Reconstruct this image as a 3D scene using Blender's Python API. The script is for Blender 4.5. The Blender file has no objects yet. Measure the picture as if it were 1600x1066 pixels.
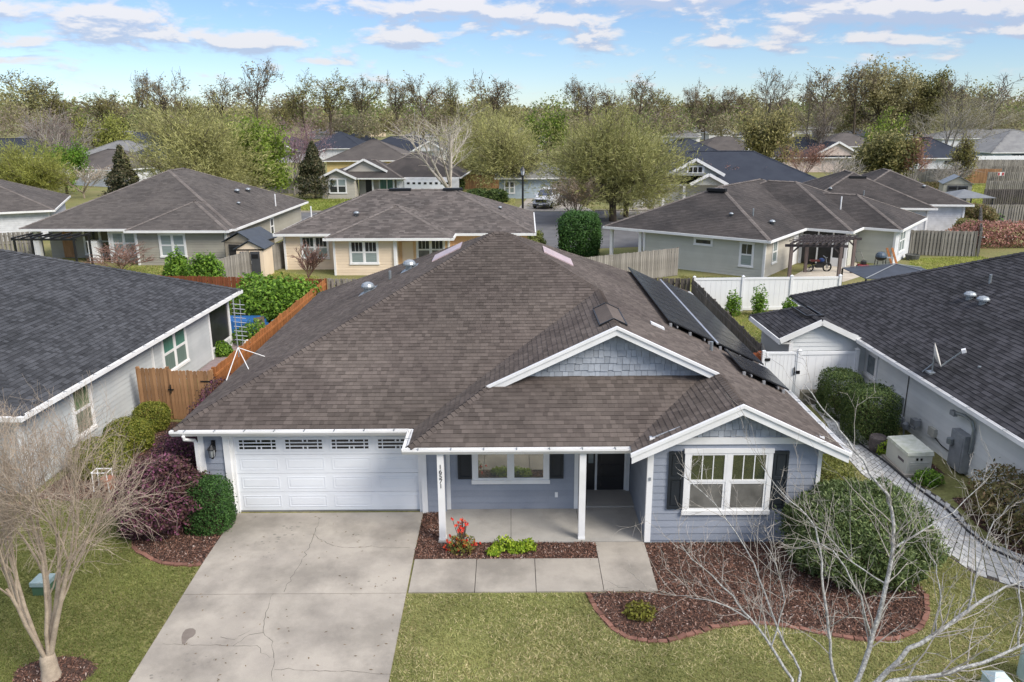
import bpy, math, random
import numpy as np
from mathutils import Vector, Matrix
rad = math.radians
S = bpy.context.scene
COL = S.collection
# ------------------------------------------------------------------ camera
F_PX, PITCH, ROLL, CAMZ = 1250.0, rad(15.85), rad(0.35), 10.3
CAM = np.array([0.0, 0.0, CAMZ])
_f = np.array([0, math.cos(PITCH), -math.sin(PITCH)])
_r = np.array([1.0, 0, 0]); _u = np.cross(_r, _f)
_c, _s = math.cos(ROLL), math.sin(ROLL)
_r, _u = _c * _r - _s * _u, _s * _r + _c * _u
cd = bpy.data.cameras.new('camera'); cam = bpy.data.objects.new('camera', cd); COL.objects.link(cam)
cd.sensor_width = 36.0; cd.lens = 36.0 * F_PX / 1600.0; cd.clip_start = 0.1; cd.clip_end = 9000
cam.matrix_world = Matrix(((_r[0], _u[0], -_f[0], 0), (_r[1], _u[1], -_f[1], 0), (_r[2], _u[2], -_f[2], CAMZ), (0, 0, 0, 1)))
S.camera = cam
# ------------------------------------------------------------------ sky, sun, exposure
SUN_EL, SUN_AZ = rad(41), rad(127)         # azimuth from +Y towards +X: softened sun from the right, a little in front of the house
SUN_W, SUN_ANG, SKY_W, EXPO = 1.55, rad(26), 0.054, 1.46
world = bpy.data.worlds.new('World'); S.world = world; world.use_nodes = True
wn = world.node_tree.nodes; wl = world.node_tree.links; wn.clear()
def wnode(t, **k):
    n = wn.new(t)
    for a, b in k.items(): setattr(n, a, b)
    return n
def wmath(op, a, b=None, c=None):
    n = wnode('ShaderNodeMath', operation=op)
    for i, v in enumerate((a, b, c)):
        if v is None: continue
        if isinstance(v, (int, float)): n.inputs[i].default_value = v
        else: wl.new(v, n.inputs[i])
    return n.outputs[0]
sky = wnode('ShaderNodeTexSky', sky_type='NISHITA', sun_disc=False)
sky.sun_elevation = SUN_EL; sky.sun_rotation = SUN_AZ; sky.air_density = 0.8; sky.dust_density = 0.15; sky.ozone_density = 1.6
tc = wnode('ShaderNodeTexCoord'); sep = wnode('ShaderNodeSeparateXYZ'); wl.new(tc.outputs['Generated'], sep.inputs[0])
az = wmath('ARCTAN2', sep.outputs[0], sep.outputs[1]); el = wmath('ARCSINE', sep.outputs[2])
def cloud_noise(off):
    cmb = wnode('ShaderNodeCombineXYZ')
    wl.new(wmath('MULTIPLY', az, 15.0), cmb.inputs[0]); wl.new(wmath('MULTIPLY', wmath('ADD', el, off), 42.0), cmb.inputs[1])
    nz = wnode('ShaderNodeTexNoise'); nz.inputs['Scale'].default_value = 1.0; nz.inputs['Detail'].default_value = 9
    nz.inputs['Roughness'].default_value = 0.58; nz.inputs['Distortion'].default_value = 0.25
    wl.new(cmb.outputs[0], nz.inputs['Vector'])
    return nz.outputs['Fac']
CLOUDS = [(700, 30, 130, 17, .30), (860, 46, 85, 13, .22), (640, 70, 58, 14, .26), (1060, 12, 190, 15, .30), (1290, 40, 110, 20, .30), (1490, 47, 150, 17, .26),
          (120, 52, 150, 18, .22), (260, 76, 120, 14, .22), (440, 84, 110, 14, .18), (1200, 78, 240, 14, .16), (1500, 13, 130, 9, .25), (60, 92, 70, 10, .16),
          (540, 104, 60, 8, .16), (930, 66, 130, 9, .14), (120, 0, 80, 5, .25), (1560, 75, 140, 8, .18), (105, 112, 60, 8, .18), (0, 22, 18, 14, .25)]
def density(off):
    d = wmath('MULTIPLY', wmath('SUBTRACT', cloud_noise(off), .5), 1.25)
    for (px, py, pw, ph, a) in CLOUDS:
        ca, ce = math.atan((px - 800) / (F_PX * .985)), (178 - (px - 800) * .0061 - py) / F_PX * .985
        u = wmath('MULTIPLY', wmath('SUBTRACT', az, ca), F_PX / pw)
        v = wmath('MULTIPLY', wmath('SUBTRACT', wmath('ADD', el, off), ce), F_PX / ph)
        r2 = wmath('ADD', wmath('MULTIPLY', u, u), wmath('MULTIPLY', v, v))
        d = wmath('ADD', d, wmath('MULTIPLY', wmath('POWER', 2.718, wmath('MULTIPLY', r2, -1.0)), a * 1.4))
    return d
# the soft, nearly shadowless light of the photograph means the cloud cover closes in overhead
over = wnode('ShaderNodeMapRange', interpolation_type='SMOOTHSTEP'); wl.new(el, over.inputs[0]); over.inputs[1].default_value = .15; over.inputs[2].default_value = .60; over.inputs[4].default_value = .24
d0 = density(0.0); d1 = density(0.009)
mask = wnode('ShaderNodeMapRange', interpolation_type='SMOOTHSTEP'); wl.new(wmath('ADD', d0, over.outputs[0]), mask.inputs[0]); mask.inputs[1].default_value = .04; mask.inputs[2].default_value = .27
shade = wnode('ShaderNodeMapRange', interpolation_type='SMOOTHSTEP'); wl.new(wmath('SUBTRACT', d0, d1), shade.inputs[0]); shade.inputs[1].default_value = -.08; shade.inputs[2].default_value = .09
ccol = wnode('ShaderNodeMix', data_type='RGBA'); ccol.inputs[6].default_value = (.17, .20, .265, 1); ccol.inputs[7].default_value = (.305, .295, .30, 1); wl.new(shade.outputs[0], ccol.inputs[0])
tint = wnode('ShaderNodeMix', data_type='RGBA', blend_type='MULTIPLY'); tint.inputs[0].default_value = 1; wl.new(sky.outputs[0], tint.inputs[6]); tint.inputs[7].default_value = (SKY_W * .74, SKY_W * .82, SKY_W * .95, 1)
# overcast luminance grows towards the zenith (CIE overcast sky: 1 + k sin el)
cup = wnode('ShaderNodeMix', data_type='RGBA', blend_type='MULTIPLY'); cup.inputs[0].default_value = 1; wl.new(ccol.outputs[2], cup.inputs[6]); lum = wmath('ADD', wmath('MULTIPLY', wmath('MAXIMUM', sep.outputs[2], 0.0), 1.7), .92); cl3 = wnode('ShaderNodeCombineColor'); [wl.new(lum, cl3.inputs[i]) for i in range(3)]; wl.new(cl3.outputs[0], cup.inputs[7])
fin = wnode('ShaderNodeMix', data_type='RGBA'); wl.new(wmath('MULTIPLY', mask.outputs[0], .85), fin.inputs[0]); wl.new(tint.outputs[2], fin.inputs[6]); wl.new(cup.outputs[2], fin.inputs[7])
bg = wnode('ShaderNodeBackground'); bg.inputs['Strength'].default_value = 1.0; wl.new(fin.outputs[2], bg.inputs[0])
wo = wnode('ShaderNodeOutputWorld'); wl.new(bg.outputs[0], wo.inputs[0])
sl = bpy.data.lights.new('sun', 'SUN'); sl.energy = SUN_W; sl.angle = SUN_ANG; sl.color = (1.0, .93, .83)
so = bpy.data.objects.new('sun', sl); COL.objects.link(so)
sdir = Vector((math.cos(SUN_EL) * math.sin(SUN_AZ), math.cos(SUN_EL) * math.cos(SUN_AZ), math.sin(SUN_EL)))
so.rotation_euler = sdir.to_track_quat('Z', 'Y').to_euler(); so.location = (60, 20, 60)
S.view_settings.view_transform = 'Standard'; S.view_settings.look = 'None'; S.view_settings.exposure = EXPO; S.view_settings.gamma = 1.0
S.view_settings.use_curve_mapping = False
S.cycles.use_denoising = True; S.cycles.max_bounces = 5; S.cycles.diffuse_bounces = 4; S.cycles.glossy_bounces = 3; S.cycles.transmission_bounces = 2
S.cycles.transparent_max_bounces = 4; S.cycles.caustics_reflective = False; S.cycles.caustics_refractive = False
# ------------------------------------------------------------------ surveying helpers: sight lines from the camera to a known depth / the terrain
def _ray(x, y): return _f + _r * (x - 800) / F_PX - _u * (y - 533) / F_PX
def at(x, y, Y):
    d = _ray(x, y); return CAM + d * (Y / d[1])
def atz(x, y, z):
    d = _ray(x, y); return CAM + d * ((z - CAMZ) / d[2])
YB = 17.1; GS = 0.05
def gz(y): return 0.0 if y >= YB else -(YB - max(y, -4.0)) * GS
def gnd(x, y):
    p = atz(x, y, 0.0)
    if p[1] >= YB: return p
    d = _ray(x, y); return CAM + d * ((-YB * GS - CAMZ) / (d[2] - GS * d[1]))
# ------------------------------------------------------------------ mesh builder
class MB:
    def __init__(s): s.v = []; s.f = []; s.c = []
    def add(s, vs, fs, r=None):
        o = len(s.v); s.v.extend([tuple(v) for v in vs]); s.f.extend([tuple(i + o for i in f) for f in fs])
        s.c.extend([random.random() if r is None else r] * len(fs)); return s
    def box(s, x0, x1, y0, y1, z0, z1, r=None):
        return s.add([(x0, y0, z0), (x1, y0, z0), (x1, y1, z0), (x0, y1, z0), (x0, y0, z1), (x1, y0, z1), (x1, y1, z1), (x0, y1, z1)],
                     [(0, 3, 2, 1), (4, 5, 6, 7), (0, 1, 5, 4), (1, 2, 6, 5), (2, 3, 7, 6), (3, 0, 4, 7)], r)
    def obox(s, c, a, b, d, r=None):
        c, a, b, d = map(Vector, (c, a, b, d))
        vs = [c + a * i + b * j + d * k for k in (-1, 1) for (i, j) in ((-1, -1), (1, -1), (1, 1), (-1, 1))]
        fs = [(0, 3, 2, 1), (4, 5, 6, 7), (0, 1, 5, 4), (1, 2, 6, 5), (2, 3, 7, 6), (3, 0, 4, 7)]
        if a.cross(b).dot(d) < 0: fs = [f[::-1] for f in fs]
        return s.add(vs, fs, r)
    def beam(s, p, q, w, h, up=(0, 0, 1), r=None):
        p, q = Vector(p), Vector(q); d = q - p; up = Vector(up)
        x = d.cross(up)
        if x.length < 1e-6: x = d.cross(Vector((1, 0, 0)))
        x.normalize(); y = x.cross(d).normalized()
        return s.obox((p + q) / 2, x * w / 2, y * h / 2, d / 2, r)
    def prism(s, poly, vec, r=None):
        n = len(poly); poly = [Vector(p) for p in poly]; vec = Vector(vec)
        nr = Vector((0, 0, 0))
        for i in range(n): nr += poly[i].cross(poly[(i + 1) % n])
        if nr.dot(vec) > 0: poly = poly[::-1]
        vs = poly + [p + vec for p in poly]
        fs = [tuple(range(n)), tuple(range(2 * n - 1, n - 1, -1))] + [(i, i + n, (i + 1) % n + n, (i + 1) % n) for i in range(n)]
        return s.add(vs, fs, r)
    def poly(s, pts, r=None): return s.add(pts, [tuple(range(len(pts)))], r)
    def tube(s, pts, rads, n=6, cap=True, r=None):
        pts = [Vector(p) for p in pts]
        if isinstance(rads, (int, float)): rads = [rads] * len(pts)
        vs = []; ref = None
        for i, p in enumerate(pts):
            d = (pts[min(i + 1, len(pts) - 1)] - pts[max(i - 1, 0)])
            if d.length < 1e-9: d = Vector((0, 0, 1))
            d.normalize()
            if ref is None: ref = Vector((0, 0, 1)) if abs(d.z) < .9 else Vector((1, 0, 0))
            a = d.cross(ref)
            if a.length < 1e-4: a = d.orthogonal()
            a.normalize(); b = d.cross(a); ref = a.cross(d)
            for k in range(n):
                t = 2 * math.pi * k / n; vs.append(p + (a * math.cos(t) + b * math.sin(t)) * rads[i])
        fs = []
        for i in range(len(pts) - 1):
            for k in range(n):
                a0, a1 = i * n + k, i * n + (k + 1) % n; fs.append((a0, a1, a1 + n, a0 + n))
        if cap: fs += [tuple(range(n - 1, -1, -1)), tuple(range((len(pts) - 1) * n, len(pts) * n))]
        return s.add(vs, fs, r)
    def lathe(s, c, prof, n=12, r=None):
        c = Vector(c); vs = []
        for (rr, z) in prof:
            for k in range(n):
                t = 2 * math.pi * k / n; vs.append(c + Vector((rr * math.cos(t), rr * math.sin(t), z)))
        fs = []
        for i in range(len(prof) - 1):
            for k in range(n):
                a0, a1 = i * n + k, i * n + (k + 1) % n; fs.append((a0, a1, a1 + n, a0 + n))
        fs += [tuple(range(n - 1, -1, -1)), tuple(range((len(prof) - 1) * n, len(prof) * n))]
        return s.add(vs, fs, r)
    def mesh(s, name, M=None, smooth=False):
        me = bpy.data.meshes.new(name)
        vs = s.v
        if M is not None: vs = [tuple(M @ Vector(v)) for v in vs]
        me.from_pydata(vs, [], s.f)
        a = me.attributes.new('rnd', 'FLOAT', 'FACE'); a.data.foreach_set('value', np.array(s.c, dtype=np.float32))
        if smooth: me.polygons.foreach_set('use_smooth', [True] * len(me.polygons))
        me.update(); return me
ROOTM = {}
def tag(o, label=None, cat=None, group=None, kind=None):
    if label: o['label'] = label
    if cat: o['category'] = cat
    if group: o['group'] = group
    if kind: o['kind'] = kind
    return o
def thing(name, label, cat, loc=(0, 0, 0), rz=0.0, group=None):
    o = bpy.data.objects.new(name, None); COL.objects.link(o); o.empty_display_size = .3
    o.location = loc; o.rotation_euler = (0, 0, rz); tag(o, label, cat, group)
    ROOTM[o.name] = Matrix.Translation(Vector(loc)) @ Matrix.Rotation(rz, 4, 'Z'); return o
def rootm(o):
    while o.parent is not None: o = o.parent
    return ROOTM[o.name]
def link(name, me, m, parent=None, label=None, kind=None):
    o = bpy.data.objects.new(name, me); COL.objects.link(o)
    if m is not None and not me.materials: me.materials.append(m)
    if parent is not None: o.parent = parent
    tag(o, label, kind=kind); return o
def part(parent, name, mb, m, local=False, smooth=False, label=None, kind=None):
    M = None if local else rootm(parent).inverted()
    return link(name, mb.mesh(name, M, smooth), m, parent, label, kind)
def solo(name, mb, m, label, cat, group=None, smooth=False, kind=None, loc=None):
    v = np.array(mb.v)
    if loc is None: loc = ((v[:, 0].min() + v[:, 0].max()) / 2, (v[:, 1].min() + v[:, 1].max()) / 2, v[:, 2].min())
    o = link(name, mb.mesh(name, Matrix.Translation(-Vector(loc)), smooth), m); o.location = loc
    ROOTM[o.name] = Matrix.Translation(Vector(loc)); return tag(o, label, cat, group, kind)
def struct(name, mb, m, parent=None):
    o = link(name, mb.mesh(name), m, parent)
    if parent is None: o['kind'] = 'structure'; ROOTM[o.name] = Matrix.Identity(4)
    return o
def copy_thing(src, loc, rz=0.0, scale=1.0, label=None):
    c = src.copy(); COL.objects.link(c); c.location = loc; c.rotation_euler = (0, 0, rz)
    c.scale = (scale,) * 3 if isinstance(scale, (int, float)) else scale
    if label: c['label'] = label
    def rec(a, b):
        for ch in a.children:
            d = ch.copy(); COL.objects.link(d); d.parent = b; rec(ch, d)
    rec(src, c); return c
def mesh_np(name, V, Fq, rnd):
    """V (n,3), Fq (m,k) polygons of k corners each, rnd (m)"""
    me = bpy.data.meshes.new(name); k = Fq.shape[1]
    me.vertices.add(len(V)); me.vertices.foreach_set('co', V.astype(np.float32).ravel())
    me.loops.add(Fq.size); me.loops.foreach_set('vertex_index', Fq.astype(np.int32).ravel())
    me.polygons.add(len(Fq)); me.polygons.foreach_set('loop_start', np.arange(0, Fq.size, k, dtype=np.int32))
    try: me.polygons.foreach_set('loop_total', np.full(len(Fq), k, dtype=np.int32))
    except Exception: pass
    me.update(calc_edges=True)
    a = me.attributes.new('rnd', 'FLOAT', 'FACE'); a.data.foreach_set('value', rnd.astype(np.float32)); return me
# ------------------------------------------------------------------ materials
MATS = {}
def _rndval(nt):
    at_ = nt.nodes.new('ShaderNodeAttribute'); at_.attribute_name = 'rnd'; oi = nt.nodes.new('ShaderNodeObjectInfo')
    ad = nt.nodes.new('ShaderNodeMath'); ad.operation = 'ADD'; nt.links.new(at_.outputs['Fac'], ad.inputs[0]); nt.links.new(oi.outputs['Random'], ad.inputs[1])
    fr = nt.nodes.new('ShaderNodeMath'); fr.operation = 'FRACT'; nt.links.new(ad.outputs[0], fr.inputs[0]); return fr.outputs[0]
def mat(name, col, col2=None, rough=.8, rnd=0.0, nscale=2.0, nlo=.4, nhi=.65, fine=0.0, fscale=90.0, bump=0.0, bscale=60.0, spec=.3, metal=0.0, ramp=None, stretch=None, blotch=None, emit=None):
    if name in MATS: return MATS[name]
    m = bpy.data.materials.new(name); m.use_nodes = True; nt = m.node_tree; N = nt.nodes; L = nt.links
    b = N['Principled BSDF']; b.inputs['Roughness'].default_value = rough; b.inputs['Specular IOR Level'].default_value = spec; b.inputs['Metallic'].default_value = metal
    tcn = N.new('ShaderNodeTexCoord'); vec = tcn.outputs['Object']
    if stretch:
        mp = N.new('ShaderNodeMapping'); mp.inputs['Scale'].default_value = stretch; L.new(vec, mp.inputs[0]); vec = mp.outputs[0]
    def noise(sc, det=4, rg=.6):
        n = N.new('ShaderNodeTexNoise'); n.inputs['Scale'].default_value = sc; n.inputs['Detail'].default_value = det; n.inputs['Roughness'].default_value = rg
        L.new(vec, n.inputs['Vector']); return n.outputs['Fac']
    def rng(v, a, b_, c, d):
        n = N.new('ShaderNodeMapRange'); L.new(v, n.inputs[0])
        for i, q in enumerate((a, b_, c, d)): n.inputs[i + 1].default_value = q
        return n.outputs[0]
    def mul(c, f):
        n = N.new('ShaderNodeMix'); n.data_type = 'RGBA'; n.blend_type = 'MULTIPLY'; n.inputs[0].default_value = 1
        L.new(c, n.inputs[6]); cb = N.new('ShaderNodeCombineColor'); [L.new(f, cb.inputs[i]) for i in range(3)]; L.new(cb.outputs[0], n.inputs[7]); return n.outputs[2]
    if ramp:
        cr = N.new('ShaderNodeValToRGB'); e = cr.color_ramp.elements
        while len(e) < len(ramp): e.new(.5)
        for i, (p, c) in enumerate(ramp): e[i].position = p; e[i].color = (*c, 1)
        L.new(_rndval(nt), cr.inputs[0]); out = cr.outputs[0]
        if nscale: out = mul(out, rng(noise(nscale), .3, .7, .78, 1.22))
    else:
        mx = N.new('ShaderNodeMix'); mx.data_type = 'RGBA'; mx.inputs[6].default_value = (*col, 1)
        mx.inputs[7].default_value = (*(col2 if col2 else [c * .82 for c in col]), 1)
        L.new(rng(noise(nscale), nlo, nhi, 0, 1), mx.inputs[0]); out = mx.outputs[2]
        if rnd: out = mul(out, rng(_rndval(nt), 0, 1, 1 - rnd, 1 + rnd))
    if blotch:                                   # (scale, lo, hi, darkest)
        out = mul(out, rng(noise(blotch[0], 6, .65), blotch[1], blotch[2], blotch[3], 1.0))
    if fine: out = mul(out, rng(noise(fscale, 2, .5), .3, .7, 1 - fine, 1 + fine))
    L.new(out, b.inputs['Base Color'])
    if bump:
        bp = N.new('ShaderNodeBump'); bp.inputs['Strength'].default_value = bump; bp.inputs['Distance'].default_value = .02
        L.new(noise(bscale, 3), bp.inputs['Height']); L.new(bp.outputs[0], b.inputs['Normal'])
    if emit: b.inputs['Emission Color'].default_value = (*col, 1); b.inputs['Emission Strength'].default_value = emit
    MATS[name] = m; return m
def leafmat(name, ramp, spec=.25, rough=.55, nscale=1.2, trans=.25):
    m = mat(name, (0, 0, 0), ramp=ramp, spec=spec, rough=rough, nscale=nscale)
    nt = m.node_tree; b = nt.nodes['Principled BSDF']
    if trans:
        tr = nt.nodes.new('ShaderNodeBsdfTranslucent'); nt.links.new(b.inputs['Base Color'].links[0].from_socket, tr.inputs[0])
        mx = nt.nodes.new('ShaderNodeMixShader'); mx.inputs[0].default_value = trans; nt.links.new(b.outputs[0], mx.inputs[1]); nt.links.new(tr.outputs[0], mx.inputs[2])
        nt.links.new(mx.outputs[0], nt.nodes['Material Output'].inputs[0])
    return m
def glassmat(name, col, rough=.04, spec=.6, col2=None, stretch=None, nscale=2):
    return mat(name, col, col2 or [c * .6 for c in col], rough=rough, spec=spec, nscale=nscale, stretch=stretch)
WHITE = mat('white_paint', (.78, .78, .78), (.70, .70, .69), rough=.5, nscale=1.5)
WHITE2 = mat('white_trim', (.76, .76, .75), (.64, .64, .62), rough=.55, nscale=.8, nlo=.35, nhi=.75)
VINYL = mat('white_vinyl', (.80, .81, .82), (.74, .75, .77), rough=.35, nscale=.7)
BLUE = mat('slate_blue_siding', (0.272, 0.298, 0.352), (0.246, 0.27, 0.32), rough=.7, rnd=.06, nscale=1.2, fine=.04, fscale=40)
BLUE_SHAKE = mat('slate_blue_shake', (0.360, 0.387, 0.427), (0.295, 0.321, 0.360), rough=.75, rnd=.14, nscale=5, fine=.08, fscale=120)  # siding paint, lightened in colour to offset the shade under the rakes
ROOF_M = mat('brown_grey_shingle', (0.128, 0.107, 0.094), (0.084, 0.069, 0.062), rough=.92, rnd=.23, nscale=.45, nlo=.38, nhi=.66, fine=.22, fscale=150, spec=.12, blotch=(.23, .36, .56, .66))
ROOF_L = mat('charcoal_blue_shingle', (0.059, 0.061, 0.067), (0.047, 0.049, 0.054), rough=.9, rnd=.36, nscale=.6, fine=.2, fscale=150, spec=.15)
ROOF_R = mat('charcoal_shingle', (0.048, 0.047, 0.052), (0.036, 0.036, 0.039), rough=.9, rnd=.38, nscale=.6, fine=.2, fscale=150, spec=.12)
ROOF_T = mat('taupe_shingle', (0.105, 0.094, 0.087), (0.08, 0.072, 0.068), rough=.92, rnd=.15, nscale=.5, fine=.15, fscale=60, spec=.1)
ROOF_P = mat('mottled_taupe_shingle', (0.122, 0.106, 0.098), (0.09, 0.08, 0.075), rough=.92, rnd=.30, nscale=.6, fine=.15, fscale=60, spec=.1)
ROOF_G = mat('dark_brown_shingle', (0.078, 0.069, 0.065), (0.048, 0.044, 0.043), rough=.92, rnd=.14, nscale=.35, nlo=.35, nhi=.62, fine=.15, fscale=60, spec=.1)
ROOF_N = mat('navy_shingle', (0.038, 0.044, 0.058), (0.032, 0.037, 0.050), rough=.9, rnd=.25, nscale=.8, spec=.12)
ROOF_K = mat('light_grey_shingle', (.19, .19, .185), (.15, .15, .15), rough=.9, rnd=.2, nscale=.8, spec=.12)
GREY_S = mat('pale_grey_siding', (0.460, 0.483, 0.489), (0.402, 0.425, 0.437), rough=.7, rnd=.05, nscale=.9)
PALEBLUE_S = mat('pale_blue_siding', (0.66, 0.675, 0.67), (0.61, 0.63, 0.63), rough=.7, rnd=.05, nscale=.9)
TAN_S = mat('khaki_siding', (0.348, 0.330, 0.282), (0.312, 0.294, 0.252), rough=.75, rnd=.05, nscale=.9)
PEACH_S = mat('cream_siding', (0.784, 0.647, 0.486), (0.728, 0.594, 0.448), rough=.7, rnd=.05, nscale=.9)
ORANGE_S = mat('apricot_siding', (0.728, 0.494, 0.286), (0.676, 0.455, 0.260), rough=.7, rnd=.04, nscale=.9)
SAGE_S = mat('sage_grey_siding', (0.511, 0.511, 0.455), (0.469, 0.469, 0.414), rough=.75, rnd=.05, nscale=.9)
BEIGE_S = mat('beige_siding', (.48, .45, .39), (.44, .41, .36), rough=.75, rnd=.04, nscale=.9)
YELLOW_S = mat('yellow_siding', (.60, .46, .20), rough=.75)
LBLUE_S = mat('light_blue_siding', (.36, .43, .48), rough=.75)
LGREEN_S = mat('pale_green_siding', (.46, .50, .42), rough=.75)
WHITE_S = mat('white_siding', (.62, .63, .65), rough=.75)
PINK_S = mat('pale_pink_siding', (.60, .50, .45), rough=.75)
DARK = mat('dark_void', (.012, .012, .013), rough=.6)
BLACKM = mat('black_metal', (.012, .012, .014), rough=.4, spec=.5)
SHUT = mat('shutter_green_black', (0.02, 0.025, 0.031), rough=.45, spec=.4)
GALV = mat('galvanised_metal', (.35, .38, .40), (.28, .31, .33), rough=.4, metal=.6, nscale=8)
GREYBOX = mat('grey_utility_paint', (.27, .285, .30), (.22, .235, .25), rough=.5, nscale=4)
GLASS_REF = mat('reflective_window', (.42, .42, .37), (.36, .36, .32), rough=.025, metal=.75, spec=.6)
GLASS_D = glassmat('window_glass', (.05, .055, .055))
GLASS_C = glassmat('window_glass_curtain', (.16, .20, .19), col2=(.24, .27, .25), stretch=(1, 1, .08), nscale=4)
GLASS_GRN = glassmat('window_glass_green_curtain', (.10, .24, .19), col2=(.05, .15, .12), stretch=(6, 6, .1), nscale=3)
GLASS_OLV = glassmat('window_glass_olive_curtain', (.17, .23, .13), col2=(.09, .14, .08), stretch=(6, 6, .1), nscale=3)
GLASS_SCR = glassmat('window_insect_screen', (.17, .165, .15), rough=.35, spec=.3)
GLASS_B = glassmat('window_glass_blinds', (.28, .33, .33), col2=(.20, .25, .25), stretch=(.2, .2, 8), nscale=4)
SCREEN = glassmat('porch_screen', (.028, .028, .030), rough=.3, spec=.4)
CONC = mat('concrete', (.375, .34, .29), (.305, .276, .238), rough=.85, rnd=.03, nscale=.9, fine=.06, fscale=70, bump=.12, bscale=120, blotch=(.5, .36, .56, .66))
CONC2 = mat('porch_concrete', (0.378, 0.360, 0.329), (0.324, 0.310, 0.284), rough=.8, rnd=.03, nscale=1.1, fine=.06, fscale=60, blotch=(.9, .3, .5, .82))
CRACK = mat('crack_dark', (0.14, 0.125, 0.105), rough=.95)
JOINT = mat('joint_soil', (.07, .06, .05), rough=.95)
ASPH = mat('asphalt', (.13, .13, .135), (.10, .10, .105), rough=.9, nscale=.6, fine=.1, fscale=40)
SOIL = mat('mulch_base', (0.083, 0.050, 0.038), (0.051, 0.032, 0.026), rough=.95, nscale=6, fine=.3, fscale=60)
MULCH = mat('mulch_chip', (0.000, 0.000, 0.000), rough=.9, spec=.1, nscale=0, ramp=[(0, (0.041, 0.026, 0.023)), (.35, (0.116, 0.061, 0.044)), (.7, (0.205, 0.107, 0.076)), (.93, (0.273, 0.172, 0.134)), (1, (0.464, 0.388, 0.347))])
GROUND = mat('ground_grass', (0.167, 0.173, 0.056), (0.217, 0.192, 0.081), rough=.95, nscale=.35, fine=.25, fscale=9, blotch=(.12, .35, .6, .8))
GRASS = leafmat('grass_blade', [(0, (.22, .25, .08)), (.3, (.37, .375, .145)), (.7, (.53, .50, .225)), (1, (.70, .60, .36))], nscale=.5, trans=.4, spec=.2)
GRASS_G = leafmat('grass_blade_green', [(0, (.12, .15, .04)), (.45, (.20, .225, .065)), (.8, (.275, .27, .095)), (1, (.38, .33, .15))], nscale=.5, trans=.4, spec=.2)
GRASS_B = leafmat('grass_blade_bright', [(0, (.22, .29, .06)), (.5, (.34, .38, .09)), (.85, (.44, .43, .14)), (1, (.52, .45, .2))], nscale=.4, trans=.4, spec=.2)
BRICK = mat('edging_brick', (0.23, 0.115, 0.085), (0.165, 0.08, 0.06), rough=.9, rnd=.22, nscale=5, fine=.15)
PAVER = mat('pale_paver', (.52, .51, .48), (.40, .40, .385), rough=.85, rnd=.24, nscale=5, fine=.08)
CEDAR = mat('stained_cedar', (.34, .135, .045), (.24, .090, .030), rough=.8, rnd=.20, nscale=2.5, stretch=(3, 3, .35), fine=.1, fscale=30)
CEDAR_L = mat('pale_cedar', (0.34, 0.19, 0.095), (0.22, 0.115, 0.055), rough=.8, rnd=.22, nscale=2.0, stretch=(3, 3, .5), fine=.1, fscale=30)
REDWOOD = mat('red_brown_fence', (.21, .070, .030), (.15, .05, .022), rough=.85, rnd=.2, nscale=3, stretch=(3, 3, .3))
GREYWOOD = mat('weathered_grey_fence', (.27, .25, .22), (.17, .155, .135), rough=.9, rnd=.25, nscale=2.5, stretch=(3, 3, .4), fine=.12, fscale=30)
DARKWOOD = mat('dark_weathered_fence', (.12, .105, .092), (.075, .066, .058), rough=.9, rnd=.25, nscale=2.5, stretch=(3, 3, .4), fine=.12, fscale=30)
PERG = mat('pergola_wood', (.06, .05, .052), (.045, .038, .04), rough=.7, nscale=3)
PERGPOST = mat('pergola_post', (.17, .13, .12), (.13, .10, .095), rough=.7, nscale=3)
SOLAR = mat('solar_glass', (.010, .011, .014), (.013, .014, .018), rough=.16, spec=.55, nscale=4)
ALU = mat('aluminium_rail', (.55, .56, .58), rough=.35, metal=.7)
BARK_W = mat('pale_bark', (.40, .37, .33), (.26, .235, .205), rough=.9, nscale=9, nlo=.35, nhi=.62, fine=.2, fscale=50)
BARK_L = mat('lichen_bark', (.44, .44, .42), (.20, .195, .185), rough=.9, nscale=22, nlo=.38, nhi=.6, fine=.25, fscale=90)
BARK_T = mat('tan_bark', (0.413, 0.338, 0.256), (0.294, 0.237, 0.181), rough=.85, nscale=6, fine=.12, fscale=50)
TWIG_T = mat('tan_twig', (0.390, 0.319, 0.247), (0.273, 0.221, 0.176), rough=.85, nscale=3)
TWIG_R = mat('reddish_twig', (.21, .125, .10), (.15, .09, .07), rough=.85, nscale=3)
TWIG_P = mat('mauve_twig', (.22, .15, .16), (.16, .11, .12), rough=.85, nscale=3)
BARK_D = mat('dark_bark', (.10, .078, .06), (.07, .055, .042), rough=.9, nscale=5)
print('core ok')
# ------------------------------------------------------------------ cladding: boards, shakes and shingles as clipped pieces on any plane
def clip_rect(poly, u0, u1, v0, v1):
    def cut(p, i, val, keep_ge):
        out = []
        for k in range(len(p)):
            a, b = p[k], p[(k + 1) % len(p)]
            ia = (a[i] >= val) if keep_ge else (a[i] <= val); ib = (b[i] >= val) if keep_ge else (b[i] <= val)
            if ia: out.append(a)
            if ia != ib:
                t = (val - a[i]) / (b[i] - a[i]); out.append((a[0] + (b[0] - a[0]) * t, a[1] + (b[1] - a[1]) * t))
        return out
    for (i, val, k) in ((0, u0, True), (0, u1, False), (1, v0, True), (1, v1, False)):
        poly = cut(poly, i, val, k)
        if len(poly) < 3: return None
    a = sum(poly[k][0] * poly[(k + 1) % len(poly)][1] - poly[(k + 1) % len(poly)][0] * poly[k][1] for k in range(len(poly))) / 2
    if abs(a) < 2e-4: return None
    return poly if a > 0 else poly[::-1]
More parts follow.
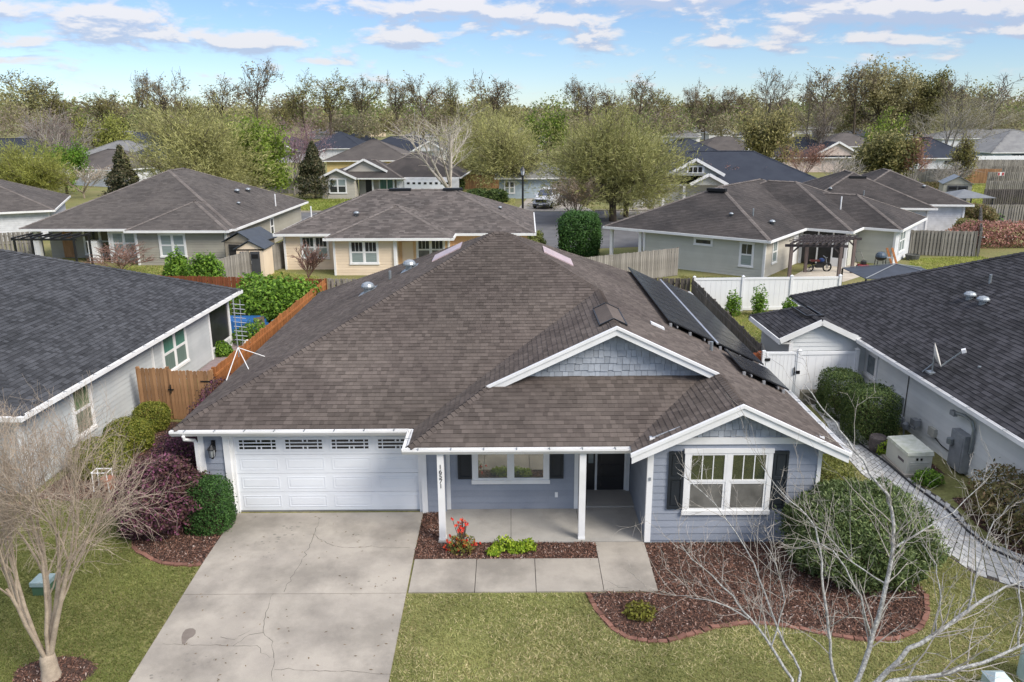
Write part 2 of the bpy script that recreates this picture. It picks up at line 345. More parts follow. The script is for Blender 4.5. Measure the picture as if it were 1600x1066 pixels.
class Plane:
    def __init__(s, O, U, V):
        s.O, s.U, s.V = Vector(O), Vector(U).normalized(), Vector(V).normalized(); s.N = s.U.cross(s.V).normalized()
    def to2(s, p): d = Vector(p) - s.O; return (d.dot(s.U), d.dot(s.V))
    def to3(s, u, v, h=0.0): return s.O + s.U * u + s.V * v + s.N * h
def piece(mb, pl, p2, v0, v1, hb, ht, hmin=-.004, r=None):
    n = len(p2); top = [pl.to3(u, v, hb + (ht - hb) * (v - v0) / (v1 - v0)) for u, v in p2]; bot = [pl.to3(u, v, hmin) for u, v in p2]
    mb.add(top + bot, [tuple(range(n))] + [((i + 1) % n, i, i + n, (i + 1) % n + n) for i in range(n)], r)
def shingle_cells(pl, poly3, expo, wmin, wmax, rng, vmax=None):
    p2 = [pl.to2(p) for p in poly3]; us = [p[0] for p in p2]; vs = [p[1] for p in p2]
    out = []; v = math.floor(min(vs) / expo) * expo
    while v < max(vs):
        row = clip_rect(p2, min(us) - 1, max(us) + 1, v, v + expo)
        if row:
            u = min(p[0] for p in row) - rng.uniform(0, wmax); ue = max(p[0] for p in row)
            while u < ue:
                w = rng.uniform(wmin, wmax); c = clip_rect(row, u + .002, u + w - .002, v + .001, v + expo)
                if c: out.append((pl, c, v, v + expo, rng.random()))
                u += w
        v += expo
    return out
def lay_shingles(parent, cells, m, n_single=300, local=False, hb=.016, ht=.004, name='shingle'):
    """the nearest n_single pieces become parts of their own, the rest one joined part"""
    M = rootm(parent) if local else Matrix.Identity(4)
    def dist(c):
        u = sum(p[0] for p in c[1]) / len(c[1]); v = sum(p[1] for p in c[1]) / len(c[1]); return (M @ c[0].to3(u, v) - Vector(CAM)).length
    cells = sorted(cells, key=dist); Mi = None if local else rootm(parent).inverted()
    for c in cells[:n_single]:
        mb = MB(); piece(mb, c[0], c[1], c[2], c[3], hb * (.8 + .5 * c[4]), ht, -.003, c[4]); link(name, mb.mesh(name, Mi), m, parent)
    mb = MB()
    for c in cells[n_single:]: piece(mb, c[0], c[1], c[2], c[3], hb * (.8 + .5 * c[4]), ht, -.003, c[4])
    if mb.v: part(parent, name + '_field', mb, m, local=local, kind='stuff')
def caps(mb, a, b, w=.15, step=.16, rise=.02, each=None):
    """hip and ridge caps: overlapping bent tiles from a up to b"""
    a, b = Vector(a), Vector(b); d = (b - a); n = max(1, int(d.length / step)); d /= n
    side = d.cross(Vector((0, 0, 1))).normalized(); dr = Vector((0, 0, -1))
    for i in range(n):
        p = a + d * i; q = p + d * 1.25; h0, h1 = rise + .018, rise
        vs = [p + side * w + dr * (.055 - h0), p + Vector((0, 0, h0 + .012)), p - side * w + dr * (.055 - h0), q + side * w + dr * (.055 - h1), q + Vector((0, 0, h1)), q - side * w + dr * (.055 - h1),
              p + side * w + dr * .1, p + dr * .03, p - side * w + dr * .1]
        m1 = mb if each is None else MB()
        m1.add(vs, [(0, 1, 4, 3), (1, 2, 5, 4), (6, 7, 1, 0), (7, 8, 2, 1)])
        if each is not None: part(each[0], 'hip_cap', m1, each[1])
def clad(parent, pl, poly3, kind, m, name, expo=.18, joined=False, local=False, rng=random, wr=(.1, .2), hb=.022, ht=.006):
    p2 = [pl.to2(p) for p in poly3]; us = [p[0] for p in p2]; vs = [p[1] for p in p2]; mbj = MB(); k = 0
    v = min(vs)
    while v < max(vs) - .01:
        if kind == 'board': cols = [(min(us) - 1, max(us) + 1)]
        else:
            cols = []; u = min(us) - rng.uniform(0, .1)
            while u < max(us): w = rng.uniform(*wr); cols.append((u, u + w)); u += w
        for (a, b) in cols:
            g = .004 if kind != 'board' else 0; dv = rng.choice((0, 0, .02, -.012)) if kind != 'board' else 0
            c = clip_rect(p2, a + g, b - g, max(v + dv, min(vs)), v + expo)
            if not c: continue
            mb = mbj if joined else MB(); r = rng.random(); q = rng.uniform(.85, 1.2) if kind != 'board' else 1
            piece(mb, pl, c, v, v + expo, hb * q, ht, -.002, r); k += 1
            if not joined: part(parent, name, mb, m, local=local)
        v += expo
    if joined and mbj.v: part(parent, name, mbj, m, local=local, kind='stuff')
def wallplane(p, q):
    """vertical plane through p,q seen with p at left"""
    p, q = Vector(p), Vector(q); return Plane(p, q - p, (0, 0, 1))
def window(parent, pl, u, v, w, h, cols=2, rows=2, grille=0, trim=.1, panes=(GLASS_D, GLASS_D), local=False, name='window', sash=.05, frame_m=None):
    """trim ring, sashes, glazing bars and panes; (u,v) lower left outer corner on the wall plane"""
    fm = frame_m or WHITE
    def bx(mb, u0, u1, v0, v1, h0, h1): mb.prism([pl.to3(u0, v0, h0), pl.to3(u1, v0, h0), pl.to3(u1, v1, h0), pl.to3(u0, v1, h0)], pl.N * (h1 - h0))
    mb = MB(); t = trim
    bx(mb, u, u + t, v + t, v + h - t, 0, .06); bx(mb, u + w - t, u + w, v + t, v + h - t, 0, .06)
    bx(mb, u - .02, u + w + .02, v + h - t, v + h, 0, .07); bx(mb, u - .02, u + w + .02, v, v + t, 0, .085)
    iw = (w - 2 * t); cw = iw / cols
    for c in range(1, cols): bx(mb, u + t + c * cw - .045, u + t + c * cw + .045, v + t, v + h - t, 0, .056)
    wo = part(parent, name, mb, fm, local=local)
    for c in range(cols):
        a = u + t + c * cw + (0.045 if c else 0); b = u + t + (c + 1) * cw - (.045 if c < cols - 1 else 0); rh = (h - 2 * t) / rows
        for r in range(rows):
            y0, y1 = v + t + r * rh, v + t + (r + 1) * rh; sm = MB(); k = .045 if r == rows - 1 else .035
            for q in ((a, b, y0, y0 + sash), (a, b, y1 - sash, y1), (a, a + sash, y0 + sash, y1 - sash), (b - sash, b, y0 + sash, y1 - sash)): bx(sm, *q, .02, k + .008)
            part(wo, 'sash', sm, fm, local=local)
            pm = MB(); bx(pm, a + sash, b - sash, y0 + sash, y1 - sash, 0.0, .03); part(wo, 'pane', pm, panes[0] if r == rows - 1 else panes[-1], local=local)
            if grille and r == rows - 1:
                for g in range(1, grille + 1):
                    gm = MB(); x = a + sash + (b - a - 2 * sash) * g / (grille + 1); bx(gm, x - .012, x + .012, y0 + sash, y1 - sash, .03, .04); part(wo, 'glazing_bar', gm, fm, local=local)
    return wo
# ------------------------------------------------------------------ roofs of the other houses (house-local coordinates)
def hip_planes(x0, x1, y0, y1, z0, s):
    w, d = x1 - x0, y1 - y0; t = min(w, d) / 2; zp = z0 + s * t
    if w >= d: A, B = Vector((x0 + t, y0 + t, zp)), Vector((x1 - t, y0 + t, zp))
    else: A, B = Vector((x0 + t, y0 + t, zp)), Vector((x0 + t, y1 - t, zp))
    c = [Vector((x0, y0, z0)), Vector((x1, y0, z0)), Vector((x1, y1, z0)), Vector((x0, y1, z0))]
    if w >= d: pls = [('front', [c[0], c[1], B, A]), ('right', [c[1], c[2], B]), ('back', [c[2], c[3], A, B]), ('left', [c[3], c[0], A])]; hips = [(c[0], A), (c[1], B), (c[2], B), (c[3], A)]
    else: pls = [('front', [c[0], c[1], A]), ('right', [c[1], c[2], B, A]), ('back', [c[2], c[3], B]), ('left', [c[3], c[0], A, B])]; hips = [(c[0], A), (c[1], A), (c[2], B), (c[3], B)]
    return pls, hips, (A, B)
def gable_planes(x0, x1, y0, y1, z0, s):
    m = (x0 + x1) / 2; zp = z0 + s * (x1 - x0) / 2
    a, b = Vector((m, y0, zp)), Vector((m, y1, zp))
    return [('left', [Vector((x0, y1, z0)), Vector((x0, y0, z0)), a, b]), ('right', [Vector((x1, y0, z0)), Vector((x1, y1, z0)), b, a])], [], (a, b)
EDIR = {'front': (1, 0, 0), 'right': (0, 1, 0), 'back': (-1, 0, 0), 'left': (0, -1, 0)}
def slope_plane(side, p0, s, z0=None):
    U = Vector(EDIR[side]); inw = Vector((-U.y, U.x, 0)); V = (inw + Vector((0, 0, s))).normalized(); p0 = Vector(p0)
    if z0 is not None: p0 = p0 - V * ((p0.z - z0) / V.z)
    return Plane(p0, U, V)
def house_roof(root, blocks, z0, s, m, cell=None, capm=None, n_single=0, fascia=True, seed=1):
    rng = random.Random(seed); deck = MB(); cp = MB(); fs = MB(); cells = []
    for (kind, x0, x1, y0, y1) in blocks:
        pls, hips, rd = (hip_planes if kind == 'hip' else gable_planes)(x0, x1, y0, y1, z0, s)
        for side, poly in pls:
            deck.prism(poly, (0, 0, -.06))
            if cell: cells += shingle_cells(slope_plane(side, poly[0], s), poly, cell[0], cell[1], cell[2], rng)
        for a, b in hips + [rd]:
            if (b - a).length > .4: caps(cp, a, b, .14 if cell else .17, .2 if n_single else .45, .03)
        if fascia:
            e = .14
            if kind == 'hip':
                fs.box(x0 - .09, x1 + .09, y0 - .09, y0 - .002, z0 - .17, z0 - .01); fs.box(x0 - .09, x1 + .09, y1 + .002, y1 + .09, z0 - .17, z0 - .01)
                fs.box(x0 - .09, x0 - .002, y0, y1, z0 - .168, z0 - .012); fs.box(x1 + .002, x1 + .09, y0, y1, z0 - .168, z0 - .012)
                fs.box(x0, x1, y0, y1, z0 - .15, z0 - .12)
            else:
                mx = (x0 + x1) / 2; zp = z0 + s * (x1 - x0) / 2
                for yy in (y0 - .03, y1 + .03):
                    for (a, b) in (((x0 - .05, yy, z0 - .05), (mx, yy, zp - .03)), ((mx, yy, zp - .03), (x1 + .05, yy, z0 - .05))): fs.beam(a, b, .05, .2)
                fs.box(x0 - .09, x0 - .002, y0, y1, z0 - .168, z0 - .012); fs.box(x1 + .002, x1 + .09, y0, y1, z0 - .168, z0 - .012)
    ro = part(root, 'roof', deck, m, local=True)
    if cells:
        if n_single: lay_shingles(root, cells, m, n_single, local=True)
        else:
            mb = MB()
            for c in cells: piece(mb, c[0], c[1], c[2], c[3], .014 * (.7 + .6 * c[4]), .003, -.002, c[4])
            part(ro, 'shingle_field', mb, m, local=True, kind='stuff')
    if cp.v: part(ro, 'ridge_cap', cp, capm or m, local=True, kind='stuff')
    if fs.v: part(root, 'gutter_and_fascia', fs, WHITE2, local=True)
    return ro
def saw_wall(root, p, q, h, m, expo=.19, z0=0.0):
    """a lapped-board wall from p to q (seen p at left), one mesh"""
    pl = wallplane((p[0], p[1], z0), (q[0], q[1], z0)); L = (Vector((q[0], q[1], 0)) - Vector((p[0], p[1], 0))).length; mb = MB(); n = max(1, int(round(h / expo))); e = h / n
    for i in range(n):
        c = [(0, i * e), (L, i * e), (L, (i + 1) * e), (0, (i + 1) * e)]; piece(mb, pl, c, i * e, (i + 1) * e, .022, .004, -.1)
    o = part(root, 'wall', mb, m, local=True); return pl, L
def corner_board(root, x, y, z0, z1, w=.11, m=None):
    part(root, 'corner_board', MB().box(x - w / 2, x + w / 2, y - w / 2, y + w / 2, z0, z1), m or WHITE, local=True)
def gable_wall(root, x0, x1, y, z0, s, m, drop=.0):
    mx = (x0 + x1) / 2
    part(root, 'gable_wall', MB().prism([(x0, y, z0 - .1), (x1, y, z0 - .1), (x1, y, z0), (mx, y, z0 + s * (x1 - x0) / 2 - .03), (x0, y, z0)], (0, .12, 0)), m, local=True)
def roof_vent(root, p, d=(0, -1, 0), sc=1.0, m=None, local=True):
    """goose-neck vent hood"""
    mb = MB(); p = Vector(p)
    mb.lathe(p, [(.13 * sc, -.1), (.13 * sc, .14 * sc), (.19 * sc, .15 * sc), (.19 * sc, .21 * sc), (.12 * sc, .27 * sc), (.02, .30 * sc)], 12)
    return part(root, 'roof_vent', mb, m or GALV, local=local, smooth=True)
def pipe_vent(root, p, h=.35, local=True, m=None):
    return part(root, 'vent_pipe', MB().tube([Vector(p) + Vector((0, 0, -.15)), Vector(p) + Vector((0, 0, h))], .05, 8), m or GALV, local=local)
# ------------------------------------------------------------------ fences
def board_mesh(name, w, h, t, dog=True):
    c = .03 if dog else 0
    return MB().prism([(-w / 2, 0, 0), (w / 2, 0, 0), (w / 2, 0, h - c), (w / 2 - c, 0, h), (-w / 2 + c, 0, h), (-w / 2, 0, h - c)], (0, t, 0)).mesh(name)
def fence(name, label, A, B, h, m, bw=.14, gap=.012, single=True, post_every=2.4, style='privacy', side=1, postm=None, zb=None, pickh=0.0, group=None, seed=3):
    rng = random.Random(seed); A = Vector((A[0], A[1], A[2] if len(A) > 2 else 0)); B = Vector((B[0], B[1], B[2] if len(B) > 2 else 0)); d = B - A; L = d.length; ang = math.atan2(d.y, d.x)
    r = thing(name, label, 'fence', (A + B) / 2, ang, group); x0 = -L / 2
    bm_ = board_mesh('fence_board', bw, h, .018); bm_.materials.append(m)
    n = int(L / (bw + gap)); jm = MB()
    for i in range(n):
        x = x0 + (i + .5) * L / n; y = -.03 * side if style == 'privacy' else (-.05 if i % 2 else .035)
        dz = rng.uniform(-.02, .02)
        if single and i < 300:
            o = link('fence_board', bm_, m, r); o.location = (x, y, .03 + dz); o.rotation_euler = (rng.uniform(-.008, .008), rng.uniform(-.008, .008), rng.uniform(-.03, .03))
        else: jm.box(x - bw / 2, x + bw / 2, y, y + .018, .03, h + dz)
    if jm.v: part(r, 'board_run', jm, m, local=True, kind='stuff')
    for z in (.3, h * .55, h - .25): part(r, 'rail', MB().box(x0, -x0, -.005, .035, z - .045, z + .045), postm or m, local=True)
    k = max(1, round(L / post_every))
    for i in range(k + 1):
        x = x0 + L * i / k; part(r, 'post', MB().box(x - .05, x + .05, .036 if style == 'privacy' else -.06, .13 if style == 'privacy' else .06, 0, h + .04), postm or m, local=True)
    return r
# ------------------------------------------------------------------ plants
def rand_dirs(rng, n):
    v = rng.normal(size=(n, 3)); return v / np.linalg.norm(v, axis=1, keepdims=True)
def leaves(pts, size, rng, asp=.5, up=0.0, outward=None, along=None, fold=.0):
    """a diamond leaf (2 triangles) at each point"""
    n = len(pts); nrm = rand_dirs(rng, n); nrm[:, 2] += up
    if outward is not None: nrm += outward
    nrm /= np.linalg.norm(nrm, axis=1, keepdims=True) + 1e-9
    t = rand_dirs(rng, n) if along is None else along + .35 * rand_dirs(rng, n)
    a = t - nrm * np.sum(t * nrm, axis=1, keepdims=True); a /= np.linalg.norm(a, axis=1, keepdims=True) + 1e-9
    b = np.cross(nrm, a); sz = (size * rng.uniform(.6, 1.3, n))[:, None]
    V = np.empty((n, 4, 3)); V[:, 0] = pts - a * sz; V[:, 1] = pts + b * sz * asp; V[:, 2] = pts + a * sz; V[:, 3] = pts - b * sz * asp
    return V.reshape(-1, 3), np.arange(4 * n).reshape(-1, 4)
def lump(p, seed, k=1.0):
    r = np.random.default_rng(seed); o = np.zeros(len(p))
    for _ in range(6):
        w = r.normal(size=3) * 2.6 * k; o += np.sin(p @ w + r.uniform(0, 6.3))
    return o / 6
def shrub_points(n, R, rng, seed, box=2.0, depth=.28, rough=.10, lk=1.0, flat=.0):
    """points in the outer shell of a lumpy superellipsoid standing on z=0; returns points and outward normals"""
    d = rand_dirs(rng, n * 2); d = d[d[:, 2] > -.72][:n]
    f = (np.abs(d) ** box).sum(1) ** (-1 / box)
    q = d * f[:, None]; rr = (1 - depth * rng.random(len(q)) ** 1.7) * (1 + rough * lump(q * 1.6, seed, lk) * 2.0 + rough * 1.3 * lump(q * 4.5, seed + 9, lk)); rr *= np.where(rng.random(len(q)) < .05, rng.uniform(1.0, 1.16, len(q)), 1)
    p = q * rr[:, None] * np.array(R); p[:, 2] += R[2] * .72
    return p[p[:, 2] > .0], d[p[:, 2] > .0]
def put_mesh(parent, name, V, Fq, rnd, m): return link(name, mesh_np(name, V, Fq, rnd), m, parent)
def shrub(name, label, loc, R, n, leaf, m, seed=1, box=2.2, depth=.3, rough=.10, asp=.5, up=.3, cat='shrub', core=None, stems=True, lk=1.0, group=None, rz=0.0, tuft=None):
    rng = np.random.default_rng(seed); r = thing(name, label, cat, loc, rz, group)
    p, d = shrub_points(n, R, rng, seed, box, depth, rough, lk)
    V, Fq = leaves(p, leaf, rng, asp, up, d * .8, along=(d + np.array([0, 0, tuft])) if tuft is not None else None)
    put_mesh(r, 'foliage', V, Fq, rng.random(len(Fq)), m)
    if stems:
        mb = MB(); R2 = random.Random(seed)
        for i in range(7):
            a = R2.uniform(0, 6.28); x, y = math.cos(a), math.sin(a)
            mb.tube([(x * .06, y * .06, -.02), (x * R[0] * .3, y * R[1] * .3, R[2] * .6), (x * R[0] * .65, y * R[1] * .65, R[2] * 1.25)], [.03, .02, .008], 4)
        part(r, 'stem', mb, BARK_D, local=True)
    return r
def grow(rng, p, d, L, r, lev, P, out):
    n = P['seg'][lev]; pts = [p]; rs = [r]; dirs = [d]
    for i in range(n):
        w = P['wig'][lev]
        d = (d + Vector((rng.gauss(0, w), rng.gauss(0, w), rng.gauss(0, w) + P['trop'][lev]))).normalized()
        p = p + d * (L / n); pts.append(p); rs.append(r * (1 - (1 - P['tap']) * (i + 1) / n)); dirs.append(d)
    out.append((pts, rs, lev))
    if lev < P['max']:
        k = P['kids'][lev]; k = k if isinstance(k, int) else rng.randint(*k)
        for j in range(k):
            t = P['start'][lev] + (1 - P['start'][lev]) * ((j + rng.random()) / k); x = t * n; i = min(int(x), n - 1); q = pts[i].lerp(pts[i + 1], x - i)
            dd = dirs[i + 1]; ax = dd.orthogonal().normalized(); ax = Matrix.Rotation(rng.uniform(0, 6.283), 3, dd) @ ax
            nd = Matrix.Rotation(rng.uniform(*P['ang'][lev]), 3, ax) @ dd
            grow(rng, q, nd, L * rng.uniform(*P['lr'][lev]), max(rs[i] * P['rr'][lev], P.get('rmin', .004)), lev + 1, P, out)
def limbs_mesh(out, sides=(8, 6, 4, 3, 3, 3), levs=None, pick=None):
    mb = MB()
    for pts, rs, lev in out:
        if levs and lev not in levs: continue
        mb.tube(pts, rs, sides[lev], cap=False)
    return mb
def tips_of(out, levs, step=.3, rng=random):
    P_, D_ = [], []
    for pts, rs, lev in out:
        if lev not in levs: continue
        for a, b in zip(pts[:-1], pts[1:]):
            L = (b - a).length; n = max(1, int(L / step))
            for i in range(n): q = a.lerp(b, rng.random()); P_.append(q[:]); D_.append(((b - a) / max(L, 1e-6))[:])
    return np.array(P_), np.array(D_)
# ------------------------------------------------------------------ terrain, drive, walks, beds
def half(poly, keep_far):
    ys = [p[1] for p in poly]; xs = [p[0] for p in poly]
    return clip_rect(list(poly), min(xs) - 1, max(xs) + 1, YB if keep_far else min(ys) - 1, max(ys) + 1 if keep_far else YB)
def sheet(mb, poly, h, thick=0.0):
    for far in (True, False):
        c = half(poly, far)
        if not c: continue
        top = [(x, y, gz(y) + h) for x, y in c]
        if thick: mb.prism([(x, y, z - thick) for x, y, z in top], (0, 0, thick))
        else: mb.poly(top)
    return mb
g = MB(); xs = [-4000, -600, -100, -16, 16, 100, 600, 4000]; ys = [-120, -4, YB, 60, 140, 400, 1200, 7000]
vs = [(x, y, gz(y)) for y in ys for x in xs]; nx = len(xs)
g.add(vs, [(j * nx + i, j * nx + i + 1, (j + 1) * nx + i + 1, (j + 1) * nx + i) for j in range(len(ys) - 1) for i in range(nx - 1)])
struct('ground', g, GROUND)
struct('front_street', sheet(MB(), [(-200, -12), (200, -12), (200, -4.5), (-200, -4.5)], .01), ASPH)
# the street behind the back neighbours and its driveways
struct('back_street', MB().poly([(x, y, .012) for x, y in [(-90, 78), (-20, 74.5), (2.2, 72), (2.6, 62), (12, 64), (14, 74), (60, 80), (60, 88), (14, 88), (-20, 88.5), (-90, 91)]]), ASPH)
struct('van_driveway', MB().poly([(x, y, .018) for x, y in [(.5, 88.4), (9, 88.4), (7.2, 104), (2.2, 104)]]), CONC)
struct('side_driveway', MB().poly([(x, y, .018) for x, y in [(8, 82), (26, 84), (30, 97), (14, 93)]]), CONC)
kb = MB()
for a, b in (((-90, 91.2), (-20, 88.8)), ((-20, 88.8), (.4, 88.5)), ((9.2, 88.2), (60, 88.2)), ((-90, 77.6), (-20, 74.1)), ((-20, 74.1), (2, 71.7))): kb.beam((*a, .06), (*b, .06), .3, .13)
struct('kerb', kb, CONC)
def slab(parent, name, poly, h, m, thick=.05):
    mb = sheet(MB(), poly, h, thick); return link(name, mb.mesh(name), m, parent)
DX0, DX1 = -7.42, -2.41
drive = struct('driveway', sheet(MB(), [(DX0 + .01, -4.4), (DX1 - .01, -4.4), (DX1 - .01, 19.40), (DX0 + .01, 19.40)], .006), JOINT)
for y0, y1 in ((15.745, 19.41), (10.6, 15.73), (5.5, 10.585), (.4, 5.485), (-4.4, .385)): slab(drive, 'slab', [(DX0, y0), (DX1, y0), (DX1, y1), (DX0, y1)], .032, CONC)
def cracks(parent, lines, w=.007, h=.0345, seed=2):
    rng = random.Random(seed); mb = MB()
    for L in lines:
        P = [gnd(*p)[:2] for p in L]; pts = []
        for a, b in zip(P[:-1], P[1:]):
            n = max(2, int(np.linalg.norm(b - a) / .11)); nrm = np.array([-(b - a)[1], (b - a)[0]]) / (np.linalg.norm(b - a) + 1e-9)
            for i in range(n): pts.append(a + (b - a) * i / n + nrm * rng.gauss(0, .022))
        pts.append(P[-1])
        for a, b in zip(pts[:-1], pts[1:]):
            d = (b - a) / (np.linalg.norm(b - a) + 1e-9); nn = np.array([-d[1], d[0]]); wa = w * rng.uniform(.25, 1.0); q = [a - nn * wa - d * .008, b - nn * wa + d * .008, b + nn * wa + d * .008, a + nn * wa - d * .008]
            mb.poly([(x, y, gz(y) + h) for x, y in q])
    link('crack', mb.mesh('crack'), CRACK, parent)['kind'] = 'stuff'
cracks(drive, [[(500, 810), (492, 838), (480, 865), (468, 885), (450, 915), (444, 927)], [(492, 838), (520, 855), (545, 858), (580, 856), (640, 858)], [(425, 930), (419, 945), (413, 960), (411, 990), (424, 1005), (428, 1030), (426, 1066)],
                [(411, 990), (390, 995), (376, 1003), (364, 1012), (400, 1012), (412, 1020), (422, 1030)], [(364, 1012), (330, 1010), (290, 1010), (255, 1008)], [(345, 998), (365, 1000), (390, 988)], [(430, 1048), (490, 1050), (560, 1052), (610, 1056)]])
sp = [gnd(x, y) for x, y in [(284, 1003), (285, 1009), (289, 1009), (292, 1004), (296, 1000), (302, 997), (306, 992), (306, 987), (302, 984), (296, 984), (290, 986), (286, 991), (284, 997)]]
link('oil_stain', MB().poly([(p[0], p[1], gz(p[1]) + .0342) for p in sp][::-1]).mesh('oil_stain'), mat('oil_stain', (.19, .16, .135), rough=.6, nscale=9), drive)
# leaf litter and small drips on the concrete
rd = random.Random(31); lit = MB()
for i in range(150):
    x, y = rd.uniform(DX0 + .1, DX1 - .1), rd.uniform(10, 19.2); a = rd.uniform(0, 6.3); w, l = rd.uniform(.008, .02), rd.uniform(.015, .045)
    lit.poly([(x + l * math.cos(a + t) * (1 if k % 2 == 0 else w / l), y + l * math.sin(a + t) * (1 if k % 2 == 0 else w / l), gz(y) + .0352 + rd.uniform(0, .004)) for k, t in enumerate((0, 1.57, 3.14, 4.71))])
link('leaf_litter', lit.mesh('leaf_litter'), mat('litter_brown', (.12, .085, .055), (.20, .14, .08), rough=.9, rnd=.4), drive)['kind'] = 'stuff'
dp = MB()
for (cx, cy, r0) in ((-6.0, 18.3, .16), (-5.7, 18.6, .10), (-6.25, 17.9, .09), (-3.9, 18.2, .08), (-6.4, 13.6, .14), (-6.9, 13.2, .10), (-3.0, 16.1, .09), (-5.95, 17.2, .07)):
    for j in range(9):
        x, y, r_ = cx + rd.gauss(0, r0 * 1.6), cy + rd.gauss(0, r0 * 1.2), r0 * rd.uniform(.08, .38); dp.poly([(x + r_ * rd.uniform(.7, 1.2) * math.cos(t), y + r_ * rd.uniform(.5, .9) * math.sin(t), gz(y) + .0338 + j * .00005) for t in np.linspace(0, 5.6, 9)])
link('oil_drip', dp.mesh('oil_drip'), mat('drip_grey', (.235, .215, .185), rough=.75, nscale=9), drive)['kind'] = 'stuff'
walk = struct('front_walk', sheet(MB(), [(DX1 + .06, 15.78), (3.24, 15.78), (3.24, 17.04), (DX1 + .06, 17.04)], .006), JOINT)
for x0, x1, y0, y1 in ((DX1 + .045, -.885, 15.77, 17.05), (-.87, .505, 15.77, 17.05), (.52, 2.03, 15.77, 17.05), (2.045, 3.25, 15.77, 17.80)): slab(walk, 'slab', [(x0, y0), (x1, y0), (x1, y1), (x0, y1)], .032, CONC)
porch = struct('porch_floor', MB().box(-1.86, 3.3, 17.84, 20.6, -.1, .02), JOINT)
for x0, x1, y0, y1 in ((-1.87, -.06, 17.82, 19.57), (-.05, 1.70, 17.82, 19.57), (1.712, 3.30, 17.82, 20.61)): slab(porch, 'slab', [(x0, y0), (x1, y0), (x1, y1), (x0, y1)], .038, CONC2, .1)
# planting beds
BED_R = [(3.26, 17.78), (3.26, 15.75), (1.66, 15.74), (1.75, 15.3), (1.89, 14.9), (2.06, 14.55), (2.28, 14.28), (2.65, 14.12), (3.12, 14.11), (3.7, 14.32), (4.28, 14.56), (4.85, 14.66), (5.38, 14.65), (5.9, 14.5), (6.35, 14.34), (7.1, 14.12), (7.86, 14.13), (8.5, 14.45), (8.91, 14.94), (9.2, 15.6), (9.25, 16.6), (8.7, 18.0), (8.0, 19.0), (7.44, 19.0), (7.44, 17.78)]
BED_M = [(-2.40, 17.06), (2.04, 17.06), (2.04, 17.82), (-1.88, 17.82), (-1.88, 19.43), (-2.40, 19.43)]
BED_L = [(-7.43, 19.43), (-7.43, 16.89), (-7.96, 16.89), (-8.35, 16.95), (-8.67, 17.11), (-9.1, 17.4), (-9.46, 17.74), (-9.75, 18.3), (-9.9, 20), (-9.9, 26.1), (-8.22, 26.1), (-8.22, 19.43)]
BED_N = [(-12.9, 26), (-12.2, 26.2), (-10.9, 26), (-10.6, 24.5), (-10.7, 22.5), (-11.0, 20.6), (-12.2, 20.2), (-13.5, 20.4)]
BED_RS = [(11.75, 21.6), (12.75, 21.6), (12.7, 27.4), (11.7, 27.4)]
BED_RF = [(11.95, 15.2), (14, 15.2), (14, 20.1), (12.15, 20.1), (12.0, 18.6), (12.1, 17.5)]
BED_T = [(-9.0 + .75 * math.cos(a) * (1 + .15 * math.sin(3 * a)), 13.2 + .6 * math.sin(a)) for a in np.linspace(0, 6.1, 16)]
def inpoly(P, poly):
    x, y = P[:, 0], P[:, 1]; c = np.zeros(len(P), bool); n = len(poly); j = n - 1
    for i in range(n):
        xi, yi = poly[i]; xj, yj = poly[j]
        with np.errstate(divide='ignore', invalid='ignore'): c ^= ((yi > y) != (yj > y)) & (x < (xj - xi) * (y - yi) / (yj - yi + 1e-12) + xi)
        j = i
    return c
def gzv(y): return np.where(y >= YB, 0, -(YB - np.maximum(y, -4)) * GS)
def scatter(rng, poly, dens, excl=()):
    p = np.array(poly); lo, hi = p.min(0), p.max(0); n = int((hi - lo).prod() * dens); P = rng.uniform(lo, hi, (n, 2)); k = inpoly(P, poly)
    for e in excl: k &= ~inpoly(P, e)
    return P[k]
def tri_fill(poly, h):
    """any outline as a triangulated sheet following the terrain"""
    import mathutils
    mb = MB()
    for far in (True, False):
        c = half(poly, far)
        if not c: continue
        pts = [Vector((x, y, gz(y) + h)) for x, y in c]; tr = mathutils.geometry.tessellate_polygon([pts]); mb.add(pts, [t if (pts[t[1]] - pts[t[0]]).cross(pts[t[2]] - pts[t[0]]).z > 0 else t[::-1] for t in tr])
    return mb
def mulch(name, poly, dens=900, seed=1, size=.036, excl=()):
    o = struct(name, tri_fill(poly, .006), SOIL); rng = np.random.default_rng(seed); P = scatter(rng, poly, dens, excl); n = len(P)
    P = P + rng.normal(0, .035, P.shape); pts = np.column_stack([P, gzv(P[:, 1]) + rng.uniform(.008, .035, n)]); V, Fq = leaves(pts, size, rng, .32, up=1.2)
    c = link('wood_chips', mesh_np('wood_chips', V, Fq, rng.random(n)), MULCH, o); c['kind'] = 'stuff'; return o
mulch('mulch_bed', BED_R, 1300, 1); mulch('mulch_bed', BED_M, 1500, 2); mulch('mulch_bed', BED_L, 1100, 3); mulch('mulch_bed', BED_N, 500, 4); mulch('mulch_bed', BED_RS, 500, 5); mulch('mulch_bed', BED_RF, 700, 6); mulch('mulch_ring', BED_T, 1100, 7)
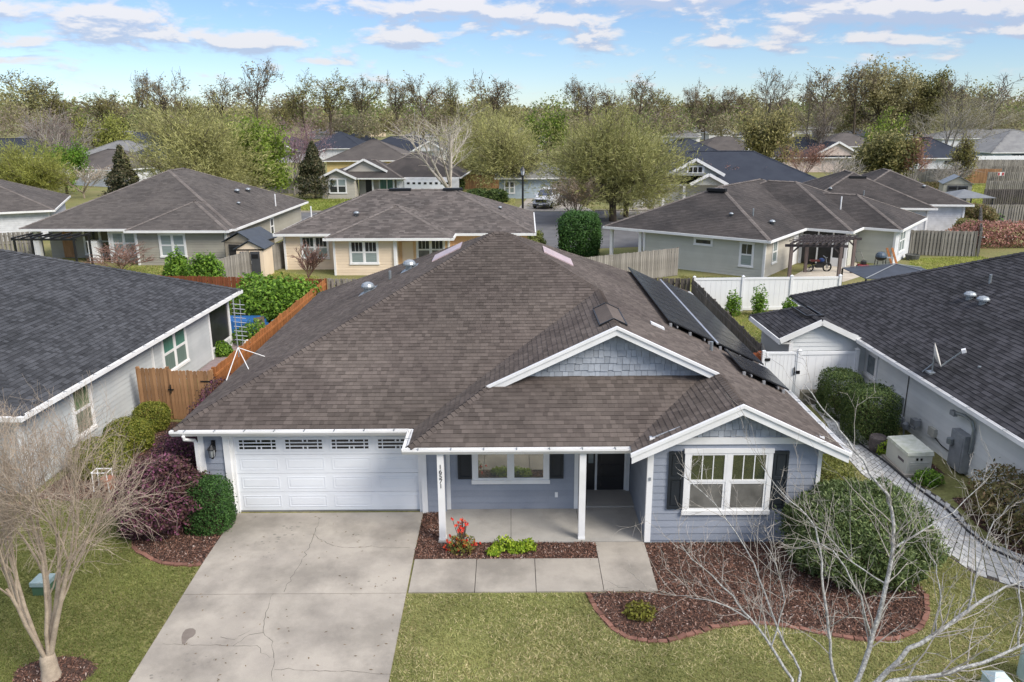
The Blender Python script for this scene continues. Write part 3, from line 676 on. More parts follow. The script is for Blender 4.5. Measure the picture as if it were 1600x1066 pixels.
def edging(name, label, pts, bl=.21, seed=1):
    rng = random.Random(seed); mid = pts[len(pts) // 2]; r = thing(name, label, 'edging', (mid[0], mid[1], gz(mid[1])))
    P = [np.array(p) for p in pts]; seg = [np.linalg.norm(b - a) for a, b in zip(P[:-1], P[1:])]; tot = sum(seg); n = int(tot / bl)
    def pos(s):
        for k, L in enumerate(seg):
            if s <= L: return P[k] + (P[k + 1] - P[k]) * s / L
            s -= L
        return P[-1]
    for i in range(n):
        a, b = pos(i * tot / n + .008), pos((i + 1) * tot / n - .008); c = (a + b) / 2; d = b - a; l = np.linalg.norm(d); d /= l; ang = rng.gauss(0, .06); d = np.array([d[0] * math.cos(ang) - d[1] * math.sin(ang), d[0] * math.sin(ang) + d[1] * math.cos(ang)])
        z = gz(c[1]) + .008 + rng.uniform(-.012, .012); ll = l / 2
        part(r, 'brick', MB().obox((c[0], c[1], z), (d[0] * ll, d[1] * ll, rng.gauss(0, .01)), (-d[1] * .05, d[0] * .05, 0), (0, 0, .035)), BRICK)
    return r
edging('brick_edging', 'curving red brick edging along the front of the wide mulch bed under the right window', BED_R[2:20], seed=1)
edging('brick_edging', 'short curved red brick edging beside the driveway below the purple shrub', BED_L[1:7], .3, seed=2)
# paver path at the right
PL = [(10.95, 28.0), (10.80, 25.77), (10.36, 23.4), (10.30, 21.6), (10.72, 19.6), (10.70, 18.3), (10.42, 17.2), (10.72, 16.3), (11.48, 15.76), (12.63, 15.34), (14.5, 14.9)]
PR = [(11.6, 28.0), (11.68, 25.75), (11.55, 24.45), (11.50, 22.5), (11.58, 21.2), (11.80, 20.3), (11.92, 19.4), (11.76, 18.4), (11.76, 17.85), (12.26, 17.05), (14.2, 16.5)]
pm = MB()
for i in range(len(PL) - 1):
    for t0, t1 in ((0, 1),):
        a, b, c, d = PL[i], PR[i], PR[i + 1], PL[i + 1]; pm.poly([(x, y, gz(y) + .006) for x, y in (a, b, c, d)])
path = struct('paver_path', pm, JOINT)
def resample(P, n):
    P = [np.array(p) for p in P]; seg = [np.linalg.norm(b - a) for a, b in zip(P[:-1], P[1:])]; tot = sum(seg); out = []
    for k in range(n + 1):
        s = tot * k / n
        for j, L in enumerate(seg):
            if s <= L + 1e-9: out.append(P[j] + (P[j + 1] - P[j]) * s / L); break
            s -= L
        else: out.append(P[-1])
    return out
rngp = random.Random(5); nr = 66; A_, B_ = resample(PL[::-1], nr), resample(PR[::-1], nr); cnt = 0; mbj = MB()
for i in range(nr):
    w = np.linalg.norm(B_[i] - A_[i]); k = max(2, int(round(w / .26))); off = .5 if i % 2 else 0
    for j in range(-1, k + 1):
        t0, t1 = max(0, (j + off) / k), min(1, (j + 1 + off) / k)
        if t1 - t0 < .08: continue
        e = .012 / w; q = [A_[i] + (B_[i] - A_[i]) * (t0 + e), A_[i] + (B_[i] - A_[i]) * (t1 - e), A_[i + 1] + (B_[i + 1] - A_[i + 1]) * (t1 - e), A_[i + 1] + (B_[i + 1] - A_[i + 1]) * (t0 + e)]
        dl = (A_[i + 1] - A_[i]) * .05; q = [q[0] + dl, q[1] + dl, q[2] - dl, q[3] - dl]; z = .03 + rngp.uniform(-.004, .004)
        mb = MB() if cnt < 300 else mbj; mb.prism([(p[0], p[1], gz(p[1]) - .01) for p in q], (0, 0, z)); cnt += 1
        if mb is not mbj: link('paver', mb.mesh('paver'), PAVER, path)
if mbj.v: link('paver_run', mbj.mesh('paver_run'), PAVER, path)['kind'] = 'stuff'
hs = MB(); hs.tube([(x, y, gz(y) + .05) for x, y in [(11.3, 26.5), (11.15, 23.9), (11.35, 22.4), (11.42, 20.8), (11.62, 19.4), (11.55, 18.2), (11.6, 17.4), (12.1, 16.6), (13.5, 16.0)]], .028, 6)
solo('drain_hose', hs, mat('hose_black', (.03, .03, .033), rough=.6), 'thin black drain hose lying along the pale paver path', 'hose')
# lawns: blades of grass
def lawn(name, poly, dens, m, seed, excl=(), hgt=.048, wid=.011, label=None):
    rng = np.random.default_rng(seed); P = scatter(rng, poly, dens, excl); n = len(P); a = rng.uniform(0, 6.283, n); h = hgt * rng.uniform(.5, 1.3, n); ln = rng.normal(0, 1.0, (n, 2)) * h[:, None]
    z = gzv(P[:, 1]); w = wid * rng.uniform(.7, 1.3, n); dx, dy = np.cos(a) * w, np.sin(a) * w
    thin = lump(np.column_stack([P * 1.3, np.zeros(n)]), seed + 8); h = h * np.where((thin < -.12) & (rng.random(n) < .6), .6, 1.0); V = np.empty((n, 3, 3)); V[:, 0] = np.column_stack([P[:, 0] - dx, P[:, 1] - dy, z]); V[:, 1] = np.column_stack([P[:, 0] + dx, P[:, 1] + dy, z]); V[:, 2] = np.column_stack([P + ln, z + h])
    patch = .5 + .45 * lump(np.column_stack([P * .5, np.zeros(n)]), seed + 5) + .3 * lump(np.column_stack([P * 2.1, np.zeros(n)]), seed + 6); r = np.clip(rng.random(n) * .5 + patch * .5, 0, .999)
    o = link(name, mesh_np(name, V.reshape(-1, 3), np.arange(3 * n).reshape(-1, 3), r), m); o['kind'] = 'stuff'; tag(o, label, 'grass'); return o
LAWN_F = [(DX1 + .03, 9.5), (12.5, 9.5), (13.5, 15.0), (12.4, 15.3), (11.4, 15.7), (10.68, 16.25), (10.38, 17.2), (10.65, 18.3), (10.66, 19.6), (10.25, 21.6), (10.3, 23.4), (10.75, 25.8), (7.5, 25.8), (7.5, 17.6), (3.3, 15.72), (DX1 + .03, 15.72)]
LAWN_L = [(-16, 9.5), (DX0 - .03, 9.5), (DX0 - .03, 16.88), (-8, 16.86), (-8.7, 17.06), (-9.5, 17.7), (-9.95, 18.6), (-9.95, 26.2), (-13, 26.2), (-13, 20), (-16, 20)]
lawn('lawn_grass', LAWN_F, 1900, GRASS, 1, (BED_R,), label='yellowish mown lawn grass in front of the blue house and beside its paver path'); lawn('lawn_grass', LAWN_L, 1900, GRASS_G, 2, (BED_N, BED_T), label='darker green lawn grass left of the concrete driveway under the bare tree')
lawn('lawn_grass', [(9.6, 29.5), (13, 29.5), (13, 41.5), (9.6, 41.5)], 500, GRASS_B, 3, hgt=.07, wid=.02, label="bright grass strip between the dark side fence and the right neighbour's wing")
lawn('lawn_grass', [(11, 42.6), (19, 47), (17, 50.5), (11, 51.6)], 250, GRASS_G, 4, hgt=.1, wid=.03, label='long grass behind the white vinyl fence beside the grey house')
lawn('lawn_grass', [(25.8, 46.5), (36, 48), (34.5, 58.2), (29.0, 57.4), (27, 53.8)], 260, GRASS_B, 5, hgt=.1, wid=.03, label='bright green grass by the far corner of the grey house')
lawn('lawn_grass', [(-24, 47), (-17, 46), (-12.5, 51.8), (-20, 56.5), (-30, 56)], 220, GRASS_B, 6, hgt=.1, wid=.03, label='green grass behind the left neighbour beside the khaki house')
lawn('lawn_grass', [(-38, 92), (-12, 89.5), (-10, 101), (-38, 106)], 60, GRASS_B, 7, hgt=.16, wid=.07, label="grass across the back street in front of the beige house's wooden fence")
lawn('lawn_grass', [(-9, 90), (.2, 88.9), (.5, 102), (-9, 102)], 60, GRASS, 8, hgt=.16, wid=.07, label='dry grass beside the driveway where the white car is parked')
lawn('lawn_grass', [(50, 88), (66, 88), (70, 118), (54, 118)], 40, GRASS_B, 9, hgt=.18, wid=.09, label='green grass beyond the brown roofed house at the right')
print('setting ok')
# ------------------------------------------------------------------ the house in front
H = thing('blue_house', 'slate blue house with brown hip roof, white garage door and shingled front gables', 'house', (-.4, 27.3, 0))
SL, Z0 = .475, 2.55
XL, XR, YF, YK = -8.72, 7.9, 19.15, 35.4
PX0, PY0 = -2.52, 17.93           # left and front eave of the porch roof
GX0, GY0 = 2.85, 17.5             # left eave and front rake of the lower gable
def zl(x): return Z0 + SL * (x - XL)
def zr(x): return Z0 + SL * (XR - x)
def zf(y): return Z0 + SL * (y - YF)
def zp(y): return Z0 + SL * (y - PY0)
def zpl(x): return Z0 + SL * (x - PX0)
def zg(x): return Z0 + SL * (x - GX0)
zt = Z0 + SL * (YK - YF) / 2; ym = (YF + YK) / 2; xa, xb = XL + (YK - YF) / 2, XR - (YK - YF) / 2
mx, gx = (PX0 + XR) / 2, (GX0 + XR) / 2; RY = 19.85
def P3(pts, zfun, ax): return [(x, y, zfun(x if ax == 'x' else y)) for x, y in pts]
yv = YF + (mx - PX0)
planes = [('front', P3([(XL, YF), (PX0, YF), (mx, yv), (xb, ym), (xa, ym)], zf, 'y')),
          ('left', P3([(XL, YK), (XL, YF), (xa, ym)], zl, 'x')),
          ('back', P3([(XR, YK), (XL, YK), (xa, ym), (xb, ym)], lambda y: Z0 + SL * (YK - y), 'y')),
          ('right', P3([(gx, GY0), (XR, GY0), (XR, YK), (gx, YK - (XR - gx))], zr, 'x')),
          ('right', P3([(mx, RY), (gx, RY), (gx, YK - (XR - gx)), (mx, YK - (XR - mx))], zr, 'x')),
          ('right', P3([(xb, ym), (mx, yv), (mx, YK - (XR - mx))], zr, 'x')),
          ('left', P3([(PX0, YF), (PX0, PY0), (PX0 + RY - PY0, RY), (PX0 + RY - PY0, YF + RY - PY0)], zpl, 'x')),
          ('left', P3([(PX0 + RY - PY0, YF + RY - PY0), (PX0 + RY - PY0, RY), (mx, RY), (mx, yv)], zpl, 'x')),
          ('front', P3([(PX0, PY0), (GX0, PY0), (GX0 + 20.15 - PY0, 20.15), (PX0 + 20.15 - PY0, 20.15)], zp, 'y')),
          ('left', P3([(GX0, PY0), (GX0, GY0), (gx, GY0), (gx, 20.15), (GX0 + 20.15 - PY0, 20.15)], zg, 'x'))]
rng = random.Random(11); deck = MB(); cells = []
for side, poly in planes:
    deck.prism(poly, (0, 0, -.05)); cells += shingle_cells(slope_plane(side, poly[0], SL, Z0), poly, .143, .09, .25, rng)
roof = part(H, 'roof', deck, ROOF_M)
lay_shingles(H, cells, ROOF_M, 300, hb=.015, ht=.004)
cp = MB()
for a, b in (((XL, YF, Z0), (xa, ym, zt)), ((mx, yv, zr(mx)), (xb, ym, zt)), ((XL, YK, Z0), (xa, ym, zt)), ((XR, YK, Z0), (xb, ym, zt)), ((xa, ym, zt), (xb, ym, zt)),
             ((PX0, PY0, Z0), (PX0 + RY - PY0, RY, zp(RY))), ((mx, RY + .03, zr(mx)), (mx, yv, zr(mx))), ((gx, GY0 + .03, zr(gx)), (gx, 19.8, zr(gx)))): caps(cp, a, b, .125, .143, .014, (roof, ROOF_M) if a in ((XL, YF, Z0), (PX0, PY0, Z0), (mx, yv, zr(mx))) else None)
part(roof, 'hip_cap', cp, ROOF_M, kind='stuff')
# ridge vent saddle on the upper gable ridge
rv = MB()
for sgn in (-1, 1): rv.prism([(mx, 20.55, zr(mx) + .05), (mx, 22.3, zr(mx) + .05), (mx + sgn * .34, 22.3, zr(mx) + .05 - .34 * SL), (mx + sgn * .34, 20.55, zr(mx) + .05 - .34 * SL)], (0, 0, -.03))
part(roof, 'ridge_vent', rv, ROOF_M)
re_ = MB()
for y in (20.5, 22.31):
    for sgn in (-1, 1): re_.beam((mx, y, zr(mx) + .05), (mx + sgn * .37, y, zr(mx) + .05 - .37 * SL), .04, .04)
re_.beam((mx + .36, 20.5, zr(mx) + .035 - .36 * SL), (mx + .36, 22.3, zr(mx) + .035 - .36 * SL), .03, .05); re_.beam((mx - .36, 20.5, zr(mx) + .035 - .36 * SL), (mx - .36, 22.3, zr(mx) + .035 - .36 * SL), .03, .05)
part(roof, 'ridge_vent_edge', re_, BLACKM)
# walls (core) then lapped boards
core = MB()
core.box(-8.2, -7.44, 19.45, 19.6, 0, 2.46); core.box(-2.40, -1.78, 19.45, 19.6, 0, 2.46); core.box(-7.44, -2.40, 19.45, 19.6, 2.24, 2.46)
core.box(-8.2, -8.05, 19.6, 35, 0, 2.5); core.box(-8.2, 7.42, 34.85, 35, 0, 2.5); core.box(7.27, 7.42, 17.95, 34.85, 0, 2.5)
core.box(-1.78, 1.72, 19.57, 19.7, 0, 2.44); core.box(1.6, 1.72, 19.7, 20.62, 0, 2.44); core.box(1.6, 3.4, 20.62, 20.75, 0, 2.44); core.box(3.3, 3.42, 17.95, 20.62, 0, 2.44)
core.box(3.3, 7.42, 17.8, 17.95, 0, 2.8); core.box(-7.4, -2.41, 19.66, 19.72, 0, 2.3)
part(H, 'wall', core, BLUE)
def wall_boards(p, q, z0, z1):
    pl = wallplane((*p, 0), (*q, 0)); L = math.dist(p, q); clad(H, pl, [pl.to3(0, z0), pl.to3(L, z0), pl.to3(L, z1), pl.to3(0, z1)], 'board', BLUE, 'siding_board', .185, rng=rng)
for p, q, z0, z1 in (((-8.2, 19.45), (-7.58, 19.45), .0, 2.44), ((-2.28, 19.45), (-1.78, 19.45), 0, 2.44), ((-7.58, 19.45), (-2.28, 19.45), 2.32, 2.44), ((-1.78, 19.57), (1.72, 19.57), .04, 2.42), ((3.3, 20.62), (3.3, 17.8), .04, 2.42),
                     ((1.72, 19.57), (1.72, 20.62), .04, 2.42), ((3.3, 17.8), (7.42, 17.8), .08, 2.64), ((7.42, 17.8), (7.42, 35), .08, 2.44), ((-8.2, 35), (-8.2, 19.45), .08, 2.44)): wall_boards(p, q, z0, z1)
part(H, 'foundation', MB().box(-8.19, 7.41, 19.6, 34.9, -.1, .08).box(3.31, 7.41, 17.81, 19.6, -.1, .08), CONC2)
# gable walls clad in shakes
pl = wallplane((-.3, 20.15, 0), (6, 20.15, 0))
part(H, 'gable_wall', MB().prism([(-.3, 20.16, 3.55), (5.6, 20.16, 3.55), (5.6, 20.16, 3.62), (mx, 20.16, zr(mx) - .04), (-.3, 20.16, 3.6)], (0, .1, 0)), BLUE_SHAKE)
clad(H, pl, [(-.3, 20.15, 3.56), (5.62, 20.15, 3.56), (5.62, 20.15, 3.60), (mx, 20.15, zr(mx) - .06), (-.3, 20.15, 3.57)], 'shake', BLUE_SHAKE, 'shake', .19, rng=rng, wr=(.10, .24), hb=.026)
pl2 = wallplane((3.3, 17.8, 0), (7.42, 17.8, 0))
part(H, 'gable_wall', MB().prism([(3.32, 17.81, 2.6), (7.40, 17.81, 2.6), (7.4, 17.81, zr(7.42) - .04), (gx, 17.81, zr(gx) - .05), (3.32, 17.81, zg(3.32) - .04)], (0, .1, 0)), BLUE_SHAKE)
clad(H, pl2, [(3.34, 17.8, 2.83), (7.34, 17.8, 2.83), (gx, 17.8, zr(gx) - .06)], 'shake', BLUE_SHAKE, 'shake', .175, rng=rng, wr=(.10, .22), hb=.024)
part(H, 'frieze_board', MB().box(3.28, 7.46, 17.745, 17.79, 2.655, 2.825), WHITE)
# rakes: mitred boards either side of each apex
def rake(name, xs, y0, y1, zf_, dz0, dz1):
    for (xa_, xb_) in zip(xs[:-1], xs[1:]):
        za, zb = zf_(xa_), zf_(xb_); part(H, name, MB().prism([(xa_, y0, za + dz0), (xb_, y0, zb + dz0), (xb_, y0, zb + dz1), (xa_, y0, za + dz1)], (0, y1 - y0, 0)), WHITE)
zlow = lambda x: min(zg(x), zr(x)); zup = lambda x: min(zpl(x), zr(x)); xl_ = PX0 + RY - PY0
rake('rake_board', (GX0 - .03, gx, XR + .06), GY0 - .06, GY0 - .005, zlow, -.235, -.055)
rake('rake_cap', (GX0 - .06, gx, XR + .10), GY0 - .10, GY0 - .005, zlow, -.05, .03)
rake('rake_board', (xl_ - .05, mx, gx + .02), RY - .06, RY - .005, zup, -.215, -.05)
rake('rake_cap', (xl_ - .10, mx, gx + .02), RY - .10, RY - .005, zup, -.045, .03)
part(H, 'soffit', MB().box(XL, PX0, YF, 19.45, 2.38, 2.40).box(XL, -8.2, 19.45, YK, 2.38, 2.40).box(7.42, XR, 17.8, YK, 2.38, 2.40).box(-8.2, 7.42, 35, YK, 2.38, 2.40).box(PX0, 3.3, PY0, 19.4, 2.40, 2.42).box(-1.7, 3.3, 19.4, 20.62, 2.40, 2.42), WHITE2)
# gutters: fascia board, trough, hangers
def gutter(a, b, out, end=True):
    a, b, out = Vector(a), Vector(b), Vector(out); d = (b - a).normalized(); g = MB(); w, h = .125, .13
    prof = [(0, 0), (0, -h), (.07, -h), (w, -.05), (w, 0), (w - .012, 0), (w - .012, -.045), (.065, -h + .012), (.012, -h + .012), (.012, 0)]
    Pn = [a + out * u + Vector((0, 0, v)) for u, v in prof]; vec = b - a; n = len(prof)
    vs = Pn + [p + vec for p in Pn]; flip = d.cross(out).z < 0
    fs = [(i, (i + 1) % n, (i + 1) % n + n, i + n) for i in range(n)]
    g.add(vs, [f[::-1] for f in fs] if flip else fs)
    for e, s_ in ((a, 1), (b, -1)): g.prism([e, e + out * w, e + out * w + Vector((0, 0, -.05)), e + out * .07 + Vector((0, 0, -h)), e + Vector((0, 0, -h))], d * s_ * .008)
    go = part(H, 'gutter', g, WHITE)
    L = (b - a).length; k = max(1, int(L / .75))
    for i in range(k):
        p = a + d * (L * (i + .5) / k); part(go, 'hanger', MB().obox(p + out * .065 + Vector((0, 0, -.004)), d * .014, out * .062, (0, 0, .006)), GALV)
    part(H, 'fascia', MB().beam(a - out * .016 + Vector((0, 0, -.09)), b - out * .016 + Vector((0, 0, -.09)), .03, .17), WHITE)
gutter((XL - .06, YF - .02, 2.545), (PX0 - .13, YF - .02, 2.545), (0, -1, 0)); gutter((PX0 - .03, YF - .03, 2.545), (PX0 - .03, PY0 - .03, 2.545), (-1, 0, 0)); gutter((PX0 - .16, PY0 - .03, 2.54), (GX0 + .02, PY0 - .03, 2.54), (0, -1, 0))
part(H, 'fascia', MB().box(XL + .0, XL + .03, YF, YK, 2.36, 2.50), WHITE); gutter((XR + .03, GY0, 2.54), (XR + .03, YK, 2.54), (1, 0, 0))
ds = MB(); ds.tube([(-8.42, 19.02, 2.42), (-8.42, 19.05, 2.32), (-8.30, 19.38, 2.16), (-8.27, 19.40, 2.05)], .045, 6); ds.beam((-8.27, 19.39, 2.1), (-8.27, 19.39, .1), .085, .06, (0, 1, 0)); part(H, 'downspout', ds, WHITE)
# corner boards, columns, pilasters
def post(x0, x1, y0, y1, z0, z1, name='corner_board'): return part(H, name, MB().box(x0, x1, y0, y1, z0, z1), WHITE)
post(-8.225, -8.09, 19.405, 19.5, 0, 2.44); post(3.255, 3.40, 17.755, 17.86, .04, 2.655); post(7.36, 7.455, 17.755, 17.9, .0, 2.655); post(-1.80, -1.67, 19.53, 19.6, .04, 2.42, 'pilaster'); post(1.64, 1.75, 19.53, 19.66, .04, 2.42, 'pilaster'); post(3.17, 3.262, 20.5, 20.6, .04, 2.42, 'pilaster')
for x in (-1.765, 1.71):
    c = MB(); c.box(x - .08, x + .08, 17.915, 18.075, .03, 2.42); c.box(x - .088, x + .088, 17.907, 18.083, .03, .10); col = part(H, 'porch_column', c, WHITE)
    if x < 0: COLUMN = col
dg = bpy.context.evaluated_depsgraph_get
for i, ch in enumerate('16571'):
    cu = bpy.data.curves.new('digit', 'FONT'); cu.body = ch; cu.size = .165; cu.extrude = .004; cu.align_x = 'CENTER'
    t = bpy.data.objects.new('digit_text', cu); COL.objects.link(t); me = bpy.data.meshes.new_from_object(t.evaluated_get(dg())); bpy.data.objects.remove(t)
    me.materials.clear(); M = ROOTM[H.name].inverted() @ Matrix.Translation((-1.765, 17.910, 1.98 - i * .128)) @ Matrix.Rotation(rad(90), 4, 'X'); me.transform(M); link('house_number_digit', me, BLACKM, COLUMN)
# garage door
jm = MB(); jm.box(-7.58, -7.42, 19.39, 19.46, 0, 2.24); jm.box(-2.42, -2.28, 19.39, 19.46, 0, 2.24); jm.box(-7.60, -2.26, 19.385, 19.46, 2.24, 2.34); jm.box(-7.42, -7.34, 19.46, 19.58, 0, 2.24); jm.box(-2.50, -2.42, 19.46, 19.58, 0, 2.24)
part(H, 'garage_door_frame', jm, WHITE)
DOORW = mat('garage_door_white', (.72, .745, .78), (.68, .70, .735), rough=.45, nscale=.8)
gd = MB(); secs = 4; gh = 2.17 / secs
for i in range(secs): gd.box(-7.36, -2.48, 19.545, 19.59, .04 + i * gh + .006, .04 + (i + 1) * gh - .004)
gdo = part(H, 'garage_door', gd, DOORW); part(gdo, 'bottom_seal', MB().box(-7.36, -2.48, 19.54, 19.6, 0.0, .044), mat('seal_grey', (.2, .2, .2)))
pw = 4.88 / 4
for i in range(3):
    for j in range(4):
        x0, x1, z0, z1 = -7.36 + j * pw + .15, -7.36 + (j + 1) * pw - .10, .04 + i * gh + .13, .04 + (i + 1) * gh - .12
        p = MB(); f = .035; y = 19.545
        p.add([(x0, y, z0), (x1, y, z0), (x1, y, z1), (x0, y, z1), (x0 + f, y + .014, z0 + f), (x1 - f, y + .014, z0 + f), (x1 - f, y + .014, z1 - f), (x0 + f, y + .014, z1 - f)], [(0, 1, 5, 4), (1, 2, 6, 5), (2, 3, 7, 6), (3, 0, 4, 7)])
        for (a0, a1, b0, b1) in ((x0, x1, z0 - .02, z0), (x0, x1, z1, z1 + .02), (x0 - .02, x0, z0 - .02, z1 + .02), (x1, x1 + .02, z0 - .02, z1 + .02)): p.box(a0, a1, 19.537, 19.546, b0, b1)
        p.box(x0 + f + .01, x1 - f - .01, 19.537, 19.546, z0 + f + .01, z1 - f - .01); part(gdo, 'raised_panel', p, DOORW)
for j in range(4):
    x0, x1, z0, z1 = -7.36 + j * pw + .16, -7.36 + (j + 1) * pw - .10, .04 + 3 * gh + .15, .04 + 4 * gh - .10
    wf = MB(); wf.box(x0 - .06, x1 + .06, 19.53, 19.546, z0 - .05, z1 + .05); wo = part(gdo, 'window_insert', wf, DOORW); w = x1 - x0; rh = (z1 - z0) / 3; v = MB()
    for r in range(3):
        cuts = [(0, .10), (.13, .46), (.50, .58), (.62, .87), (.90, 1.0)] if r != 1 else [(0, .10), (.13, .87), (.90, 1.0)]
        for a, b in cuts: v.box(x0 + w * a, x0 + w * b, 19.524, 19.532, z0 + r * rh + .02, z0 + (r + 1) * rh - .02)
    part(wo, 'pane', v, glassmat('garage_pane', (.012, .013, .015)))
# windows with shutters
window(H, pl2, 4.15 - 3.3, .80, 2.12, 1.74, 2, 2, 2, .11, (mat('reflective_upper', (.20, .22, .15), (.17, .19, .13), rough=.02, metal=.8), GLASS_SCR), sash=.055)
plp = wallplane((-1.78, 19.57, 0), (1.72, 19.57, 0))
window(H, plp, .70, .80, 2.05, 1.52, 2, 1, 0, .11, (GLASS_REF,), sash=.05)
def shutter(pl, u, v, w, h, nb=2):
    def bx(mb, u0, u1, v0, v1, h0, h1): mb.prism([pl.to3(u0, v0, h0), pl.to3(u1, v0, h0), pl.to3(u1, v1, h0), pl.to3(u0, v1, h0)], pl.N * (h1 - h0))
    m = MB(); bx(m, u, u + w, v, v + h, .02, .045)
    for q in ((u, u + .05, v, v + h), (u + w - .05, u + w, v, v + h), (u + .05, u + w - .05, v, v + .07), (u + .05, u + w - .05, v + h - .07, v + h), (u + .05, u + w - .05, v + h * .52, v + h * .52 + .07)): bx(m, *q, .045, .065)
    so_ = part(H, 'shutter', m, SHUT)
    for z0, z1 in ((v + .11, v + h * .52 - .04), (v + h * .52 + .11, v + h - .11)): k = MB(); bx(k, u + .085, u + w - .085, z0, z1, .045, .058); part(so_, 'raised_panel', k, SHUT)
shutter(pl2, 3.77 - 3.3, .95, .36, 1.52); shutter(pl2, 6.29 - 3.3, .95, .36, 1.52); shutter(plp, .32, .94, .36, 1.40); shutter(plp, 2.77, .94, .36, 1.40)
# front door, sidelight, small fittings
DOORB = mat('black_door', (.026, .026, .029), rough=.35, spec=.5)
fr = MB(); fr.box(1.98, 2.06, 20.55, 20.61, .04, 2.2); fr.box(2.30, 2.36, 20.55, 20.61, .04, 2.2); fr.box(3.12, 3.20, 20.55, 20.61, .04, 2.2); fr.box(1.98, 3.20, 20.55, 20.61, 2.12, 2.22); fr.box(1.98, 3.2, 20.52, 20.61, .04, .07); part(H, 'door_frame', fr, WHITE)
do = part(H, 'front_door', MB().box(2.36, 3.12, 20.575, 20.6, .07, 2.12), DOORB)
for z0, z1 in ((.2, .50), (.58, .86), (.94, 1.22)): part(do, 'raised_panel', MB().box(2.47, 3.01, 20.562, 20.576, z0, z1).box(2.49, 2.99, 20.556, 20.563, z0 + .03, z1 - .03), DOORB)
part(do, 'raised_panel', MB().box(2.45, 2.60, 20.562, 20.576, 1.32, 1.95), DOORB); part(do, 'raised_panel', MB().box(2.88, 3.03, 20.562, 20.576, 1.32, 1.95), DOORB)
part(do, 'pane', MB().box(2.64, 2.84, 20.565, 20.577, 1.32, 1.95), glassmat('leaded_pane', (.35, .38, .38), col2=(.12, .13, .13), nscale=14)); part(do, 'handle', MB().box(2.40, 2.435, 20.53, 20.575, .95, 1.12), BLACKM)
sl_ = part(H, 'sidelight', MB().box(2.06, 2.30, 20.575, 20.6, .07, 2.12), DOORB); part(sl_, 'pane', MB().box(2.11, 2.25, 20.565, 20.577, .9, 2.0), GLASS_B)
ou = part(H, 'electrical_outlet', MB().box(1.125, 1.205, 19.535, 19.56, .38, .52), WHITE); part(ou, 'outlet_flap', MB().box(1.135, 1.195, 19.525, 19.536, .40, .50), VINYL)
part(H, 'doorbell_sensor', MB().box(3.30, 3.35, 17.735, 17.756, 1.72, 1.80), GREYBOX)
# lantern left of the garage door
LX, LY = -7.83, 19.30
la = MB(); la.box(LX - .05, LX + .05, 19.40, 19.43, 1.82, 2.14); la.tube([(LX, 19.41, 2.08), (LX, 19.33, 2.13), (LX, LY - .04, 2.08)], .014, 6); la.lathe((LX, LY - .04, 1.95), [(.11, 0), (.115, .02), (.05, .09), (.02, .13)], 8); la.lathe((LX, LY - .04, 1.72), [(.02, -.04), (.05, 0), (.06, .02)], 8)
for k in range(4): la.beam((LX + .075 * math.cos(k * 1.571 + .785), LY - .04 + .075 * math.sin(k * 1.571 + .785), 1.73), (LX + .09 * math.cos(k * 1.571 + .785), LY - .04 + .09 * math.sin(k * 1.571 + .785), 1.96), .012, .012)
lo = part(H, 'wall_lantern', la, BLACKM); part(lo, 'lantern_glass', MB().lathe((LX, LY - .04, 1.74), [(.05, 0), (.078, .2)], 8), glassmat('lantern_glass', (.45, .47, .47), rough=.15))
# roof fittings: vents, skylights, conduits
for p in ((-5.11, 27.88), (-3.68, 28.52)):
    z = zl(p[0]); hv = MB(); c = Vector((p[0], p[1], z))
    hv.lathe(c, [(.15, -.1), (.15, .16)], 14); hv.lathe(c + Vector((0, 0, .14)), [(.24, 0), (.24, .05), (.19, .13), (.10, .18), (.02, .2)], 14); hv.obox(c + Vector((0, 0, .01)), Vector((.3, 0, .3 * SL)), (0, .3, 0), (0, 0, .008)); part(roof, 'roof_vent', hv, GALV, smooth=False)
pipe_vent(roof, (-4.35, 28.2, zl(-4.35)), .3, local=False); pipe_vent(roof, (5.92, 22.8, zr(5.92)), .28, local=False)
SKYL = mat('pinkish_skylight', (.52, .40, .41), (.42, .33, .34), rough=.3, nscale=3)
def skylight(x, y, zfun, sgn):
    c = Vector((x, y, zfun(x) + .03)); u = Vector((.5, 0, .5 * SL * sgn)); part(roof, 'skylight', MB().obox(c, u, (0, .62, 0), (0, 0, .02)), SKYL)
skylight(-2.25, 27.9, zl, 1); skylight(1.6, 27.4, zr, -1)
part(roof, 'vent_flashing', MB().obox((4.25, 22.6, zr(4.25) + .045), (.2, 0, -.2 * SL), (0, .09, 0), (0, 0, .03)), VINYL)
print('house ok')
# ------------------------------------------------------------------ left neighbour
LH = thing('grey_house', 'pale grey house with charcoal hip roof left of the blue house', 'house', (-13.29, 20.21, 0), rad(-2.6))
house_roof(LH, [('hip', -20, 0, 0, 16.05)], 2.55, .45, ROOF_L, cell=(.145, .12, .28), n_single=300, fascia=False, seed=21)
def lgut(root, x, y0, y1, sx, z=2.545, m=WHITE):
    g = MB(); a, b = x + .02 * sx, x + .135 * sx
    g.box(min(a, b), max(a, b), y0, y1, z - .13, z - .118); g.box(min(b, b - .012 * sx), max(b, b - .012 * sx), y0, y1, z - .118, z); g.box(min(a, a + .012 * sx), max(a, a + .012 * sx), y0, y1, z - .118, z)
    go = part(root, 'gutter', g, m, local=True); n = int((y1 - y0) / .8)
    for i in range(n): yy = y0 + (i + .5) * (y1 - y0) / n; part(go, 'hanger', MB().box(min(a, b), max(a, b), yy - .014, yy + .014, z - .006, z + .006), GALV, local=True)
    part(root, 'fascia', MB().box(min(x - .012 * sx, x + .018 * sx), max(x - .012 * sx, x + .018 * sx), y0, y1, z - .18, z - .01), m, local=True)
lgut(LH, 0, -.02, 16.05, 1)
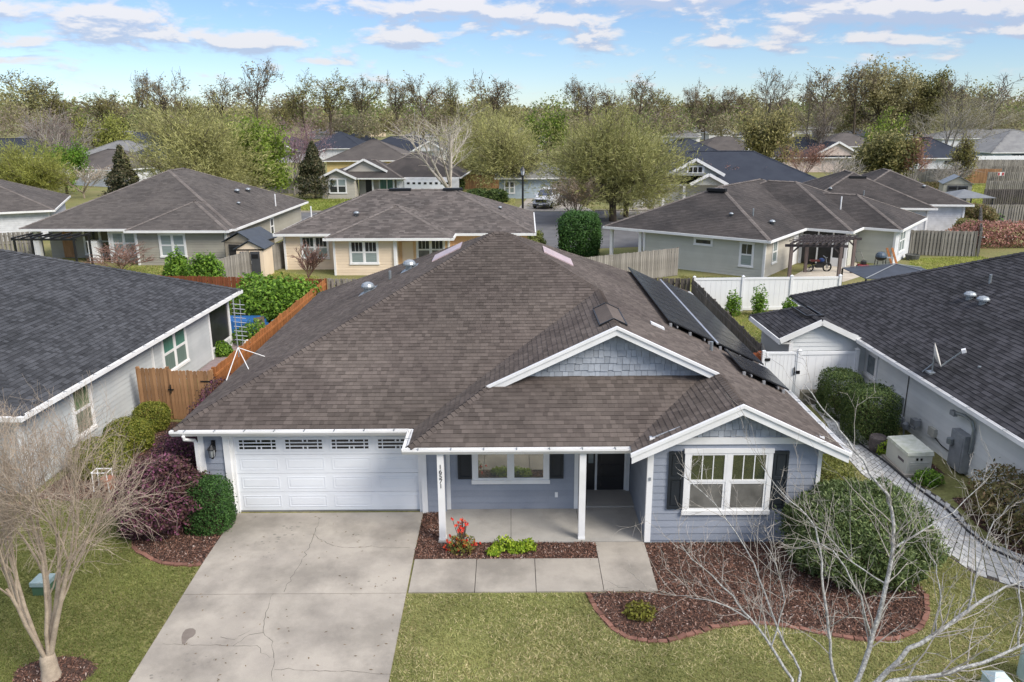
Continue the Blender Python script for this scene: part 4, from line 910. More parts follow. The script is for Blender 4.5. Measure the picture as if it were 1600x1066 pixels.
part(LH, 'gutter', MB().box(-20, .13, -.14, -.02, 2.415, 2.545), WHITE, local=True); part(LH, 'fascia', MB().box(-20, .1, 16.05, 16.09, 2.37, 2.54), WHITE, local=True)
part(LH, 'soffit', MB().box(-19.9, -.0, .02, 16.0, 2.38, 2.40), WHITE2, local=True)
wx = -.45
part(LH, 'wall', MB().box(-19, wx - .001, .5, .62, 0, 2.4).box(wx - .12, wx - .002, .62, 13.35, 0, 2.4).box(-19, wx - .1, 15.5, 15.6, 0, 2.4), GREY_S, local=True)
plr = Plane((wx, .5, 0), (0, 1, 0), (0, 0, 1)); clad(LH, plr, [plr.to3(0, .05), plr.to3(12.85, .05), plr.to3(12.85, 2.38), plr.to3(0, 2.38)], 'board', GREY_S, 'siding_board', .165, local=True, hb=.027)
plf = Plane((-19, .5, 0), (1, 0, 0), (0, 0, 1)); clad(LH, plf, [plf.to3(0, .05), plf.to3(18.55, .05), plf.to3(18.55, 2.38), plf.to3(0, 2.38)], 'board', GREY_S, 'siding_board', .165, local=True, hb=.027)
corner_board(LH, wx - .02, .5, 0, 2.4, .16); corner_board(LH, wx - .02, 13.35, 0, 2.4, .12); corner_board(LH, wx - .05, 15.55, 0, 2.4, .16)
window(LH, plr, 2.42, .58, 1.12, 1.72, 1, 2, 0, .1, (GLASS_OLV, glassmat('olive_lower', (.17, .19, .145), col2=(.12, .14, .10), stretch=(6, 6, .1), rough=.3)), local=True)
window(LH, plr, 8.42, .66, 2.12, 1.68, 2, 2, 0, .1, (GLASS_GRN, glassmat('green_lower', (.15, .21, .185), col2=(.10, .155, .135), stretch=(6, 6, .1), rough=.3)), local=True)
dsp = MB(); dsp.tube([(.05, 8.15, 2.42), (-.1, 8.15, 2.3), (-.40, 8.15, 2.2)], .045, 6); dsp.beam((-.405, 8.15, 2.2), (-.405, 8.15, .1), .08, .06, (0, 1, 0)); part(LH, 'downspout', dsp, WHITE, local=True)
ds2 = MB(); ds2.tube([(.05, .1, 2.42), (-.2, .2, 2.25), (-.38, .36, 2.15)], .045, 6); ds2.beam((-.38, .37, 2.2), (-.38, .37, .1), .08, .06, (0, 1, 0)); part(LH, 'downspout', ds2, WHITE, local=True)
sp_ = part(LH, 'porch_screen', MB().box(wx - .05, wx - .02, 13.42, 15.47, .5, 2.36), SCREEN, local=True); part(sp_, 'screen_frame', MB().box(wx - .06, wx, 13.42, 15.47, .40, .48).box(wx - .06, wx, 13.42, 15.47, 2.32, 2.38), WHITE, local=True)
part(LH, 'porch_knee_wall', MB().box(wx - .1, wx - .01, 13.42, 15.47, 0, .40), GREY_S, local=True); part(LH, 'foundation', MB().box(-19, wx - .03, .53, 15.5, -.1, .06), CONC2, local=True)
# ------------------------------------------------------------------ right neighbour
RH = thing('pale_blue_house', 'pale blue-grey house with charcoal roof and satellite dish right of the paver path', 'house', (12.745, 28.48, -.25), rad(1.1))
house_roof(RH, [('hip', 0, 16, -17, 6.9)], 2.55, SL, ROOF_R, cell=(.145, .18, .34), n_single=300, fascia=False, seed=31)
# wing gable to the left: ridge runs back, hipped at the back
wz = 2.55; wl, wr = -2.9, 0.0; wm = (wl + wr) / 2; wh = wz + SL * (wr - wl) / 2; wy0, wy1 = -.25, 3.4; wd = MB(); wcells = []; rngw = random.Random(8); hb_ = wy1 - (wm - wl)
for side, poly in (('left', [(wl, wy1, wz), (wl, wy0, wz), (wm, wy0, wh), (wm, hb_, wh)]), ('right', [(wr, wy0, wz), (wr, wy1, wz), (wm, hb_, wh), (wm, wy0, wh)]), ('back', [(wr, wy1, wz), (wl, wy1, wz), (wm, hb_, wh)])):
    wd.prism(poly, (0, 0, -.05))
    if side != 'back': wcells += shingle_cells(slope_plane(side, poly[0], SL, wz), [Vector(p) for p in poly], .145, .2, .42, rngw)
wro = part(RH, 'roof', wd, ROOF_R, local=True); mbw = MB()
for c in wcells: piece(mbw, c[0], c[1], c[2], c[3], .016 * (.8 + .5 * c[4]), .004, -.002, c[4])
part(wro, 'shingle_field', mbw, ROOF_R, local=True, kind='stuff'); cpw = MB(); caps(cpw, (wm, wy0, wh), (wm, hb_, wh)); caps(cpw, (wl, wy1, wz), (wm, hb_, wh)); part(wro, 'ridge_cap', cpw, ROOF_R, local=True, kind='stuff')
rvw = MB()
for sx in (-.3, .3): rvw.beam((wm + sx, .5, wh - .02), (wm + sx, 2.0, wh - .02), .06, .08)
rvw.beam((wm - .35, .45, wh + .0), (wm + .35, .45, wh + .0), .07, .08); part(wro, 'ridge_vent', rvw, BLACKM, local=True)
lgut(RH, 0, -17, -.28, -1); rkm = MB()
for a, b in (((wl - .04, wy0 - .03, wz - .06), (wm, wy0 - .03, wh - .05)), ((wm, wy0 - .03, wh - .05), (wr + .02, wy0 - .03, wz - .06))): rkm.beam(a, b, .05, .2)
part(RH, 'rake_board', rkm, WHITE2, local=True); part(RH, 'fascia', MB().box(wl - .06, wl - .01, wy0, wy1, wz - .2, wz - .01), WHITE2, local=True)
part(RH, 'soffit', MB().box(0, .45, -17, 6.8, 2.38, 2.40).box(wl, -2.45, wy0 + .03, 3.3, 2.36, 2.38), WHITE2, local=True)
ww = .45
part(RH, 'wall', MB().box(ww + .002, ww + .12, -16.5, 6.4, 0, 2.42).box(-2.45, ww, .003, .12, 0, 2.4).box(-2.45, -2.33, .12, 3.2, 0, 2.4), PALEBLUE_S, local=True)
prw = Plane((ww, 0, 0), (0, -1, 0), (0, 0, 1)); clad(RH, prw, [prw.to3(0, .06), prw.to3(16.5, .06), prw.to3(16.5, 2.39), prw.to3(0, 2.39)], 'board', PALEBLUE_S, 'siding_board', .165, local=True, hb=.027)
pwg = Plane((-2.45, 0, 0), (1, 0, 0), (0, 0, 1)); clad(RH, pwg, [pwg.to3(0, .06), pwg.to3(2.9, .06), pwg.to3(2.9, 2.45), pwg.to3(1.0, wh - .08), pwg.to3(0, 2.45)], 'board', PALEBLUE_S, 'siding_board', .165, local=True, hb=.027)
corner_board(RH, -2.43, .02, 0, 2.42, .14)
window(RH, prw, .05, 1.10, .95, 1.02, 1, 1, 0, .12, (glassmat('bath_window', (.24, .28, .30)),), local=True)
wv = MB()
for (x, y) in ((3.41, -.98), (3.42, -1.75)):
    hv = MB(); c = Vector((x, y, 2.55 + SL * x)); hv.lathe(c, [(.13, -.1), (.13, .14)], 12); hv.lathe(c + Vector((0, 0, .12)), [(.21, 0), (.21, .05), (.15, .12), (.02, .16)], 12); part(RH, 'roof_vent', hv, GALV, local=True)
pipe_vent(RH, (4.35, -.49, 2.55 + SL * 4.35), .32); pipe_vent(RH, (1.2, -5.6, 2.55 + SL * 1.2), .05)
# utilities on the right neighbour's wall (fixed to the wall: parts of the house)
def ubox(name, y0, y1, z0, z1, d, m=GREYBOX): return part(RH, name, MB().box(ww - .02 - d, ww - .02, y0, y1, z0, z1), m, local=True)
eb = ubox('electric_panel', -7.05, -6.35, .35, 1.5, .24); part(eb, 'panel_door', MB().box(ww - .275, ww - .26, -6.98, -6.42, .42, 1.42), GREYBOX, local=True); part(eb, 'meter_glass', MB().lathe((ww - .35, -6.5, 1.15), [(.10, -.08), (.10, .08)], 10), GALV, local=True)
cnd = MB(); cnd.tube([(ww - .09, -7.12, 1.0), (ww - .09, -7.12, 1.75), (ww - .14, -7.05, 1.98), (ww - .22, -6.8, 2.06), (ww - .28, -6.5, 2.02)], .05, 8); part(RH, 'conduit', cnd, GALV, local=True); part(RH, 'weather_head', MB().obox((ww - .3, -6.38, 1.98), (.06, 0, 0), (0, .11, 0), (0, 0, .07)), GREYBOX, local=True)
ubox('junction_box', -5.25, -4.9, .72, .98, .12, mat('beige_box', (.45, .45, .40))); part(RH, 'cable', MB().tube([(ww - .05, -4.9, .78), (ww - .06, -5.6, .62), (ww - .06, -6.35, .60)], .018, 5), BLACKM, local=True)
part(RH, 'cable', MB().tube([(ww - .04, -3.2, .5), (ww - .035, -3.2, 2.37)], .015, 5), BLACKM, local=True)
ubox('meter_box', -3.05, -2.45, .55, 1.25, .26)
for (y, z0, z1, rr) in ((-2.25, .05, 1.35, .03), (-2.38, .05, 1.15, .035), (-2.75, .05, .6, .04)): part(RH, 'pipe', MB().tube([(ww - .16, y, z0), (ww - .16, y, z1), (ww - .03, y, z1 + .08)], rr, 6), GALV, local=True)
gm = MB(); gm.lathe((ww - .3, -3.45, .42), [(.14, 0), (.17, .08), (.17, .26), (.1, .34)], 10); gm.tube([(ww - .3, -3.1, .1), (ww - .3, -3.15, .75), (ww - .3, -3.45, .82), (ww - .3, -3.75, .75), (ww - .3, -3.85, .1)], .028, 6); gm.lathe((ww - .3, -3.9, .45), [(.08, 0), (.12, .05), (.12, .2), (.05, .26)], 10); part(RH, 'gas_meter', gm, GREYBOX, local=True)
rg = MB(); rg.tube([(ww - .2, -3.9, .6), (ww - .2, -4.25, .6), (ww - .2, -4.25, .9), (ww - .05, -4.25, .95)], .03, 6); rg.box(ww - .3, ww - .1, -4.4, -4.1, .75, .95); part(RH, 'gas_regulator', rg, GREYBOX, local=True)
# ------------------------------------------------------------------ houses behind
def pwall(root, p, q): return wallplane((p[0], p[1], 0), (q[0], q[1], 0))
CELL = (.20, .24, .45)
CAP_T = mat('tan_cap_shingle', (.155, .135, .122), (.12, .104, .095), rough=.92, rnd=.15, nscale=.8)
# cream house straight behind
CH = thing('cream_house', 'cream and apricot house with mottled taupe hip roof directly behind the blue house', 'house', (-16.1, 54.3, 0), rad(-1.0))
house_roof(CH, [('hip', 0, 17.7, 0, 12), ('hip', 3.9, 12.3, -2.1, 6)], 2.55, .40, ROOF_P, cell=CELL, seed=41, capm=CAP_T)
saw_wall(CH, (.5, .5), (4.4, .5), 2.4, PEACH_S); saw_wall(CH, (.5, 11.5), (.5, .5), 2.4, PEACH_S); saw_wall(CH, (4.4, -1.6), (8.5, -1.6), 2.4, PEACH_S); saw_wall(CH, (4.4, .5), (4.4, -1.6), 2.4, PEACH_S); saw_wall(CH, (8.5, -1.6), (8.5, -.6), 2.4, PEACH_S); saw_wall(CH, (8.5, -.6), (11.9, -.6), 2.4, ORANGE_S); saw_wall(CH, (11.9, .5), (17.2, .5), 2.4, ORANGE_S); saw_wall(CH, (11.9, -.6), (11.9, .5), 2.4, ORANGE_S)
for x, y in ((.5, .5), (4.4, -1.6), (8.5, -1.6), (11.9, -.6)): corner_board(CH, x, y, 0, 2.4, .14)
window(CH, pwall(CH, (.5, .5), (4.4, .5)), 1.1, .72, 1.95, 1.65, 2, 2, 2, .11, (GLASS_D, GLASS_B), local=True); window(CH, pwall(CH, (4.4, -1.6), (8.5, -1.6)), 1.0, .72, 1.95, 1.65, 2, 2, 2, .11, (GLASS_D, GLASS_B), local=True)
window(CH, pwall(CH, (8.5, -.6), (11.9, -.6)), 1.2, .72, 1.95, 1.65, 2, 2, 2, .11, (GLASS_D, GLASS_SCR), local=True); part(CH, 'porch_column', MB().box(8.35, 8.52, -1.75, -1.6, 0, 2.4), WHITE, local=True); part(CH, 'back_door', MB().box(8.75, 9.5, -.66, -.62, .05, 2.1), PEACH_S, local=True)
roof_vent(CH, (5.2, 2.3, 2.55 + .4 * 2.3), sc=1.1); part(CH, 'roof_vent', MB().box(7.0, 8.6, 5.7, 6.05, 4.88, 5.06), BLACKM, local=True); part(CH, 'roof_vent', MB().box(11.0, 12.4, 5.7, 6.05, 4.88, 5.06), BLACKM, local=True); pipe_vent(CH, (1.6, 3.8, 2.55 + .4 * 1.6), .8, m=WHITE); roof_vent(CH, (15.2, 5.2, 2.55 + .4 * 2.5), sc=.8)
# khaki house at the left
KH = thing('khaki_house', 'khaki sided house with big grey-brown hip roof and back patio, behind the left neighbour', 'house', (-35.4, 57.6, 0), rad(-2.0))
house_roof(KH, [('hip', 0, 15.7, 0, 18.5), ('hip', 8.2, 15.5, -.9, 6.4)], 2.55, .455, ROOF_T, cell=CELL, seed=42, capm=CAP_T)
saw_wall(KH, (6.2, .6), (8.7, .6), 2.4, TAN_S); saw_wall(KH, (8.7, -.4), (15.0, -.4), 2.4, TAN_S); saw_wall(KH, (15.2, -.4), (15.2, 17.9), 2.4, TAN_S); saw_wall(KH, (.5, 2.6), (6.2, 2.6), 2.4, TAN_S); saw_wall(KH, (8.7, .6), (8.7, -.4), 2.4, TAN_S)
for x, y in ((8.7, -.4), (15.15, -.4), (6.2, .6), (.6, .6)): corner_board(KH, x, y, 0, 2.4, .15)
window(KH, pwall(KH, (6.2, .6), (8.7, .6)), .1, .55, 1.9, 1.75, 2, 2, 0, .12, (GLASS_B, GLASS_B), local=True); window(KH, pwall(KH, (8.7, -.4), (15, -.4)), 1.6, .55, 1.95, 1.75, 2, 2, 0, .12, (GLASS_B, GLASS_B), local=True)
window(KH, pwall(KH, (.5, 2.6), (6.2, 2.6)), 2.6, .2, 2.6, 2.1, 2, 2, 0, .1, (GLASS_D, GLASS_D), local=True); part(KH, 'back_door', MB().box(1.5, 2.3, 2.52, 2.58, .05, 2.1), CEDAR_L, local=True); window(KH, Plane((15.2, 0, 0), (0, 1, 0), (0, 0, 1)), 9.0, .7, .9, 1.5, 1, 2, 0, .1, (GLASS_D,), local=True)
roof_vent(KH, (12.3, 10.2, 2.55 + .455 * 3.4), sc=1.2); roof_vent(KH, (12.5, 12.2, 2.55 + .455 * 3.2), sc=1.2); roof_vent(KH, (13.6, 6.8, 2.55 + .455 * 2.1), sc=.8); pipe_vent(KH, (15.0, 11.5, 2.8), 1.1, m=WHITE)
# grey house with stepped roof behind the white fence
GH = thing('sage_grey_house', 'sage grey house with stepped brown roof and screened porch behind the white fence', 'house', (16.24, 50.0, 0), rad(-37))
house_roof(GH, [('hip', -12, 0, 0, 20), ('hip', -11, 3.1, 7.1, 19), ('hip', -10, 5.6, 9.8, 18)], 2.55, .44, ROOF_G, cell=CELL, seed=43, capm=CAP_T)
saw_wall(GH, (-9.0, .45), (-.45, .45), 2.4, SAGE_S); saw_wall(GH, (-.45, .45), (-.45, 7.4), 2.4, BEIGE_S); saw_wall(GH, (2.7, 8.0), (2.7, 10.2), 2.4, SAGE_S); saw_wall(GH, (2.7, 10.2), (5.15, 10.2), 2.4, SAGE_S); saw_wall(GH, (5.15, 10.2), (5.15, 17.5), 2.4, WHITE_S); saw_wall(GH, (-9.0, 4.0), (-9.0, .45), 2.4, SAGE_S)
for x, y in ((-.45, .45), (2.7, 7.5), (5.15, 10.2), (-9.0, .45), (-.45, 7.4)): corner_board(GH, x, y, 0, 2.4, .15)
gpl = pwall(GH, (-9, .45), (-.45, .45)); window(GH, gpl, 3.7, 1.75, 1.35, .55, 1, 1, 0, .1, (GLASS_D,), local=True); window(GH, gpl, 6.9, .62, .98, 1.65, 1, 2, 1, .1, (GLASS_D, GLASS_B), local=True)
gpr = Plane((-.45, 0, 0), (0, 1, 0), (0, 0, 1)); window(GH, gpr, 1.8, .7, .98, 1.6, 1, 2, 1, .1, (GLASS_B, GLASS_B), local=True); part(GH, 'back_door', MB().box(-.44, -.40, 6.0, 6.9, .05, 2.1), WHITE, local=True)
window(GH, Plane((5.15, 0, 0), (0, 1, 0), (0, 0, 1)), 11.6, .6, 1.8, 1.75, 2, 2, 0, .1, (GLASS_B, GLASS_B), local=True)
sc_ = part(GH, 'porch_screen', MB().box(-.3, 2.7, 7.46, 7.50, .1, 2.36), SCREEN, local=True); part(sc_, 'screen_frame', MB().box(-.36, -.26, 7.42, 7.52, 0, 2.4).box(.75, .85, 7.42, 7.52, 0, 2.4).box(1.75, 1.85, 7.42, 7.52, 0, 2.4).box(2.6, 2.76, 7.42, 7.55, 0, 2.4).box(-.26, 1.75, 7.42, 7.5, 1.95, 2.05), WHITE, local=True)
part(GH, 'porch_screen', MB().box(2.68, 2.71, 7.56, 8.0, .6, 2.36), SCREEN, local=True); part(GH, 'porch_knee_wall', MB().box(1.85, 2.6, 7.40, 7.52, 0, .6), WHITE, local=True)
for x in (-11.6, -9.3): part(GH, 'porch_column', MB().box(x - .1, x + .1, .3, .5, 0, 2.4), WHITE, local=True)
roof_vent(GH, (-3.6, 2.4, 2.55 + .44 * 2.4), sc=.8); pipe_vent(GH, (-2.4, 3.2, 3.7), .4); part(GH, 'roof_vent', MB().box(-6.6, -5.2, 5.0, 5.35, 4.92, 5.12), DARK, local=True); roof_vent(GH, (-1.2, 3.6, 2.55 + .44 * 1.2), sc=1.1); pipe_vent(GH, (1.0, 11.5, 3.4), 1.0, m=WHITE)
dsg = MB(); dsg.beam((-.35, .3, 2.35), (-.35, .3, .1), .09, .07); dsg.beam((3.0, 7.2, 2.4), (2.85, 7.4, 2.2), .09, .07); part(GH, 'downspout', dsg, WHITE, local=True)
# brown roofed house further right
BH = thing('white_sided_house', 'white sided house with dark brown roof and garage wall behind the sage grey house', 'house', (24.5, 68.5, 0), rad(-8))
house_roof(BH, [('hip', 0, 11.0, 0, 13.5), ('hip', 4, 15.0, 3.0, 16)], 2.55, .46, ROOF_G, cell=CELL, seed=44, capm=CAP_T)
saw_wall(BH, (.5, .5), (10.5, .5), 2.4, WHITE_S); saw_wall(BH, (10.5, .5), (10.5, 3.5), 2.4, WHITE_S); saw_wall(BH, (10.6, 3.5), (14.5, 3.5), 2.4, WHITE_S); saw_wall(BH, (14.5, 3.5), (14.5, 15), 2.4, WHITE_S)
for x, y in ((10.5, .5), (14.5, 3.5)): corner_board(BH, x, y, 0, 2.4, .15)
part(BH, 'garage_door', MB().box(5.2, 9.6, .40, .44, 0, 2.1), DOORW, local=True); part(BH, 'roof_vent', MB().box(5.0, 6.4, 4.4, 4.7, 4.62, 4.82), DARK, local=True); roof_vent(BH, (3.0, 2.6, 2.55 + .46 * 2.6), sc=.8); roof_vent(BH, (11.7, 5.6, 2.55 + .46 * 2.6), sc=.8); pipe_vent(BH, (5.6, 1.8, 3.3), .5)
# house corner at far left
FH = thing('grey_sided_house', 'grey house corner with taupe roof and white eave at the left edge', 'house', (-58, 62.0, 0), rad(23))
house_roof(FH, [('hip', 0, 20, 0, 14)], 2.55, .42, ROOF_T, cell=CELL, seed=45, capm=CAP_T)
saw_wall(FH, (.5, .5), (19.5, .5), 2.4, WHITE_S); saw_wall(FH, (19.5, .5), (19.5, 13.5), 2.4, WHITE_S); corner_board(FH, 19.5, .5, 0, 2.4, .15)
# beige house across the street with garage
EH = thing('beige_house', 'beige house with two white gables, garage and dark front door across the street', 'house', (-23.6, 104.0, 0), rad(-3))
house_roof(EH, [('hip', 4.2, 17.2, .6, 14), ('hip', .2, 10.0, -.6, 8)], 2.6, .47, ROOF_G, seed=46, capm=CAP_T); ro = MB()
for (x0, x1, y0, y1, z0, s) in ((-.6, 4.2, -1.6, 5, 2.6, .47), (1.9, 7.7, .6, 5, 3.35, .5)):
    for side, poly in gable_planes(x0, x1, y0, y1, z0, s)[0]: ro.prism(poly, (0, 0, -.06))
part(EH, 'gable_roof', ro, ROOF_G, local=True)
for (x0, x1, y, z0, s) in ((-.6, 4.2, -1.65, 2.6, .47), (1.9, 7.7, .55, 3.35, .5)):
    m_ = (x0 + x1) / 2; z1 = z0 + s * (x1 - x0) / 2; k = MB(); k.beam((x0 - .1, y, z0 - .05), (m_, y, z1), .08, .26); k.beam((m_, y, z1), (x1 + .1, y, z0 - .05), .08, .26); part(EH, 'rake_board', k, WHITE, local=True)
gable_wall(EH, -.4, 4.0, -1.2, 2.6, .47, BEIGE_S); gable_wall(EH, 2.2, 7.4, .9, 3.35, .5, BEIGE_S)
saw_wall(EH, (-.3, -1.2), (3.9, -1.2), 2.55, BEIGE_S); saw_wall(EH, (3.9, -1.2), (3.9, .8), 2.55, BEIGE_S); saw_wall(EH, (3.9, 1.2), (9.0, 1.2), 2.5, BEIGE_S); saw_wall(EH, (9.0, .2), (17, .2), 2.5, WHITE_S); saw_wall(EH, (-.3, 8), (-.3, -1.2), 2.5, BEIGE_S)
window(EH, wallplane((-.3, -1.2, 0), (3.9, -1.2, 0)), .9, .7, 2.3, 1.9, 2, 2, 0, .12, (GLASS_B, GLASS_D), local=True); window(EH, wallplane((3.9, 1.2, 0), (9, 1.2, 0)), 2.6, .9, 2.1, 1.5, 2, 1, 0, .12, (GLASS_GRN,), local=True)
part(EH, 'front_door', MB().box(4.8, 5.8, 1.1, 1.15, .05, 2.2), BLACKM, local=True); [part(EH, 'porch_column', MB().box(x - .1, x + .1, .2, .4, 0, 2.5), WHITE, local=True) for x in (5.9, 8.6)]
gdr = part(EH, 'garage_door', MB().box(10.0, 16.0, .08, .14, 0, 2.2), DOORW, local=True)
for i in range(8): part(gdr, 'pane', MB().box(10.35 + i * .72, 10.7 + i * .72, .05, .08, 1.75, 2.0), DARK, local=True)
# simpler far houses
def far_house(label, px, py, w, d, rz, wallm, roofm, s=.45, z0=2.6, gable=None, Y=None, wins=(), kindname='far_house', vents=0, dorm=None, gar=None):
    p = atz(px, py, z0) if Y is None else at(px, py, Y)
    r = thing('house', label, 'house', (p[0], p[1], 0), rad(rz)); x0, x1 = -w / 2, w / 2
    house_roof(r, [('hip', x0, x1, 0, d)], z0, s, roofm, seed=int(abs(px)))
    saw_wall(r, (x0 + .5, .5), (x1 - .5, .5), z0 - .1, wallm, .3); saw_wall(r, (x1 - .5, .5), (x1 - .5, d - .5), z0 - .1, wallm, .3); saw_wall(r, (x0 + .5, d - .5), (x0 + .5, .5), z0 - .1, wallm, .3)
    for (x, v, ww_, hh) in wins: window(r, wallplane((x0 + .5, .5, 0), (x1 - .5, .5, 0)), x - x0 - .5, v, ww_, hh, 2 if ww_ > 1.3 else 1, 2, 0, .12, (GLASS_D, GLASS_B), local=True)
    if gable:
        for (gx_, gw, yf, gz0, glit) in gable:
            k = MB(); s2 = .55
            for side, poly in gable_planes(gx_ - gw / 2, gx_ + gw / 2, yf, d * .5, gz0, s2)[0]: k.prism(poly, (0, 0, -.07))
            part(r, 'gable_roof', k, roofm, local=True); z1 = gz0 + s2 * gw / 2; q = MB(); q.beam((gx_ - gw / 2 - .15, yf - .05, gz0 - .05), (gx_, yf - .05, z1), .1, .32); q.beam((gx_, yf - .05, z1), (gx_ + gw / 2 + .15, yf - .05, gz0 - .05), .1, .32); part(r, 'rake_board', q, WHITE, local=True)
            gable_wall(r, gx_ - gw / 2 + .25, gx_ + gw / 2 - .25, yf + .3, gz0, s2, wallm)
            if glit:
                lw = part(r, 'window', MB().box(gx_ - .95, gx_ + .95, yf + .2, yf + .3, gz0 + .15, gz0 + .95), WHITE, local=True)
                for i in range(3): part(lw, 'pane', MB().box(gx_ - .75 + i * .52, gx_ - .75 + i * .52 + .4, yf + .17, yf + .21, gz0 + .28, gz0 + .82), DARK, local=True)
    if gar: part(r, 'garage_door', MB().box(gar[0], gar[1], .38, .44, 0, 2.2), DOORW if len(gar) < 3 else gar[2], local=True)
    for i in range(vents): part(r, 'roof_vent', MB().box(-1.6 + i * 2.4, -.2 + i * 2.4, d / 2 - .7, d / 2 - .4, z0 + s * d / 2 - .25, z0 + s * d / 2 - .02), DARK, local=True)
    return r
far_house('yellow sided house with grey-brown hip roof just behind the beige house', 575, 251, 15, 14, 0, YELLOW_S, ROOF_T, z0=3.0, wins=((-2.2, .9, 1.9, 1.4),))
far_house('dark slate roofed house with white rake, farther back left of the magnolia', 440, 236, 16, 13, 4, WHITE_S, ROOF_N, gable=((-1, 8.5, -1.0, 2.6, False),))
far_house('dark blue roofed house with white garage between the magnolia and the wood', 520, 232, 15, 16, -3, WHITE_S, ROOF_N, s=.5, gar=(3.5, 6.8), vents=2)
far_house('small dark roofed house half hidden by a tree behind the yellow house', 560, 222, 13, 12, 10, PEACH_S, ROOF_N)
far_house('slate roofed house with white gable end beside the pale birch', 622, 236, 19, 13, -4, WHITE_S, ROOF_N, gable=((7, 7, -.5, 2.7, False),))
far_house('cream gable house deep in the trees behind the slate roofs', 590, 205, 9, 8, 20, PEACH_S, ROOF_T, gable=((0, 8, -.5, 2.6, False),))
far_house('white gabled house seen through the trees left of the large olive tree', 830, 222, 9, 9, 35, WHITE_S, ROOF_K, s=.8, z0=3.2, gable=((0, 8, -.5, 3.2, False),))
far_house('blue-grey cottage with white porch posts behind the parked white car', 836, 278, 10, 8, 0, LBLUE_S, ROOF_K, s=.42, wins=((-3.9, .6, 1.4, 1.6), (2, .6, 1.4, 1.6)))
far_house('pale grey roofed house with small white gable at the left beyond the khaki house', 158, 252, 17, 15, -8, LBLUE_S, ROOF_K, s=.45, gable=((2, 6.5, -.6, 2.8, False),))
far_house('brown roofed house with white eave behind the dark magnolia at the left', 128, 264, 15, 12, -28, WHITE_S, ROOF_T)
far_house('navy roofed house with ridge vents left of the feathery olive tree', 222, 256, 13, 16, 0, WHITE_S, ROOF_N, s=.45, vents=2)
far_house('navy roofed house at the left edge behind the yellow-green tree', 20, 246, 26, 14, 2, LBLUE_S, ROOF_N, s=.5)
far_house('dark roofed house behind the bare white-limbed tree at the left', 105, 240, 19, 12, -4, WHITE_S, ROOF_N)
far_house('slate roofed house behind the navy roofed house at the left', 215, 226, 15, 11, 0, WHITE_S, ROOF_N, s=.6)
far_house('navy roofed house right of the big olive tree', 1086, 249, 15, 13, 6, WHITE_S, ROOF_N, s=.5, vents=1)
nv = far_house('large dark roofed house with two small gables and a three-pane gable window', 1140, 288, 22, 15, -7, SAGE_S, ROOF_N, s=.44, gable=((-3.9, 6.0, -1.2, 3.7, True), (-2.5, 3.8, -2.0, 2.75, False)))
[part(nv, 'porch_column', MB().box(x - .14, x + .14, -.9, -.6, 0, 2.5), WHITE, local=True) for x in (-9.5, -7.3, -5.0)]
far_house('brown roofed house with white gable and three small panes behind the navy roof', 1150, 238, 16, 13, 10, WHITE_S, ROOF_T, gable=((5, 7, -.8, 2.8, True),))
far_house('navy roofed house with pale walls beside the cream gable', 1268, 246, 15, 13, -2, PINK_S, ROOF_N, s=.5, gable=((4.5, 8, -.2, 3.0, False),))
far_house('grey-brown hip roofed house behind the dense olive shrub tree', 1335, 229, 15, 13, 0, BEIGE_S, ROOF_T)
far_house('white house with dark pyramid roof and two windows behind the far wooden fence', 1468, 247, 13.5, 12, 0, WHITE_S, ROOF_N, s=.55, wins=((-4.4, .6, 1.2, 1.7), (1.0, .6, 1.2, 1.7)), vents=1)
far_house('light blue house with slate roof and open garage at the right edge', 1618, 238, 17, 16, 0, LBLUE_S, ROOF_K, s=.5, gar=(-4.2, 2.2, DARK))  # open garage is a near-black panel: the shade inside put into colour
far_house('pale roofed long white house near the wood at the far right', 1560, 216, 34, 16, 2, WHITE_S, ROOF_K, s=.3)
for i, (px, py, lab, w) in enumerate([(1062, 214, 'pale house among trees above the navy roof', 12), (1225, 206, 'white walled house among trees behind the bare pale crepe myrtle', 13), (1312, 205, 'white house with grey roof deep in the wood right of centre', 14), (1350, 212, 'small white house behind the oak grove', 11), (1130, 208, 'pale roofed house deep among the thin trees', 12), (845, 214, 'distant pale roof behind the olive crown', 10), (1420, 210, 'distant white house behind the grey bare tree', 14), (1090, 205, 'far white house with grey roof left of the thin wispy trees', 12), (1180, 213, 'pale house with grey roof between the two olive trees at the right', 12), (1255, 201, 'tiny white house deep in the wood above the bare crepe myrtle', 13), (1530, 205, 'far pale roof behind the copper and grey trees at the right', 16), (35, 222, 'far slate roof behind the bare white-limbed trees at the left edge', 15), (185, 214, 'far grey roof in front of the bright yellow-green wood tree', 13), (500, 208, 'far grey roofed house above the dark blue roof behind the magnolia', 13), (660, 214, 'far white house with grey roof right of the birch', 12), (770, 212, 'far pale house between the birch and the street lamp', 12)]):
    far_house(lab, px, py, w, 10, (i * 37) % 40 - 20, WHITE_S, ROOF_K, s=.45)
print('neighbours ok')
# ------------------------------------------------------------------ fences and gates
fence('cedar_fence', 'long stained cedar picket fence running back along the left side yard', (-10.35, 26.6), (-9.95, 42.1), 1.83, CEDAR, side=-1, seed=51)
